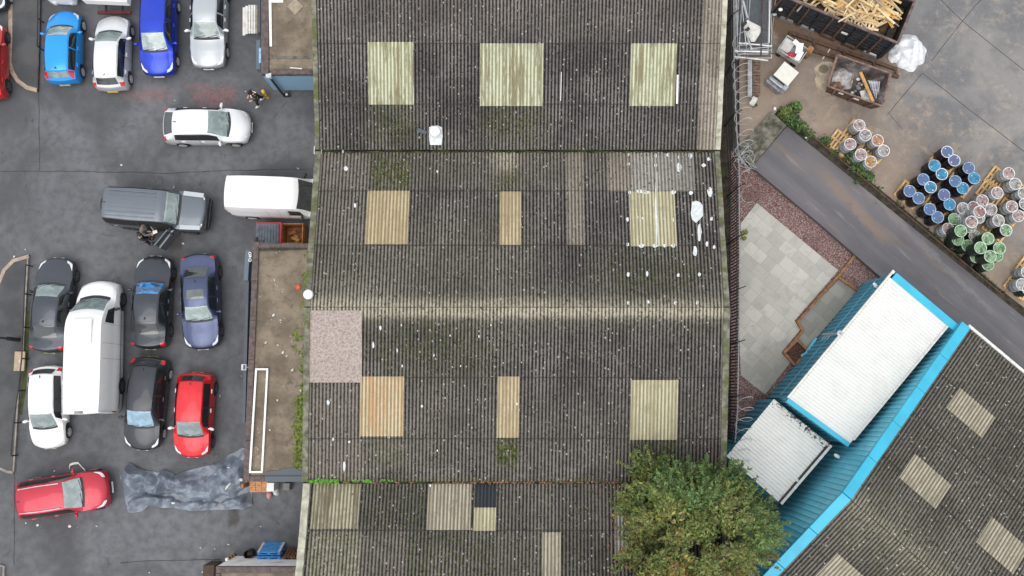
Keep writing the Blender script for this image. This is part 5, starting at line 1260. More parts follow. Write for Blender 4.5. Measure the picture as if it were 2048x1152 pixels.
c = P(578, 971, 0); b = MB(); b.box((c.x, c.y, .28), (.34, .34, .56), taper=.95); single('grey_block', b, A_GREYSLAB, 'plain grey block beside the white cabinet, nearest the warehouse', 'block', bevel=.02)
b = MB(); b.box((P(497, 968).x, P(497, 968).y, .5), (.1, .2, 1.0)); single('timber_post', b, A_ORBRN, 'short orange brown post at the corner of the tarpaulin', 'post')
# pallets leaning on the white wall
def pallet_mb(mb, M, sl=1.2, sw=1.0, n=7):
    for i in range(n): mb.box((-sl / 2 + .06 + i * (sl - .12) / (n - 1), 0, .13), (.10, sw, .022), M=M)
    for y in (-sw / 2 + .05, 0, sw / 2 - .05):
        mb.box((0, y, .108), (sl, .1, .02), M=M); mb.box((0, y, .011), (sl, .1, .02), M=M)
        for x in (-sl / 2 + .07, 0, sl / 2 - .07): mb.box((x, y, .06), (.13, .1, .076), M=M)
def leaning(px0, px1, py, depth, m, label, stack, n=8, grp=None, ends=None):
    a, c_ = P(px0, py, 0), P(px1, py, 0); mid = (a + c_) / 2; w = (c_ - a).length; hgt = 1.10
    lean = math.atan2(hgt, .34); X = V((1, 0, 0)); Yv = V((0, -math.cos(lean), math.sin(lean))); Z = V((0, math.sin(lean), math.cos(lean)))
    M = Matrix(((X.x, Yv.x, Z.x, 0), (X.y, Yv.y, Z.y, 0), (X.z, Yv.z, Z.z, 0), (0, 0, 0, 1)))
    o = V((mid.x, mid.y, 0)) + Yv * .5 - Z * depth
    b = MB(); pallet_mb(b, Matrix.Translation(o) @ M, w, 1.0, n)
    if ends:
        for x in (-w / 2 + .06, w / 2 - .06): b.box((x, 0, .147), (.11, 1.0, .008), M=Matrix.Translation(o) @ M, mi=1)
        return single('pallet', b, [m, ends], label, 'pallet', grp)
    return single('pallet', b, m, label, 'pallet', grp)
leaning(526, 571, 1090, .0, A_PALLETB, 'blue pallet with two cream end boards leaning on the white wall, outer of two', 0, 9, 'pallets leaning on the white wall', A_OFFWHITE)
leaning(525.5, 570.5, 1093, .15, A_PALLETB, 'blue pallet behind the cream-ended one, nearest the white wall', 1, 9, 'pallets leaning on the white wall')
leaning(577, 612, 1099, .0, A_PALLETBR, 'dark brown pallet leaning on the white wall beside the blue ones', 0, 6, 'pallets leaning on the white wall')
c = P(504, 1104, 0); b = MB(); M = Matrix.Translation((c.x, c.y, 0)); b.lathe([(.18, 0), (.205, .7), (.185, .7), (.165, .35), (.01, .35)], 20, M, caps=False); single('open_barrel', b, A_BLACK, 'open black barrel with brown rubbish inside, beside the blue pallets', 'barrel', smooth=True)
b = MB(); b.ball((c.x, c.y, .42), (.14, .12, .1), 9, 6); single('barrel_rubbish', b, A_PALLETBR, 'brown rubbish inside the open black barrel', 'rubbish')
def bollard(px, py, h, label, top=A_YEL):
    c = P(px, py, 0); t = thing('bollard', label, 'bollard', tuple(c)); b = MB(); k = 6
    for i in range(k):
        z0, z1 = h * i / k, h * (i + 1) / k; b.lathe([(.075, z0), (.075, z1)], 16, caps=(i == 0 or i == k - 1), mi=(i % 2 == 0) * 1)
    b.build('post', [A_YEL, A_BLACK], t, smooth=True)
    b = MB(); b.ball((0, 0, h), (.085, .085, .06), 14, 8); b.build('cap', top, t, smooth=True)
bollard(469, 1110, 1.15, 'yellow and black banded bollard with white top by the white wall', A_WHITE)
def ybollard(px, py):
    c = P(px, py, 0); t = thing('bollard', 'yellow bollard with black bands near the blue wall', 'bollard', tuple(c)); b = MB()
    b.lathe([(.085, 0), (.085, .30)], 16); b.lathe([(.07, .42), (.07, .62)], 16); b.build('post', A_YEL, t, smooth=True)
    b = MB(); b.lathe([(.072, .3), (.072, .42)], 16); b.lathe([(.065, .62), (.065, .74)], 16); b.build('band', A_BLACK, t, smooth=True)
    b = MB(); b.lathe([(.095, .74), (.10, .9), (.085, .97), (.02, 1.0)], 16); b.build('cap', A_YEL, t, smooth=True)
ybollard(536, 195)
b = MB(); c = P(432, 1134, 0); b.box((c.x, c.y, .55), (.5, .55, 1.1)); single('brown_cabinet', b, plain('dark_brown_board', (.06, .038, .027), .8, .3), 'dark brown cabinet at the corner of the white-walled annexe', 'cabinet')
c = P(432, 1146, 0); b = MB(); b.box((c.x, c.y, .5), (.3, .6, 1.0)); single('teal_bin', b, plain('teal_plastic', (.22, .36, .40), .5, .2), 'pale teal bin behind the dark brown cabinet', 'bin', bevel=.03)
# picnic bench
pb = thing('picnic_bench', 'weathered white picnic bench beside the blue annexe', 'bench', tuple(P(510, 40, 0)))
for i in range(6):
    b = MB(); x = 499 + i * 5.0; b.bar(P(x, 10, .75), P(x, 67, .75), .10, .04); b.build('table_slat', A_OFFWHITE if i % 3 else A_WOODG if i == 3 else A_OFFWHITE, pb, world=True)
for i in range(2):
    b = MB(); b.bar(P(488 + i * 5.4, 15 - i * 3, .46), P(488 + i * 5.4, 71 - i * 3, .46), .13, .04); b.build('seat_slat', A_OFFWHITE, pb, world=True)
for y in (20, 60):
    b = MB(); b.bar(P(486, y, .40), P(536, y, .40), .07, .07); b.bar(P(498, y, 0), P(505, y, .72), .08, .06); b.bar(P(530, y, 0), P(524, y, .72), .08, .06); b.build('leg_frame', A_OFFWHITE, pb, world=True)
# cable / service cabinet, lamp post, knee rails on the footway
b = MB(); c = (P(28.5, 703, .2) + P(49.5, 742, .2)) / 2; b.box((c.x, c.y, .16), (.50, .94, .11)); b.box((c.x, c.y, .219), (.05, .16, .006), mi=1)
single('service_box', b, [plain('tan_board', (.40, .31, .215), .85, .12, 5), A_OFFWHITE], 'low tan box on the footway edge beside the lamp post', 'box', bevel=.01)
lpst = thing('lamp_post', 'black lamp post at the edge of the dark footway', 'lamp post', (P(40, 680).x, P(40, 680).y, .104))
b = MB(); b.tube([(0, 0, 0), (0, 0, 1.0)], .10, 14); b.build('base', A_BLACK, lpst, smooth=True)
b = MB(); b.tube([(0, 0, 1.0), (0, 0, 1.08), (0, 0, 7.5)], [.10, .055, .04], 12); b.build('pole', A_BLACK, lpst, smooth=True)
b = MB(); b.box((-.3, 0, 7.5), (.7, .2, .1)); b.build('lantern', A_BLACK, lpst, bevel=.02)
def kneerail(pts, posts, label):
    t = thing('knee_rail', label, 'railing', (pts[0][0], pts[0][1], 0)); b = MB(); b.tube([V((p[0], p[1], .62)) for p in pts], .032, 8); b.build('rail', A_BLACK, t, world=True, smooth=True)
    for p in posts:
        b = MB(); b.tube([(p[0], p[1], 0), (p[0], p[1], .62)], .032, 8); b.build('post', A_BLACK, t, world=True)
kneerail([P(88, -40), P(88, 46), P(87, 101)], [P(88, 0), P(88, 46), P(87, 101)], 'black knee rail beside the azure car along the upper footway')
kr = [P(65, 533), P(62, 590), P(60, 656), P(57, 718), P(50, 781), P(41, 845), P(36, 910)]
kneerail(kr, kr, 'long black knee rail along the grassy edge of the lower footway')

# ------------------------------------------------------------------ boundary fence with razor wire
fl = [(1467, -80, 2.1), (1468, 36, 2.1), (1468, 120, 2.1), (1471, 209, 2.1), (1474, 271, 2.1), (1478, 336, 2.1), (1479, 520, 2.1), (1478, 648, 2.1), (1475, 820, 2.1), (1469, 900, 2.1), (1466, 960, 2.1)]
fp = [P(*q) for q in fl]
fe = thing('palisade_fence', 'tall dark palisade fence between the warehouse and the patio, topped with loops of razor wire', 'fence', (fp[5].x, fp[5].y, 0))
fd = []
for a, c in zip(fp[:-1], fp[1:]):
    n_ = max(1, int((c - a).length / .145)); fd += [a.lerp(c, i / n_) for i in range(n_)]
b = MB()
for p in fd:
    if p.y > 6.3: continue
    b.bar((p.x, p.y, .05), (p.x, p.y, 2.1 + random.uniform(-.02, .02)), .02, .062, up=(0, 1, 0))
A_FENCE = plain('fence_dark_grey', (.045, .042, .042), .6, .3, 5, kind='World'); b.build('pale', A_FENCE, fe, world=True)
b = MB()
for a, c in zip(fp[:-1], fp[1:]):
    for z in (.45, 1.75): b.bar((a.x - .03, a.y, z), (c.x - .03, c.y, z), .04, .05)
    b.bar((a.x, a.y, 2.1), (c.x, c.y, 2.1), .05, .035, 1)
b.build('rail', [A_FENCE, plain('fence_top_rail', (.24, .24, .24), .5, .2, kind='World')], fe, world=True)
# chain-link section further north
b = MB(); ya, yb = 6.3, 15.5; xa, xb = fp[5].x, fp[1].x
def fx_at(y):
    for a, c in zip(fp[:-1], fp[1:]):
        if min(a.y, c.y) <= y <= max(a.y, c.y): return a.x + (c.x - a.x) * (y - a.y) / (c.y - a.y)
    return fp[0].x
y = ya
while y < yb:
    for s_ in (-1, 1):
        y2 = y + s_ * 1.0; 
        if ya <= y2 <= yb: b.bar((fx_at(y), y, .05), (fx_at(y2), y2, 2.08), .012, .016)
    y += .11
b.build('wire_mesh', plain('chain_link', (.035, .034, .034), .6, .3, kind='World'), fe, world=True)
for yy in [8.2, 10.7, 13.2, -.3 + .0, 2.2, 4.6, -2.8, -5.3, -7.6]:
    b = MB(); x = fx_at(yy); b.bar((x - .06, yy, 0), (x - .06, yy, 2.1), .06, .06); b.bar((x - .06, yy, 2.08), (x + .22, yy + .10, 2.42), .045, .045); b.build('post', A_BLACK, fe, world=True)
def coil(y0, y1, r, turns, zc, seed):
    rng = random.Random(seed); pts = []; n_ = int(turns * 16)
    for i in range(n_ + 1):
        f = i / n_; y = y0 + (y1 - y0) * f; a = 2 * pi * turns * f; rr = r * (1 + .28 * mnoise.noise((f * turns * .8, seed, 0))); sk = .55
        x = fx_at(max(min(y, 14), -9)) + .30 + rr * math.cos(a) + .10 * mnoise.noise((f * turns * .6, 7, seed)); pts.append(V((x, y + sk * rr * math.sin(a), zc + rr * .9 * math.sin(a + .5))))
    return pts
A_RAZOR = plain('razor_wire', (.46, .47, .47), .4, .15, metal=.2)
for (y0, y1, r, tn, sd) in ((12.0, 5.6, .36, 12, 1), (-5.4, -9.2, .33, 8, 2), (5.4, 3.0, .24, 3, 5), (-.5, -3.6, .28, 4, 6)):
    b = MB(); b.tube(coil(y0, y1, r, tn, 2.3, sd), .0145 if sd < 4 else .008, 5, caps=False); b.build('razor_wire', A_RAZOR, fe, world=True, smooth=True)
# brambles of wire mess where the fence meets the ramp
b = MB()
for k in range(5):
    c = P(1482 + 5 * k % 17, 300 + 8 * k, 2.0); pts = [c + V((.38 * math.cos(a * .7 + k), .34 * math.sin(a * .9 + k * 2), .25 * math.sin(a * 1.3))) for a in range(14)]; b.tube(pts, .014, 5, caps=False)
b.build('loose_wire', A_RAZOR, fe, world=True, smooth=True)
# dead ivy twigs in the gap
# timber edging of the garden
def edging(name, pts, label, z=.10): 
    b = MB()
    for a, c in zip(pts[:-1], pts[1:]):
        a, c = V(a), V(c); d = (c - a).normalized() * .05; b.bar((a - d * .0) + V((0, 0, z)), (c + d) + V((0, 0, z + .002)), .11, .16)
    single(name, b, A_EDGE, label, 'timber edging', 'timber edging of the patio')
edging('timber_edging', [P(1707, 512), P(1677, 550), P(1593, 645), P(1604, 662), P(1566, 705)], 'long zigzag timber edging along the patio')
edging('timber_edging', [P(1676, 556), P(1716, 583)], 'short timber edging between the gravel and the small paved strip', .098)
tb = thing('planter_box', 'square timber edged bed of brown mulch beside the cladding', 'planter', tuple(P(1590, 703)))
b = MB(); q4 = [P(1566, 706), P(1592, 680), P(1614, 702), P(1588, 731)]
for i in range(4): b.bar(q4[i] + V((0, 0, .11 + .002 * i)), q4[(i + 1) % 4] + V((0, 0, .11 + .002 * i)), .12, .2)
b.build('edge', A_EDGE, tb, world=True); b = MB(); b.poly([V((p.x, p.y, .09)) for p in q4]); b.build('mulch', plain('mulch', (.075, .035, .025), .95, .6, 14, kind='World', dirt=(.16, .09, .06), dscale=12), tb, world=True)
b = MB(); b.bar(P(1612, 706, .2), P(1632, 676, .2), .12, .12); b.bar(P(1612, 706, .2), P(1602, 712, .2), .1, .1); single('blue_pipe', b, A_CLADL, 'low blue pipe at the foot of the cladding beside the planter', 'pipe')

# ------------------------------------------------------------------ leafy plants
def leaves(mb, c, r, n, size, cols, flat=.6, rng=random):
    for _ in range(n):
        while True:
            d = V((rng.uniform(-1, 1), rng.uniform(-1, 1), rng.uniform(-.3, 1)))
            if d.length <= 1: break
        p = c + V((d.x * r[0], d.y * r[1], d.z * r[2])); a = rng.uniform(0, 6.28); s_ = size * rng.uniform(.6, 1.35); t_ = rng.uniform(-.9, .9); t2 = rng.uniform(-.7, .7)
        ux = V((math.cos(a), math.sin(a), t_ * .6)); uy = V((-math.sin(a), math.cos(a), t2 * .7))
        k = rng.uniform(.6, 1.45) * (.55 + .45 * max(0, d.z)); col = rng.choice(cols); col = tuple(x * k for x in col)
        mb.add([p - ux * s_, p + uy * s_ * .42, p + ux * s_, p - uy * s_ * .42], [(0, 1, 2, 3)], 0, col)
GR = [(.045, .10, .02), (.07, .15, .03), (.03, .07, .015), (.10, .19, .04), (.09, .12, .03)]
def weed(px, py, r, n, label, size=.09, z=YZ, cols=GR, h=.5):
    c = P(px, py, z); t = thing('weed', label, 'plant', tuple(c), group='weeds along the verge')
    b = MB(); leaves(b, V((0, 0, h * .4)), (r, r * .8, h), n, size, cols); b.build('leaves', A_LEAF, t)
    b = MB(); 
    for i in range(5): b.bar((0, 0, 0), (random.uniform(-r, r) * .6, random.uniform(-r, r) * .6, h * .7), .012, .012)
    b.build('stem', A_BARK, t)
weed(1586, 218, .36, 150, 'bright leafy weed at the top end of the verge, beside the concrete plinth')
weed(1567, 228, .40, 130, 'yellowish weed at the corner of the concrete plinth', cols=GR[3:] + [(.20, .20, .05)])
weed(1582, 244, .42, 170, 'dense green weed just below the top end of the verge')
weed(1600, 258, .38, 140, 'green weed at the apex of the ramp', h=.4)
weed(1615, 272, .30, 70, 'sparse weed on the verge a little below the ramp apex', h=.3)
weed(1648, 284, .26, 90, 'small dark weed standing alone left of the first drum pallet', h=.45, cols=GR[:3])
weed(1666, 308, .22, 50, 'tiny weed beside the rusty rail near the first pallets', h=.25)
weed(1702, 318, .45, 200, 'big leafy weed growing over the pallets below the grey and orange drums', h=.6)
weed(1712, 338, .46, 220, 'broad weed hanging over the rusty rail below the grey and orange drums', h=.55)
weed(1730, 354, .36, 120, 'lower weed at the bottom end of the verge clump', h=.4)
weed(1712, 364, .14, 24, 'small pale weed beside the ramp edge below the clump', .06, h=.2)
weed(1488, 466, .16, 40, 'yellow green tuft on the patio edge by the fence', .07, z=.03, cols=[(.25, .27, .05), (.18, .22, .04)], h=.2)
weed(1487, 477, .13, 26, 'smaller yellow green tuft just below the other by the fence', .06, z=.03, cols=[(.22, .24, .05), (.18, .22, .04)], h=.15)
weed(1508, 211, .14, 30, 'small weed by the pale kerb stone near the razor wire', .06, h=.2)
b = MB()
for i in range(420):
    f = random.random(); q = P(1602, 246, YZ).lerp(P(2005, 588, YZ), f); q = q + V((random.gauss(0, .10), random.gauss(0, .10), random.uniform(-.03, .03)))
    if mnoise.noise((q.x * .7, q.y * .7, 2)) > -.05: leaves(b, q, (.1, .1, .08), 2, .05, GR[:3] + [(.12, .09, .04), (.09, .06, .03)])
o = single('ground_cover', b, A_LEAF, 'low creeping growth and dead leaves strewn along the verge', 'ground cover'); o['kind'] = 'stuff'

# ------------------------------------------------------------------ tree
def tree(px, py, label):
    base = P(px, py, 0); t = thing('broadleaf_tree', label, 'tree', tuple(base)); rng = random.Random(11)
    cc = P(1384, 1068, 6.2) - base; b = MB()
    tip = V((cc.x, cc.y, 5.5)); b.tube([V((0, 0, 0)), V((.05, .0, 1.2)), tip * .5 + V((0, 0, .3)), tip, tip + V((.2, .1, 1.6))], [.26, .22, .18, .12, .04], 12)
    limbs = []
    for i in range(16):
        a = i * 2.4 + rng.uniform(-.3, .3); e = rng.uniform(.2, .9); l = rng.uniform(2.0, 3.6); s0 = tip * rng.uniform(.55, 1.0)
        e_ = s0 + V((math.cos(a) * l, math.sin(a) * l, e * 1.8)); mid = s0.lerp(e_, .5) + V((0, 0, .25)); b.tube([s0, mid, e_], [.08, .05, .015], 6); limbs.append((s0, e_))
    b.build('trunk', A_BARK, t, smooth=True)
    m = MB(); R0 = 2.72
    G1 = [(.098, .135, .022), (.135, .175, .03), (.08, .12, .024), (.17, .20, .042), (.155, .165, .045), (.195, .19, .06)]
    OR = [(.22, .13, .03), (.27, .19, .03), (.20, .10, .035)]; YE = [(.26, .25, .03), (.20, .22, .035)]; DG = [(.07, .14, .035), (.09, .18, .05), (.13, .22, .075)]
    n = 0; tries = 0
    while n < 560 and tries < 9000:
        tries += 1; d = V((rng.gauss(0, 1), rng.gauss(0, 1), rng.gauss(0, .8) + .25)); d.normalize(); az = math.atan2(d.y, d.x)
        lump = 1 + .16 * math.sin(3 * az + 1) + .10 * math.sin(5 * az + 2.2) + .20 * mnoise.noise((d.x * 2.2, d.y * 2.2, d.z * 2.2 + 4))
        k = rng.uniform(.45, 1.0) ** .6; p = cc + V((d.x * R0 * 1.04 * lump * k, d.y * R0 * .98 * lump * k, d.z * 2.3 * lump * k))
        if p.z < 3.6 and rng.random() < .6: continue
        if mnoise.noise((p.x * .8, p.y * .8, p.z * .8 + 9)) < -.24: continue
        q = p - cc; s_ = q.y / R0; pal = list(G1)
        pr = mnoise.noise((p.x * .55 + 3, p.y * .55, 1))
        if s_ < -.35 and pr > -.1: pal = pal[2:] + pal[3:] + OR + YE[:1]
        elif s_ < -.15 and rng.random() < .3: pal = pal[2:] + OR
        elif q.x < -.55 * R0 and s_ > .3: pal = pal + YE + DG
        elif q.x > .62 * R0 and s_ > -.35: pal = DG + G1[:2]
        elif pr > .22: pal = G1[:3] + DG
        elif pr < -.25: pal = G1[3:] + G1[3:] + G1 + OR[:1]
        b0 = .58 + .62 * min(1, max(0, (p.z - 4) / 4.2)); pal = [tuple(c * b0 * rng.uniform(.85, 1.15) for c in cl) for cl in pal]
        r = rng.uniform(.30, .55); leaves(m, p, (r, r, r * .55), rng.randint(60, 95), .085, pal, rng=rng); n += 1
        # outward twig sprays
        if k > .8:
            for _ in range(3):
                o_ = V((d.x, d.y, d.z * .4)).normalized(); o_ = (o_ + V((rng.uniform(-.6, .6), rng.uniform(-.6, .6), rng.uniform(-.1, .4)))).normalized(); L = rng.uniform(.35, .8)
                for i in range(9): leaves(m, p + o_ * (r * .7 + L * i / 9), (.08, .08, .06), 3, .07, pal, rng=rng)
    m.build('crown', A_LEAF, t)
tree(1448, 1058, 'broad green and russet tree in full leaf overhanging the warehouse roof at the bottom')
# fallen leaves on the roof beside the tree
b = MB()
for i in range(130):
    x, y = random.uniform(866, 905), random.uniform(690, 815)
    u, t_ = s4.inv(x * K, y * K); p = s4.pt(u, t_) + s4.nrm * .08; leaves(b, p, (.03, .03, .01), 1, .06, [(.35, .16, .05), (.42, .25, .08), (.28, .10, .05)])
for i in range(150):
    x = random.uniform(640, 880) if random.random() < .8 else random.uniform(500, 640); p = P(x * K, (686 + random.gauss(0, .7)) * K, ZV + .2); leaves(b, p, (.05, .02, .01), 1, .055, [(.30, .10, .04), (.36, .18, .06), (.22, .07, .04)])
o = single('fallen_leaves', b, A_LEAF, 'russet fallen leaves in the valley gutter and on the roof beside the tree', 'leaves'); o['kind'] = 'stuff'

# ------------------------------------------------------------------ skips, scrap and drums in the works yard
rA, rB, rC = P(1567, -8, 2.45), P(1795.5, 86, 2.45), P(1827, 7, 2.45)
ux = (rB - rA); SL = ux.length; ux.normalize(); uy = V((-ux.y, ux.x, 0)); SWd = 2.3; ang = math.atan2(ux.y, ux.x)
sk = thing('large_skip', 'big black ribbed roll-off skip heaped with scrap timber', 'skip', (rA.x + ux.x * SL / 2 + uy.x * SWd / 2, rA.y + ux.y * SL / 2 + uy.y * SWd / 2, YZ), ang)
hL, hW = SL / 2, SWd / 2; b = MB(); T0, T1 = .16, 2.12
for sd in (-1, 1): b.box((0, sd * (hW - .03), (T0 + T1) / 2), (SL, .05, T1 - T0))
for sd in (-1, 1): b.box((sd * (hL - .03), 0, (T0 + T1) / 2), (.05, SWd - .1, T1 - T0))
b.box((0, 0, T0 + .03), (SL - .1, SWd - .1, .06)); b.build('body', A_SKIP, sk)
for sd in (-1, 1):
    for i in range(10):
        x = -hL + .15 + i * (SL - .3) / 9; bb = MB(); bb.box((x, sd * (hW + .045), 1.08), (.10, .09, 1.9)); bb.build('rib', A_RUST if i % 3 else A_SKIP, sk)
    bb = MB()
    for z in (.55, .85, 1.15, 1.45, 1.75): bb.box((0, sd * (hW + .01), z), (SL - .1, .03, .06))
    bb.build('side_swage', A_SKIP, sk)
bb = MB()
for (x, y, sx, sy) in ((0, hW, SL + .12, .12), (0, -hW, SL + .12, .12), (hL, 0, .12, SWd - .13), (-hL, 0, .12, SWd - .13)): bb.box((x, y, T1 + .03), (sx, sy, .09))
bb.build('rim', plain('skip_rim', (.13, .09, .085), .8, .4, 4, dirt=(.06, .045, .045), dscale=3), sk, bevel=.015)
for (x, z) in ((.6, 1.2), (hL - .5, .35)):
    bb = MB(); bb.box((x, -hW - .07, z), (.32, .03, .14)); bb.build('sticker', A_WHITE, sk)
# scalloped concrete-stained feet
for i in range(5):
    bb = MB(); bb.box((-hL + .8 + i * (SL - 1.4) / 4, -hW - .02, .16), (.8, .16, .3), taper=.85); bb.build('skid', A_GREYSLAB if i in (0, 1, 4) else A_RUST, sk, bevel=.05)
bb = MB(); bb.tube([(-hL - .02, -hW - .1, .3), (-hL - .1, -hW - .2, 1.1), (-hL, -hW - .08, 1.9)], .05, 8); bb.build('door_latch', A_RUST, sk)
rng = random.Random(5); MS = Matrix.Translation(sk.location) @ Matrix.Rotation(ang, 4, 'Z')
hp = lambda x, y: 1.25 + .75 * math.exp(-((x - .2) / 1.9) ** 2) * math.exp(-((y - .25) / 1.2) ** 2)
b = MB(); rows = []
for i in range(13):
    rows.append([MS @ V((-hL + .1 + (SL - .2) * j / 24, -hW + .1 + (SWd - .2) * i / 12, .5 + hp(-hL + SL * j / 24, -hW + SWd * i / 12) * .62)) for j in range(25)])
b.grid(rows); o = single('timber_heap', b, plain('heap_core', (.10, .065, .035), .95, .6, 4), 'shadowy packed bottom layer of scrap under the loose timber in the big skip', 'scrap heap')
def board(x, y, z, l, w, h, a, tilt, m):
    bb = MB(); bb.box((0, 0, 0), (l, w, h), M=MS @ Matrix.Translation((x, y, z)) @ Matrix.Rotation(a, 4, 'Z') @ Matrix.Rotation(tilt, 4, 'Y') @ Matrix.Rotation(rng.uniform(-.3, .3), 4, 'X'))
    single('timber_board', bb, m, 'loose scrap timber board in the heap in the big black skip', 'timber', 'scrap timber in the big skip')
mats_ = [A_WOOD, A_WOODL, A_WOODL, A_WOOD, A_WOODO, A_WOODG]
for i in range(190):
    x, y = rng.uniform(-hL + .6, hL - .75), rng.uniform(-hW + .2, hW - .2)
    if x > hL - 1.3 and y < -.3: continue
    if x < -.8 and y < -.55 and rng.random() < .6: continue
    z = .62 + hp(x, y) * rng.uniform(.70, 1.06); a = rng.choice([-.25, -.15, .1, .9, 1.3, -.5, -.12]) + rng.gauss(0, .18); l = rng.uniform(.5, 1.7)
    l = min(l, 2 * (hL - .15 - abs(x)) / max(.2, abs(math.cos(a))), 2 * (hW - .12 - abs(y)) / max(.1, abs(math.sin(a))) if z < 1.95 else 9)
    if l < .3: continue
    board(x, y, z, l, rng.uniform(.05, .13), rng.uniform(.022, .05), a, rng.uniform(-.22, .22), rng.choice(mats_))
for (x, y, a, tl, z) in ((1.05, -.62, .10, .05, 1.85), (1.55, .45, -.3, .12, 1.95), (-.9, .3, .5, -.15, 1.9)):
    b = MB(); pallet_mb(b, MS @ Matrix.Translation((x, y, z)) @ Matrix.Rotation(a, 4, 'Z') @ Matrix.Rotation(tl, 4, 'Y'), 1.2, .85, 7)
    single('broken_pallet', b, A_WOODL, 'broken pale pallet thrown on the timber heap in the big skip', 'pallet', 'broken pallets in the big skip')
b = MB(); b.box((0, 0, 0), (.95, .75, .28), M=MS @ Matrix.Translation((.05, -.45, 2.02)) @ Matrix.Rotation(.35, 4, 'Z') @ Matrix.Rotation(.25, 4, 'X')); single('plywood_box', b, A_WOODO, 'orange plywood box on top of the timber heap in the big skip', 'box', bevel=.01)
for i in range(5):
    y = -.75 + i * .33; b = MB(); M = MS @ Matrix.Translation((hL - .42, y, 1.5)) @ Matrix.Rotation(pi / 2, 4, 'Y'); b.lathe([(.12, -.13), (.22, -.13), (.24, 0), (.22, .13), (.12, .13)], 16, M, caps=False); single('old_tyre', b, A_RUBBER, 'old black tyre in the end of the big skip', 'tyre', 'tyres in the big skip', smooth=True)
# skip guide rails on the ground
gr = thing('skip_rails', 'rusty steel guide rails lying on the ground in front of the big skip', 'rails', tuple(P(1690, 110, YZ)))
for k_, (a, c) in enumerate(((P(1578, 65, YZ + .1), P(1794, 139, YZ + .1)), (P(1597, 92, YZ + .1), P(1797, 154, YZ + .1)))):
    b = MB(); b.bar(a, c, .16, .14); b.build('beam', A_RUST, gr, world=True)
for f in (.0, .22, .5, .78, .99):
    b = MB(); b.bar(P(1578, 65, YZ + .09).lerp(P(1794, 139, YZ + .09), f), P(1590, 92, YZ + .09).lerp(P(1795, 154, YZ + .09), f), .10, .1); b.build('cross_beam', A_RUST, gr, world=True)
# small open skip with rubble
sp = [P(1674, 109, 1.42), P(1782, 147, 1.42), P(1766, 213, 1.42), P(1655, 172, 1.42)]
sc_ = sum(sp, V()) / 4; ss = thing('small_skip', 'small rusty open skip with rubble and grey dust', 'skip', (sc_.x, sc_.y, YZ))
ax_ = (sp[1] - sp[0]).normalized(); ay_ = (sp[0] - sp[3]).normalized()
lowr = [V((p.x, p.y, YZ + .08)) + (sc_ - p) * .16 for p in sp]; lowr = [V((p.x, p.y, YZ + .08)) for p in lowr]
b = MB(); inn = [p + (sc_ - p).normalized() * .09 for p in sp]; inl = [V((p.x, p.y, YZ + .35)) + (sc_ - p) * .22 for p in sp]; inl = [V((p.x, p.y, YZ + .35)) for p in inl]
for i in range(4):
    j = (i + 1) % 4; b.add([lowr[i], lowr[j], sp[j], sp[i]], [(0, 1, 2, 3)]); b.add([inl[j], inl[i], inn[i], inn[j]], [(0, 1, 2, 3)], 1); b.add([sp[i], sp[j], inn[j], inn[i]], [(0, 1, 2, 3)], 2)
b.add(inl, [(3, 2, 1, 0)], 1); b.build('body', [A_RUST, plain('skip_inside', (.085, .068, .066), .9, .5, 2, dirt=(.24, .22, .215), dscale=1.6, dthr=(.5, .66)), A_RUST2], ss, world=True)
b = MB()
for i in range(4): b.bar(sp[i], sp[(i + 1) % 4], .075, .07)
b.build('rim', A_RUST2, ss, world=True, bevel=.01)
for f in (.15, .5, .85):
    b = MB(); p = sp[3].lerp(sp[2], f); q = lowr[3].lerp(lowr[2], f); b.bar(q - ay_ * .02, p - ay_ * .02 + V((0, 0, -.06)), .09, .04); b.build('rib', A_RUST2, ss, world=True)
for (f, s_) in ((.27, .25), (.55, .34)):
    b = MB(); p = sp[3].lerp(sp[2], f) * .72 + lowr[3].lerp(lowr[2], f) * .28; b.bar(p - ax_ * s_ / 2 - ay_ * .03, p + ax_ * s_ / 2 - ay_ * .03, .02, .12); b.build('white_mark', A_WHITE, ss, world=True)
in_ = lambda fx, fy, z: sp[3].lerp(sp[2], fx).lerp(sp[0].lerp(sp[1], fx), fy) * 1.0 + V((0, 0, z))
crumple('dust_pile', 'pile of pale grey dust and plaster at the left end of the small skip', 'rubble', in_(.27, .55, 0), (.62, .52), .30, plain('plaster_dust', (.40, .385, .38), .95, .3, 5, dirt=(.22, .13, .09), dscale=3), 6, 26, z0=YZ + .38, sc=2.5)
crumple('rubble', 'brown rubble heap in the left front corner of the small skip', 'rubble', in_(.22, .28, 0), (.42, .32), .26, plain('brown_rubble', (.20, .12, .085), .95, .4, 6, dirt=(.36, .34, .33), dscale=5), 9, 20, z0=YZ + .37, sc=4)
for i in range(16):
    q = in_(rng.uniform(.48, .66), rng.uniform(.15, .75), 0); b = MB(); s_ = rng.uniform(.06, .14); b.ball((q.x, q.y, YZ + .42 + rng.uniform(0, .1)), (s_, s_ * .8, s_ * .6), 7, 5); single('stone_lump', b, rng.choice([A_GREYSLAB, A_OFFWHITE, A_BLACK, A_GREYSLAB]), 'small lump of stone in the middle of the small skip', 'stone', 'lumps in the small skip')
b = MB(); b.bar(in_(.52, .86, -.45), in_(.83, .06, -.12), .15, .07); b.bar(in_(.55, .86, -.43) + ax_ * .07, in_(.86, .06, -.10) + ax_ * .07, .06, .10, 1); single('orange_beam', b, [A_WOODO, A_BLACK], 'orange timber beam with black edge slanting across the small skip', 'beam')
b = MB(); c = in_(.80, .50, 0); Mq = Matrix.Translation((c.x, c.y, YZ + .62)) @ Matrix.Rotation(math.atan2(ax_.y, ax_.x) + .25, 4, 'Z') @ Matrix.Rotation(.15, 4, 'X')
for i in range(9): b.box((-.32 + i * .08, 0, 0), (.045, .85, .04), M=Mq)
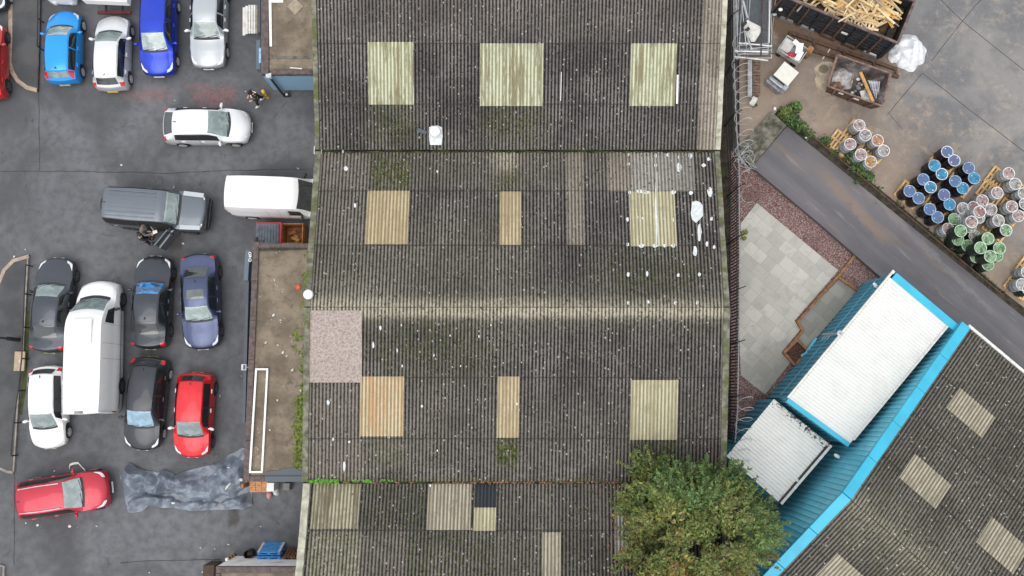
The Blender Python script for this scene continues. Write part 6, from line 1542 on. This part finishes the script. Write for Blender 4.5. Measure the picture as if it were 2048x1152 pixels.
for y in (-.35, 0, .35): b.box((0, y, -.03), (.72, .05, .03), M=Mq)
single('grey_grille', b, A_GALV, 'grey slatted grille leaning in the right end of the small skip', 'grille')
b = MB(); c = in_(.72, .25, 0); b.box((0, 0, 0), (.40, .62, .03), M=Matrix.Translation((c.x, c.y, YZ + .56)) @ Matrix.Rotation(.2, 4, 'Z')); single('pale_board', b, A_OFFWHITE, 'pale board lying beside the orange beam in the small skip', 'board')
# cement spill
b = MB(); pts = [P(x, y, YZ + .014) for x, y in ((1629, 136), (1636, 130), (1645, 124), (1660, 123), (1672, 128), (1664, 150), (1656, 170), (1662, 180), (1690, 190), (1700, 196), (1672, 192), (1652, 187), (1640, 180), (1632, 172), (1630, 158), (1633, 150), (1628, 143))]
b.poly(pts); o = b.build('cement_spill', A_SAND); o['kind'] = 'structure'
b = MB(); b.poly([P(1647 + 10 * math.cos(a * pi / 8), 138 + 9 * math.sin(a * pi / 8), YZ + .02) for a in range(16)]); o = b.build('spill_hole', plain('wet_ring', (.20, .165, .125), .9, .2, 3, kind='World')); o['kind'] = 'structure'
for (a, c) in (((1654, 107), (1660, 98)), ((1645, 118), (1650, 111))):
    b = MB(); b.bar(P(*a, YZ + .03), P(*c, YZ + .03), .05, .02); single('lath', b, A_OFFWHITE, 'short pale lath on the ground between the junk cart and the skip', 'lath', 'two laths on the ground')
crumple('polythene_sheet', 'heap of crumpled white polythene at the end of the big skip', 'polythene', P(1815, 104, YZ), (.86, .95), .55, A_PLASTIC, 2, 46, z0=YZ, sc=1.7)
crumple('polythene_sheet', 'smaller crumpled white polythene fold beside the rails end', 'polythene', P(1790, 112, YZ), (.38, .40), .3, A_PLASTIC, 13, 20, z0=YZ, sc=2.4)
# junk cart
jc = P(1577, 110, YZ); ja = -.62; MJ = Matrix.Translation(jc) @ Matrix.Rotation(ja, 4, 'Z')
jk = thing('junk_cart', 'grey hand cart full of white and red rubbish', 'cart', tuple(jc), ja)
b = MB(); b.box((0, 0, .42), (1.25, .85, .05))
for sd in (-1, 1): b.box((0, sd * .43, .60), (1.25, .04, .38)); b.box((sd * .62, 0, .60), (.04, .82, .38))
b.build('tray', plain('cart_grey', (.40, .40, .38), .7, .2, 5), jk)
for x in (-.45, .45):
    for y in (-.36, .36):
        b = MB(); b.tube([(x, y - .04, .15), (x, y + .04, .15)], .15, 14); b.build('wheel', A_RUBBER, jk); b = MB(); b.bar((x, y, .15), (x, y, .4), .05, .05); b.build('leg', A_RUST, jk)
b = MB(); b.bar((-.55, -.5, .4), (-.75, -.68, .5), .04, .04); b.build('handle', A_RUST, jk)
def jbox(x, y, z, s, rz, m, lab, nm='rubbish', cat='rubbish', tl=.2):
    b = MB(); b.box((0, 0, 0), s, M=MJ @ Matrix.Translation((x, y, z)) @ Matrix.Rotation(rz, 4, 'Z') @ Matrix.Rotation(tl, 4, 'X')); single(nm, b, m, lab, cat)
jbox(-.33, .05, .62, (.50, .62, .06), .05, plain('grey_lid', (.46, .46, .44), .6, .15), 'flat grey lid in the left of the junk cart', 'lid', 'lid')
jbox(.22, .2, .78, (.34, .52, .1), .5, A_WHITE, 'white folded sheet on top of the junk cart', 'folded_sheet', 'sheet', .3)
jbox(-.05, .34, .80, (.34, .22, .08), -.2, A_WHITE, 'white paper bag at the back of the junk cart', 'paper_bag', 'bag', .4)
jbox(.42, -.12, .76, (.26, .50, .12), .1, A_PLASTIC, 'white plastic panel at the right of the junk cart', 'plastic_panel', 'panel')
jbox(.70, .45, .45, (.28, .34, .8), .1, A_EDGE, 'brown cardboard box standing behind the junk cart', 'cardboard_box', 'box', 0)
q = MJ @ V((.08, -.28, 0)); crumple('red_rag', 'crumpled red rag at the front of the junk cart', 'rag', q, (.26, .18), .22, plain('red_rag', (.40, .03, .07), .8, .4, 9), 3, 14, z0=YZ + .62, sc=6)
b = MB(); q = MJ @ V((.28, -.34, .72)); b.ball(q, (.1, .06, .06), 8, 6); single('orange_scrap', b, plain('orange_cloth', (.70, .32, .06), .8, .2), 'small orange scrap beside the red rag on the junk cart', 'scrap')
# white-topped machine
mc = P(1553, 163, YZ); ma = math.radians(-40); mt = thing('white_topped_cooker', 'discarded cooker with a flat white top and grey front', 'cooker', tuple(mc), ma)
b = MB(); b.box((.10, .18, .42), (.80, .82, .80)); b.build('body', plain('cooker_grey', (.16, .17, .18), .5, .2), mt, bevel=.02)
b = MB(); b.box((.12, .22, .845), (.90, .90, .05)); b.build('top', plain('cream_top', (.66, .64, .58), .5, .06), mt, bevel=.015)
b = MB(); b.box((0.02, -.38, .45), (.86, .16, .66)); b.box((0.02, -.50, .30), (.90, .12, .5)); b.build('front_panel', plain('cooker_front', (.22, .24, .26), .35, .3, 6), mt, bevel=.02)
b = MB(); b.bar((-.32, -.46, .79), (.38, -.46, .79), .05, .03); b.bar((-.36, -.57, .56), (.40, -.57, .56), .03, .03); b.build('handle', A_GALV, mt)
b = MB(); b.box((.52, -.30, .5), (.22, .3, .55)); b.build('side_box', plain('cooker_side', (.34, .39, .43), .4, .2), mt, bevel=.02)
# ribbed brown panel, grey sill, stone by the fence
b = MB(); a, c = P(1511.5, 121, YZ + .2), P(1511.5, 193, YZ + .2)
for i in range(22):
    q = a.lerp(c, (i + .5) / 22); b.box((q.x, q.y, q.z + .02 * (i % 2)), (.36, .062, .28 + .04 * (i % 2)))
single('tile_row', b, plain('brown_tiles', (.17, .105, .08), .9, .4, 6, dirt=(.26, .20, .17), dscale=4), 'long row of stacked brown tiles beside the fence', 'tiles')
b = MB(); b.bar(P(1499.5, 120, YZ + .35), P(1499.5, 192, YZ + .35), .22, .08); single('grey_sill', b, plain('grey_sill', (.33, .35, .35), .8, .2, 5), 'pale grey concrete sill lying along the row of brown tiles', 'sill')
b = MB(); c = P(1506, 203, YZ + .1); b.box((c.x, c.y, YZ + .12), (.28, .46, .22), rz=-.5); single('kerb_stone', b, A_OFFWHITE, 'pale kerb stone by the fence below the brown tiles', 'stone', bevel=.03)
b = MB(); c = P(1549, 218, .5); b.ball((c.x, c.y, .56), (.08, .10, .07), 9, 6); single('white_stone', b, A_WHITE, 'white lump at the tip of the concrete plinth', 'stone', smooth=True)
b = MB(); c = P(1612, 276, YZ); b.ball((c.x, c.y, YZ + .08), (.09, .06, .05), 9, 6); single('white_stone', b, A_WHITE, 'white lump on the verge near the top of the ramp', 'stone', smooth=True)
# stacked site fencing panels
for i, (x0, x1, y0, y1, z, m) in enumerate(((1471, 1543, -40, 116, .45, A_GALV), (1474, 1538, -36, 108, .56, A_GALV), (1478, 1540, -30, 100, .67, A_GALV))):
    t = thing('site_fence_panel', ['lowest galvanised site fence panel of the pile beside the boundary fence', 'middle galvanised site fence panel of the pile beside the boundary fence', 'topmost galvanised site fence panel of the pile beside the boundary fence'][i], 'fence panel', tuple(P((x0 + x1) / 2, (y0 + y1) / 2, YZ)), group='site fence panels in a pile')
    b = MB(); cs = [P(x0 + 4 * i, y0, YZ + z), P(x1, y0, YZ + z), P(x1 - 2 * i, y1, YZ + z), P(x0, y1, YZ + z)]
    for k in range(4): b.tube([cs[k], cs[(k + 1) % 4]], .028, 8)
    b.tube([cs[0].lerp(cs[1], .3), cs[3].lerp(cs[2], .26)], .022, 8); b.tube([cs[0].lerp(cs[3], .93), cs[1].lerp(cs[2], .90)], .022, 8); b.build('frame', m, t, world=True, smooth=True)
    b = MB(); nn = 22
    for k in range(1, nn): b.bar(cs[0].lerp(cs[1], k / nn), cs[3].lerp(cs[2], k / nn), .008, .008)
    for k in range(1, 40): b.bar(cs[0].lerp(cs[3], k / 40) - V((0, 0, .01)), cs[1].lerp(cs[2], k / 40) - V((0, 0, .01)), .008, .008)
    b.build('wire_mesh', plain('panel_mesh', (.16, .18, .20), .6, .2), t, world=True)
b = MB(); b.prism([(P(x, y, .7).x, P(x, y, .7).y) for x, y in ((1492, -30), (1531, -30), (1531, 84), (1496, 84))], YZ + .36, YZ + .40); single('mesh_sheet', b, plain('dark_sheet', (.14, .155, .17), .8, .35, 9), 'dark grey sheet under the pile of site fence panels', 'sheet')
b = MB(); b.prism([(P(x, y, 1.05).x, P(x, y, 1.05).y) for x, y in ((1494, 40), (1521, 54), (1522, 64), (1509, 84), (1502, 84), (1488, 56))], 1.05, 1.09); single('white_board', b, A_OFFWHITE, 'white board lying on the pile of site fence panels', 'board')
for (x, y) in ((1488, 48), (1494, 60)):
    b = MB(); c = P(x, y, 1.12); b.box((c.x, c.y, 1.16), (.26, .16, .14), rz=.7); single('fence_foot', b, A_BLACK, 'black fence foot block on the white board', 'block', 'black blocks on the white board', bevel=.02)
for (p0, p1, z0, z1, r, m, lab) in (((1473, -30), (1474, 70), 1.1, 1.1, .030, A_GALV, 'long pale pole at the left of the site fence pile'), ((1525, -30), (1522, 112), 1.15, 1.2, .035, A_RUST, 'dark rusty pole lying down the site fence pile'), ((1541, -30), (1538, 86), 1.1, 1.1, .030, A_WHITE, 'white pole at the right of the site fence pile'), ((1553, -20), (1542, 88), .5, .5, .022, A_GALV, 'thin pole leaning at the outer right of the site fence pile'), ((1477, 86), (1544, 92), 1.12, 1.12, .035, A_WHITE, 'upper white pole across the end of the site fence pile'), ((1468, 102), (1536, 104), 1.15, 1.15, .040, A_WHITE, 'middle white pole across the end of the site fence pile'), ((1468, 113), (1536, 121), 1.18, 1.18, .040, A_OFFWHITE, 'cream pole across the bottom end of the site fence pile'), ((1484, 10), (1492, 92), 1.12, 1.14, .03, A_GALV, 'grey pole beside the white board on the fence pile'), ((1490, 60), (1504, 100), 1.16, 1.16, .045, A_GALV, 'thick grey tube below the white board on the fence pile'), ((1486, 2), (1495, 36), 1.12, 1.16, .06, A_GALV, 'stubby grey tube above the white board on the fence pile'), ((1500, 98), (1543, 93), 1.2, 1.2, .025, A_GALV, 'slanting grey pole at the end of the fence pile')):
    b = MB(); b.tube([P(*p0, z0), P(*p1, z1)], r, 8); single('pole', b, m, lab, 'pole', smooth=True)
b = MB(); q = P(1549, 29, .8); b.ball(q, (.13, .08, .06), 9, 6); b.tube([q, V((q.x, q.y, YZ))], .02, 6); single('pole_clamp', b, A_GALV, 'galvanised clamp at the corner of the big skip', 'clamp')
b = MB(); q = P(1561, 19, 1.9); b.ball((q.x, q.y, q.z), (.11, .09, .07), 9, 6); single('white_rag', b, A_WHITE, 'white rag hung on the left end of the big skip', 'rag')

# ------------------------------------------------------------------ pallets and drums
PA = math.radians(-39)
pal0 = MB(); pallet_mb(pal0, Matrix.Identity(4), 1.2, 1.0, 7)
pal_o = [None]
def yard_pallet(px, py, label, rz=PA, z=YZ + .012):
    c = P(px, py, z)
    if pal_o[0] is None:
        o = pal0.build('pallet', A_PALLET); pal_o[0] = o
    else: o = pal_o[0].copy(); COL.objects.link(o)
    o.location = c; o.rotation_euler = (0, 0, rz); return tag(o, label, 'pallet', 'pallets under the drums')
s2_ = lambda x, y: (1600 + x / 2.047, 200 + y / 2.047)
for (x, y, rz, l) in ((165, 180, PA, 'slatted pallet with one pale drum and bare boards, leftmost of all'), (232, 138, PA, 'pallet under the two uppermost pale drums of the small group'), (300, 205, PA, 'pallet under the orange and grey pair of the small group'), (252, 252, PA, 'pallet under the lower drums of the small group'),
                      (570, 270, PA, 'pallet under the four uppermost blue drums'), (648, 345, PA, 'pallet under the right-hand four blue drums'), (442, 388, PA, 'pallet under the left-hand four blue drums'), (545, 450, PA, 'pallet under the lowest four blue drums'),
                      (810, 330, PA, 'pallet under the two uppermost grey drums on the right'), (775, 382, PA, 'slatted pallet partly bare under the grey drum with crossed lid'), (850, 460, PA, 'pallet under the middle grey drums on the right'), (800, 525, PA, 'pallet under the grey and green lidded drums on the right'), (905, 395, PA, 'pallet at the right edge under grey drums'),
                      (890, 760, PA, 'pallet in the bottom right corner of the drum yard'), (930, 700, PA, 'pallet at the right edge above the bottom corner')):
    yard_pallet(*s2_(x, y), l, rz)
DR = {}
def drum_mesh(kind):
    """four meshes: shell, rim ring, lid"""
    if kind in DR: return DR[kind]
    shell_m, lid_m, rim_m = kind
    b = MB(); r = .286; b.lathe([(r - .01, 0), (r, .015), (r, .27), (r + .012, .285), (r + .012, .30), (r, .315), (r, .56), (r + .012, .575), (r + .012, .59), (r, .605), (r, .845), (r - .004, .86)], 28)
    sh = b.build('steel_drum', shell_m, None, smooth=True, sharp=50)
    b = MB(); b.lathe([(r - .022, .862), (r + .012, .862), (r + .014, .872), (r + .008, .888), (r - .012, .888), (r - .022, .876)], 28, caps=False); rm = b.build('rim', rim_m, None, smooth=True, sharp=60)
    b = MB(); b.lathe([(r - .018, .858), (r - .02, .872), (.01, .876)], 28, mi=0); b.lathe([(.035, .874), (.035, .892), (.01, .894)], 10, Matrix.Translation((.17, .05, 0)), mi=1); b.lathe([(.025, .874), (.025, .888), (.01, .89)], 10, Matrix.Translation((-.17, -.06, 0)), mi=1)
    ld = b.build('lid', [lid_m, rim_m], None, smooth=True, sharp=50)
    DR[kind] = (sh.data, rm.data, ld.data)
    for o in (sh, rm, ld): bpy.data.objects.remove(o)
    return DR[kind]
S_BLK = plain('drum_black', (.011, .011, .018), .35, .3, 5); S_GRY = plain('drum_grey', (.27, .285, .29), .45, .25, 5, dirt=(.42, .43, .43), dscale=4); S_GRN = plain('drum_dark_green', (.012, .02, .014), .4, .3, 5)
R_WHT = plain('drum_rim_pale', (.62, .65, .66), .5, .25, 7); R_GRN = plain('drum_rim_green', (.42, .58, .40), .5, .3, 7); R_BLU = plain('drum_rim_blue', (.30, .42, .55), .5, .5, 9)
L_CY = m_drumlid('lid_cyan', (0.017, 0.185, 0.336), (0.028, 0.235, 0.381), (0.024, 0.090, 0.167), 1); L_BL = m_drumlid('lid_blue', (0.050, 0.134, 0.291), (0.073, 0.112, 0.258), (0.090, 0.104, 0.132), 2); L_VI = m_drumlid('lid_violet', (0.095, 0.106, 0.235), (0.056, 0.123, 0.269), (0.097, 0.094, 0.125), 3)
L_PK = m_drumlid('lid_pink', (0.302, 0.223, 0.210), (0.361, 0.315, 0.302), (0.106, 0.061, 0.061), 4); L_GY = m_drumlid('lid_grey', (0.276, 0.262, 0.249), (0.328, 0.321, 0.308), (0.098, 0.081, 0.077), 5); L_OR = m_drumlid('lid_orange', (0.341, 0.171, 0.085), (0.394, 0.223, 0.125), (0.155, 0.081, 0.049), 6)
L_GN = m_drumlid('lid_green', (0.144, 0.276, 0.131), (0.249, 0.341, 0.216), (0.041, 0.053, 0.033), 7); L_RD = m_drumlid('lid_reddish', (0.249, 0.118, 0.112), (0.328, 0.276, 0.249), (0.098, 0.033, 0.037), 8); L_OC = m_drumlid('lid_ochre', (0.341, 0.184, 0.052), (0.380, 0.236, 0.105), (0.146, 0.089, 0.049), 9)
def drum(px, py, z, shell, lid, rim, label, group):
    """px,py: where the lid centre shows; z: base height"""
    c = P(px, py, z + .88); ms = drum_mesh((shell, lid, rim))
    t = thing('steel_drum', label, 'drum', (c.x, c.y, z), random.uniform(0, 6.28), group)
    for nm, me in zip(('shell', 'rim', 'lid'), ms):
        o = bpy.data.objects.new(nm, me); COL.objects.link(o); o.parent = t
    return t
ZD = YZ + .165
gA = 'grey and orange drums by the weeds'
for x, y, sh, ld, lab in ((243, 103, S_GRY, L_PK, 'pinkish lidded grey drum, uppermost of the small group by the weeds'), (268, 144, S_GRY, L_GY, 'grey lidded drum just below the uppermost one of the small group'), (318, 165, S_GRY, L_OR, 'grey drum with salmon orange lid in the small group'), (206, 180, S_GRY, L_PK, 'leftmost drum of the small group, crossed pinkish lid beside bare pallet slats'),
                         (343, 207, S_GRY, L_GY, 'rightmost drum of the small group, with plain grey lid'), (250, 223, S_GRY, L_PK, 'pink brown lidded drum low in the small group beside the weeds'), (290, 252, S_GRY, L_OC, 'ochre lidded drum, lowest of the small group')):
    drum(*s2_(x, y), ZD, sh, ld, R_WHT, lab, gA)
lines = [[(603, 212, L_BL), (551, 268, L_CY), (505, 325, L_BL), (449, 373, L_BL)], [(632, 247, L_VI), (581, 303, L_CY), (535, 357, L_CY), (486, 402, L_BL)], [(691, 278, L_VI), (636, 332, L_BL), (590, 388, L_VI), (532, 447, L_BL)], [(713, 320, L_CY), (667, 361, L_CY), (613, 427, L_CY), (564, 480, L_BL)]]
od = ['first', 'second', 'third', 'fourth']; nm_ = {L_BL: 'mottled blue', L_CY: 'bright cyan', L_VI: 'violet blue'}
for i, ln_ in enumerate(lines):
    for j, (x, y, ld) in enumerate(ln_):
        drum(*s2_(x, y), ZD, S_BLK, ld, R_WHT if (i, j) in ((0, 0), (1, 1), (1, 2), (1, 0)) else R_BLU, '%s lidded black drum, %s from top in %s diagonal row of blue drums' % (nm_[ld], od[j], od[i]), 'black drums with blue lids')
gC = 'grey drums on the right'
for x, y, sh, ld, rim, lab in ((855, 300, S_GRY, L_PK, R_WHT, 'uppermost grey drum of the right-hand group, with pinkish lid'), (882, 343, S_GRY, L_GY, R_WHT, 'grey drum with stained grey lid just below the uppermost right-hand one'), (808, 380, S_GRY, L_PK, R_WHT, 'grey drum with crossed pinkish lid above bare pallet slats on the right'), (917, 382, S_GRY, L_GY, R_WHT, 'grey drum cut by the right edge of the picture'),
                              (868, 436, S_GRY, L_PK, R_WHT, 'grey drum with pink stained lid in the middle of the right-hand pallets'), (894, 474, S_GRY, L_PK, R_WHT, 'grey drum with pale pink lid at the right edge below the pink stained one'), (813, 493, S_GRY, L_GY, R_WHT, 'grey drum with rust speckled lid beside the green lidded black one'), (844, 533, S_GRN, L_GN, R_WHT, 'black drum with greyish green lid on the right-hand pallets'), (922, 425, S_GRN, L_GY, R_WHT, 'dark drum at the very right edge between the grey ones'),
                              (909, 755, S_GRY, L_GY, R_WHT, 'pale lidded drum in the bottom right corner of the yard'), (930, 705, S_GRY, L_GY, R_WHT, 'grey drum above the pale lidded one in the bottom right corner'), (935, 775, S_GRN, L_GY, R_WHT, 'dark drum at the right edge in the bottom corner')):
    drum(*s2_(x, y), ZD, sh, ld, rim, lab, gC)
s3_ = lambda x, y: (1848 + x / 3.56, 370 + y / 3.56)
Zg = YZ + .012; ZU = Zg + .893
gD = 'loose cluster of grey and green drums'
for x, y, z, sh, ld, rim, lab in ((278, 166, Zg, S_GRY, L_GY, R_WHT, 'grey lidded drum at the upper left of the loose cluster'), (352, 158, Zg, S_GRY, L_RD, R_WHT, 'drum with reddish lid half hidden in the top of the loose cluster'), (417, 110, Zg, S_GRY, L_PK, R_WHT, 'pink lidded grey drum, topmost of the loose cluster'), (478, 174, Zg, S_GRY, L_GY, R_WHT, 'grey drum with brown smudged lid at the upper right of the loose cluster'),
                                 (396, 191, ZU, S_GRY, L_RD, R_WHT, 'raised grey drum with red and white lid, stacked on others in the cluster'), (340, 262, ZU, S_GRY, L_RD, R_WHT, 'raised grey drum with red blotched white lid in the middle of the cluster'), (330, 300, Zg, S_GRY, L_GY, R_WHT, 'drum hidden beneath the raised red blotched one'), (392, 232, Zg, S_GRY, L_GY, R_WHT, 'drum mostly hidden beneath the red and white lid'),
                                 (216, 242, Zg, S_GRN, L_GN, R_GRN, 'dark green drum at the left of the cluster, half hidden by grey drums'), (285, 238, Zg, S_GRY, L_GY, R_WHT, 'grey drum half hidden behind the raised red blotched one'), (172, 312, Zg, S_GRY, L_PK, R_WHT, 'grey drum with brownish lid, leftmost of the loose cluster'), (262, 326, ZU, S_GRN, L_GN, R_GRN, 'raised dark drum with bright green lid left in the cluster'),
                                 (242, 388, Zg, S_GRN, L_GN, R_GRN, 'dark drum with pale green lid below the raised bright green one'), (312, 432, Zg, S_GRN, L_GN, R_GRN, 'dark drum with dirty green lid on the lower left of the cluster'), (362, 364, Zg, S_GRN, L_GY, R_GRN, 'dark drum with grey green lid in the middle of the cluster'), (456, 380, ZU, S_GRN, L_GN, R_GRN, 'raised dark drum with green lid and brown smudge, upper right of the green ones'),
                                 (403, 447, ZU, S_GRN, L_GN, R_GRN, 'raised dark drum with plain pale green lid, centre of the green ones'), (538, 450, ZU, S_GRN, L_GN, R_GRN, 'raised dark drum with green lid, rightmost of the green ones'), (473, 508, ZU, S_GRN, L_GN, R_GRN, 'raised dark drum with green lid, lowest of the stacked green ones'), (372, 512, Zg, S_GRN, L_GN, R_GRN, 'dark drum at the bottom of the cluster, half hidden by the pale green lid'),
                                 (456, 566, Zg, S_GRN, L_GN, R_GRN, 'dark drum with pale green lid, lowest of the whole cluster'), (520, 502, Zg, S_GRN, L_GN, R_GRN, 'dark drum tucked under the rightmost raised green one'), (432, 420, Zg, S_GRN, L_GN, R_GRN, 'dark drum buried under the upper right raised green one')):
    drum(*s3_(x, y), z, sh, ld, rim, lab, gD)

# ------------------------------------------------------------------ people
def skin_obj(name, chains, m, parent, sub=1):
    """chains: list of (points, radii); the first chain's first vertex is the root; a chain may start at ('j', index)"""
    vs = []; es = []; rs = []
    for pts, rad in chains:
        prev = None
        for p, r in zip(pts, rad):
            if isinstance(p, int): prev = p; continue
            vs.append(tuple(p)); rs.append(r); i = len(vs) - 1
            if prev is not None: es.append((prev, i))
            prev = i
    me = bpy.data.meshes.new(name); me.from_pydata(vs, es, []); me.materials.append(m)
    o = bpy.data.objects.new(name, me); COL.objects.link(o); o.parent = parent
    md = o.modifiers.new('skin', 'SKIN'); md.use_smooth_shade = True
    sv = me.skin_vertices[0].data
    for i, r in enumerate(rs):
        rr = r if isinstance(r, (tuple, list)) else (r, r); sv[i].radius = rr
    sv[0].use_root = True
    s_ = o.modifiers.new('sub', 'SUBSURF'); s_.levels = sub; s_.render_levels = sub
    return o
def person(px, py, rz, label, top, legs, hair, shoe, arms, head_tilt=.06, step=.12, hooded=False):
    """local +X is the way the person faces; arms: (elbow, hand) per side in local coordinates"""
    c = P(px, py, 0); t = thing('person', label, 'person', tuple(c), rz)
    hipz = .90; sh = 1.42; ch = []
    # 0 pelvis 1 waist 2 chest 3 neck-base 4 neck 5 head 6 crown
    ch.append(([(0, 0, .95), (0, 0, 1.10), (.01, 0, 1.30), (.0, 0, 1.44), (.02, 0, 1.50), (.05 + head_tilt * .5, 0, 1.60), (.05 + head_tilt, 0, 1.70)], [(.15, .11), (.14, .10), (.17, .11), (.10, .08), .055, (.078, .09), (.07, .08)]))
    idx = 7
    for k, sd in enumerate((-1, 1)):
        st = step * sd; ch.append(([0, (st * .1, sd * .10, .86), (st * .7 + .03, sd * .10, .48), (st - .03, sd * .10, .09), (st + .14, sd * .11, .04)], [0, .085, .060, .042, .04]))
        idx += 4
    hands = []
    for k, sd in enumerate((-1, 1)):
        el, ha = arms[k]; ch.append(([2, (0, sd * .19, 1.38), el, ha], [0, .058, .044, .034])); hi = idx + 2; idx += 3
        d = (V(ha) - V(el)).normalized(); side = d.cross(V((0, 0, 1))); side = side.normalized() if side.length > .1 else V((0, 1, 0)); pn = side.cross(d)
        pc = V(ha) + d * .07; ch.append(([hi, tuple(pc)], [0, (.038, .018)])); pi_ = idx; idx += 1
        for q, (o_, l) in enumerate(((-.03, .062), (-.01, .075), (.011, .070), (.031, .055))):
            p1 = pc + side * o_ + d * .03; p2 = p1 + d * l * .55 - pn * .012; p3 = p2 + d * l * .4 - pn * .028; ch.append(([pi_, tuple(p1), tuple(p2), tuple(p3)], [0, .010, .009, .008])); idx += 3
        p1 = V(ha) + d * .03 + side * -.035; ch.append(([pi_, tuple(p1 + side * -.012 + d * .02), tuple(p1 + side * -.03 + d * .055)], [0, .011, .009])); idx += 2
    skin_obj('body', ch, A_SKIN, t)
    # clothes
    tc = [([(0, 0, .90), (0, 0, 1.10), (.01, 0, 1.30), (.0, 0, 1.45)], [(.175, .135), (.165, .125), (.19, .135), (.12, .10)])]
    for k, sd in enumerate((-1, 1)):
        el, ha = arms[k]; w = V(el).lerp(V(ha), .97); tc.append(([2, (0, sd * .20, 1.385), el, tuple(w)], [0, .075, .062, .048]))
    skin_obj('jacket', tc, top, t)
    tr_ = [([(0, 0, .98), (0, 0, .90)], [(.165, .13), (.17, .135)])]
    for sd in (-1, 1):
        st = step * sd; tr_.append(([1, (st * .1, sd * .105, .82), (st * .7 + .03, sd * .10, .48), (st - .03, sd * .10, .11)], [0, .105, .078, .062]))
    skin_obj('trousers', tr_, legs, t)
    for sd in (-1, 1):
        st = step * sd; b = MB(); b.ball((st + .05, sd * .105, .045), (.145, .052, .05), 12, 8); b.build('shoe', shoe, t, smooth=True)
    hx = .05 + head_tilt; b = MB()
    if hooded: b.ball((hx - .02, 0, 1.66), (.125, .115, .13), 14, 10)
    else: b.ball((hx - .025, 0, 1.685), (.10, .088, .10), 14, 10)
    b.build('hair' if not hooded else 'hood', hair, t, smooth=True)
    b = MB(); b.ball((hx + .085, 0, 1.615), (.022, .013, .018), 8, 6); b.ball((hx - .005, .083, 1.63), (.022, .012, .03), 8, 6); b.ball((hx - .005, -.083, 1.63), (.022, .012, .03), 8, 6); b.build('nose_and_ears', A_SKIN, t, smooth=True)
    b = MB(); b.ball((hx + .073, .03, 1.645), (.012, .014, .008), 8, 6); b.ball((hx + .073, -.03, 1.645), (.012, .014, .008), 8, 6); b.bar((hx + .074, -.022, 1.575), (hx + .074, .022, 1.575), .008, .008); b.build('eyes_and_mouth', A_HAIR, t)
    return t
relaxed = lambda s_: ((.02, s_ * .27, 1.12), (.14, s_ * .24, .90))
pw = person(522, 205, math.radians(215), 'person in black hooded top with white drawstrings and white trainers, walking near the blue wall', A_CLOTHB, A_CLOTHB, A_CLOTHB, A_WHITE, (((.06, -.27, 1.14), (.26, -.16, 1.12)), ((.06, .27, 1.14), (.26, .16, 1.12))), hooded=True, step=.2)
b = MB(); b.bar((.14, -.05, 1.46), (.19, .10, 1.30), .04, .025); b.bar((-.02, -.08, 1.56), (-.13, .10, 1.50), .045, .03); b.build('drawstring', A_WHITE, pw)
person(307, 466, math.radians(-20), 'brown-haired person in grey sleeves leaning over papers at the open off-roader door', A_CLOTHG, A_DENIM, A_HAIRB, A_BLACK, (((.20, -.30, 1.22), (.42, -.10, 1.12)), ((.20, .30, 1.22), (.42, .10, 1.12))), head_tilt=.12, step=.05)
person(303, 484, math.radians(35), 'dark-haired person dressed in black beside the open off-roader door', A_CLOTHB, A_CLOTHB, A_HAIR, A_BLACK, (((.22, -.26, 1.2), (.46, -.16, 1.12)), ((.16, .26, 1.2), (.38, .12, 1.14))), head_tilt=.10, step=.08)
b = MB(); q = P(310, 464, 1.13); b.box((0, 0, 0), (.21, .15, .008), M=Matrix.Translation(q) @ Matrix.Rotation(.4, 4, 'Z')); single('sheet_of_paper', b, A_WHITE, 'small white paper held at the open off-roader door', 'paper')

# ------------------------------------------------------------------ light, sky, camera
SUN_EL, SUN_AZ = math.radians(64), math.radians(205)   # overcast: high, broad, from the south-south-west
w = bpy.data.worlds.new('World'); scn.world = w; w.use_nodes = True; nt = w.node_tree
bg = nt.nodes['Background']; sky = nt.nodes.new('ShaderNodeTexSky'); sky.sky_type = 'NISHITA'; sky.sun_disc = False
sky.sun_elevation = SUN_EL; sky.sun_rotation = SUN_AZ; sky.air_density = 1.0; sky.dust_density = 6.0; sky.ozone_density = 1.0
hs = nt.nodes.new('ShaderNodeHueSaturation'); hs.inputs['Saturation'].default_value = .6
nt.links.new(sky.outputs[0], hs.inputs['Color']); mxw = nt.nodes.new('ShaderNodeMix'); mxw.data_type = 'RGBA'; mxw.inputs[0].default_value = .75; mxw.inputs[7].default_value = (8.7, 8.9, 9.25, 1)   # cloud deck
nt.links.new(hs.outputs[0], mxw.inputs[6]); nt.links.new(mxw.outputs[2], bg.inputs['Color']); bg.inputs['Strength'].default_value = .15
sl_ = bpy.data.lights.new('sun', 'SUN'); sl_.energy = 1.3; sl_.angle = math.radians(50); sl_.color = (1, .97, .93)
so = bpy.data.objects.new('sun', sl_); COL.objects.link(so)
so.rotation_euler = (pi / 2 - SUN_EL, 0, pi - SUN_AZ)
cam = bpy.data.cameras.new('camera'); cam.sensor_width = 36; cam.lens = F * 36 / 2048; cam.clip_end = 1500; cam.clip_start = .5
co = bpy.data.objects.new('camera', cam); COL.objects.link(co); co.location = (0, CY, CH); co.rotation_euler = (TH, 0, 0)
scn.camera = co
scn.view_settings.view_transform = 'Standard'; scn.view_settings.look = 'None'; scn.view_settings.exposure = 0; scn.view_settings.gamma = 1
scn.render.resolution_x = 1024; scn.render.resolution_y = 576
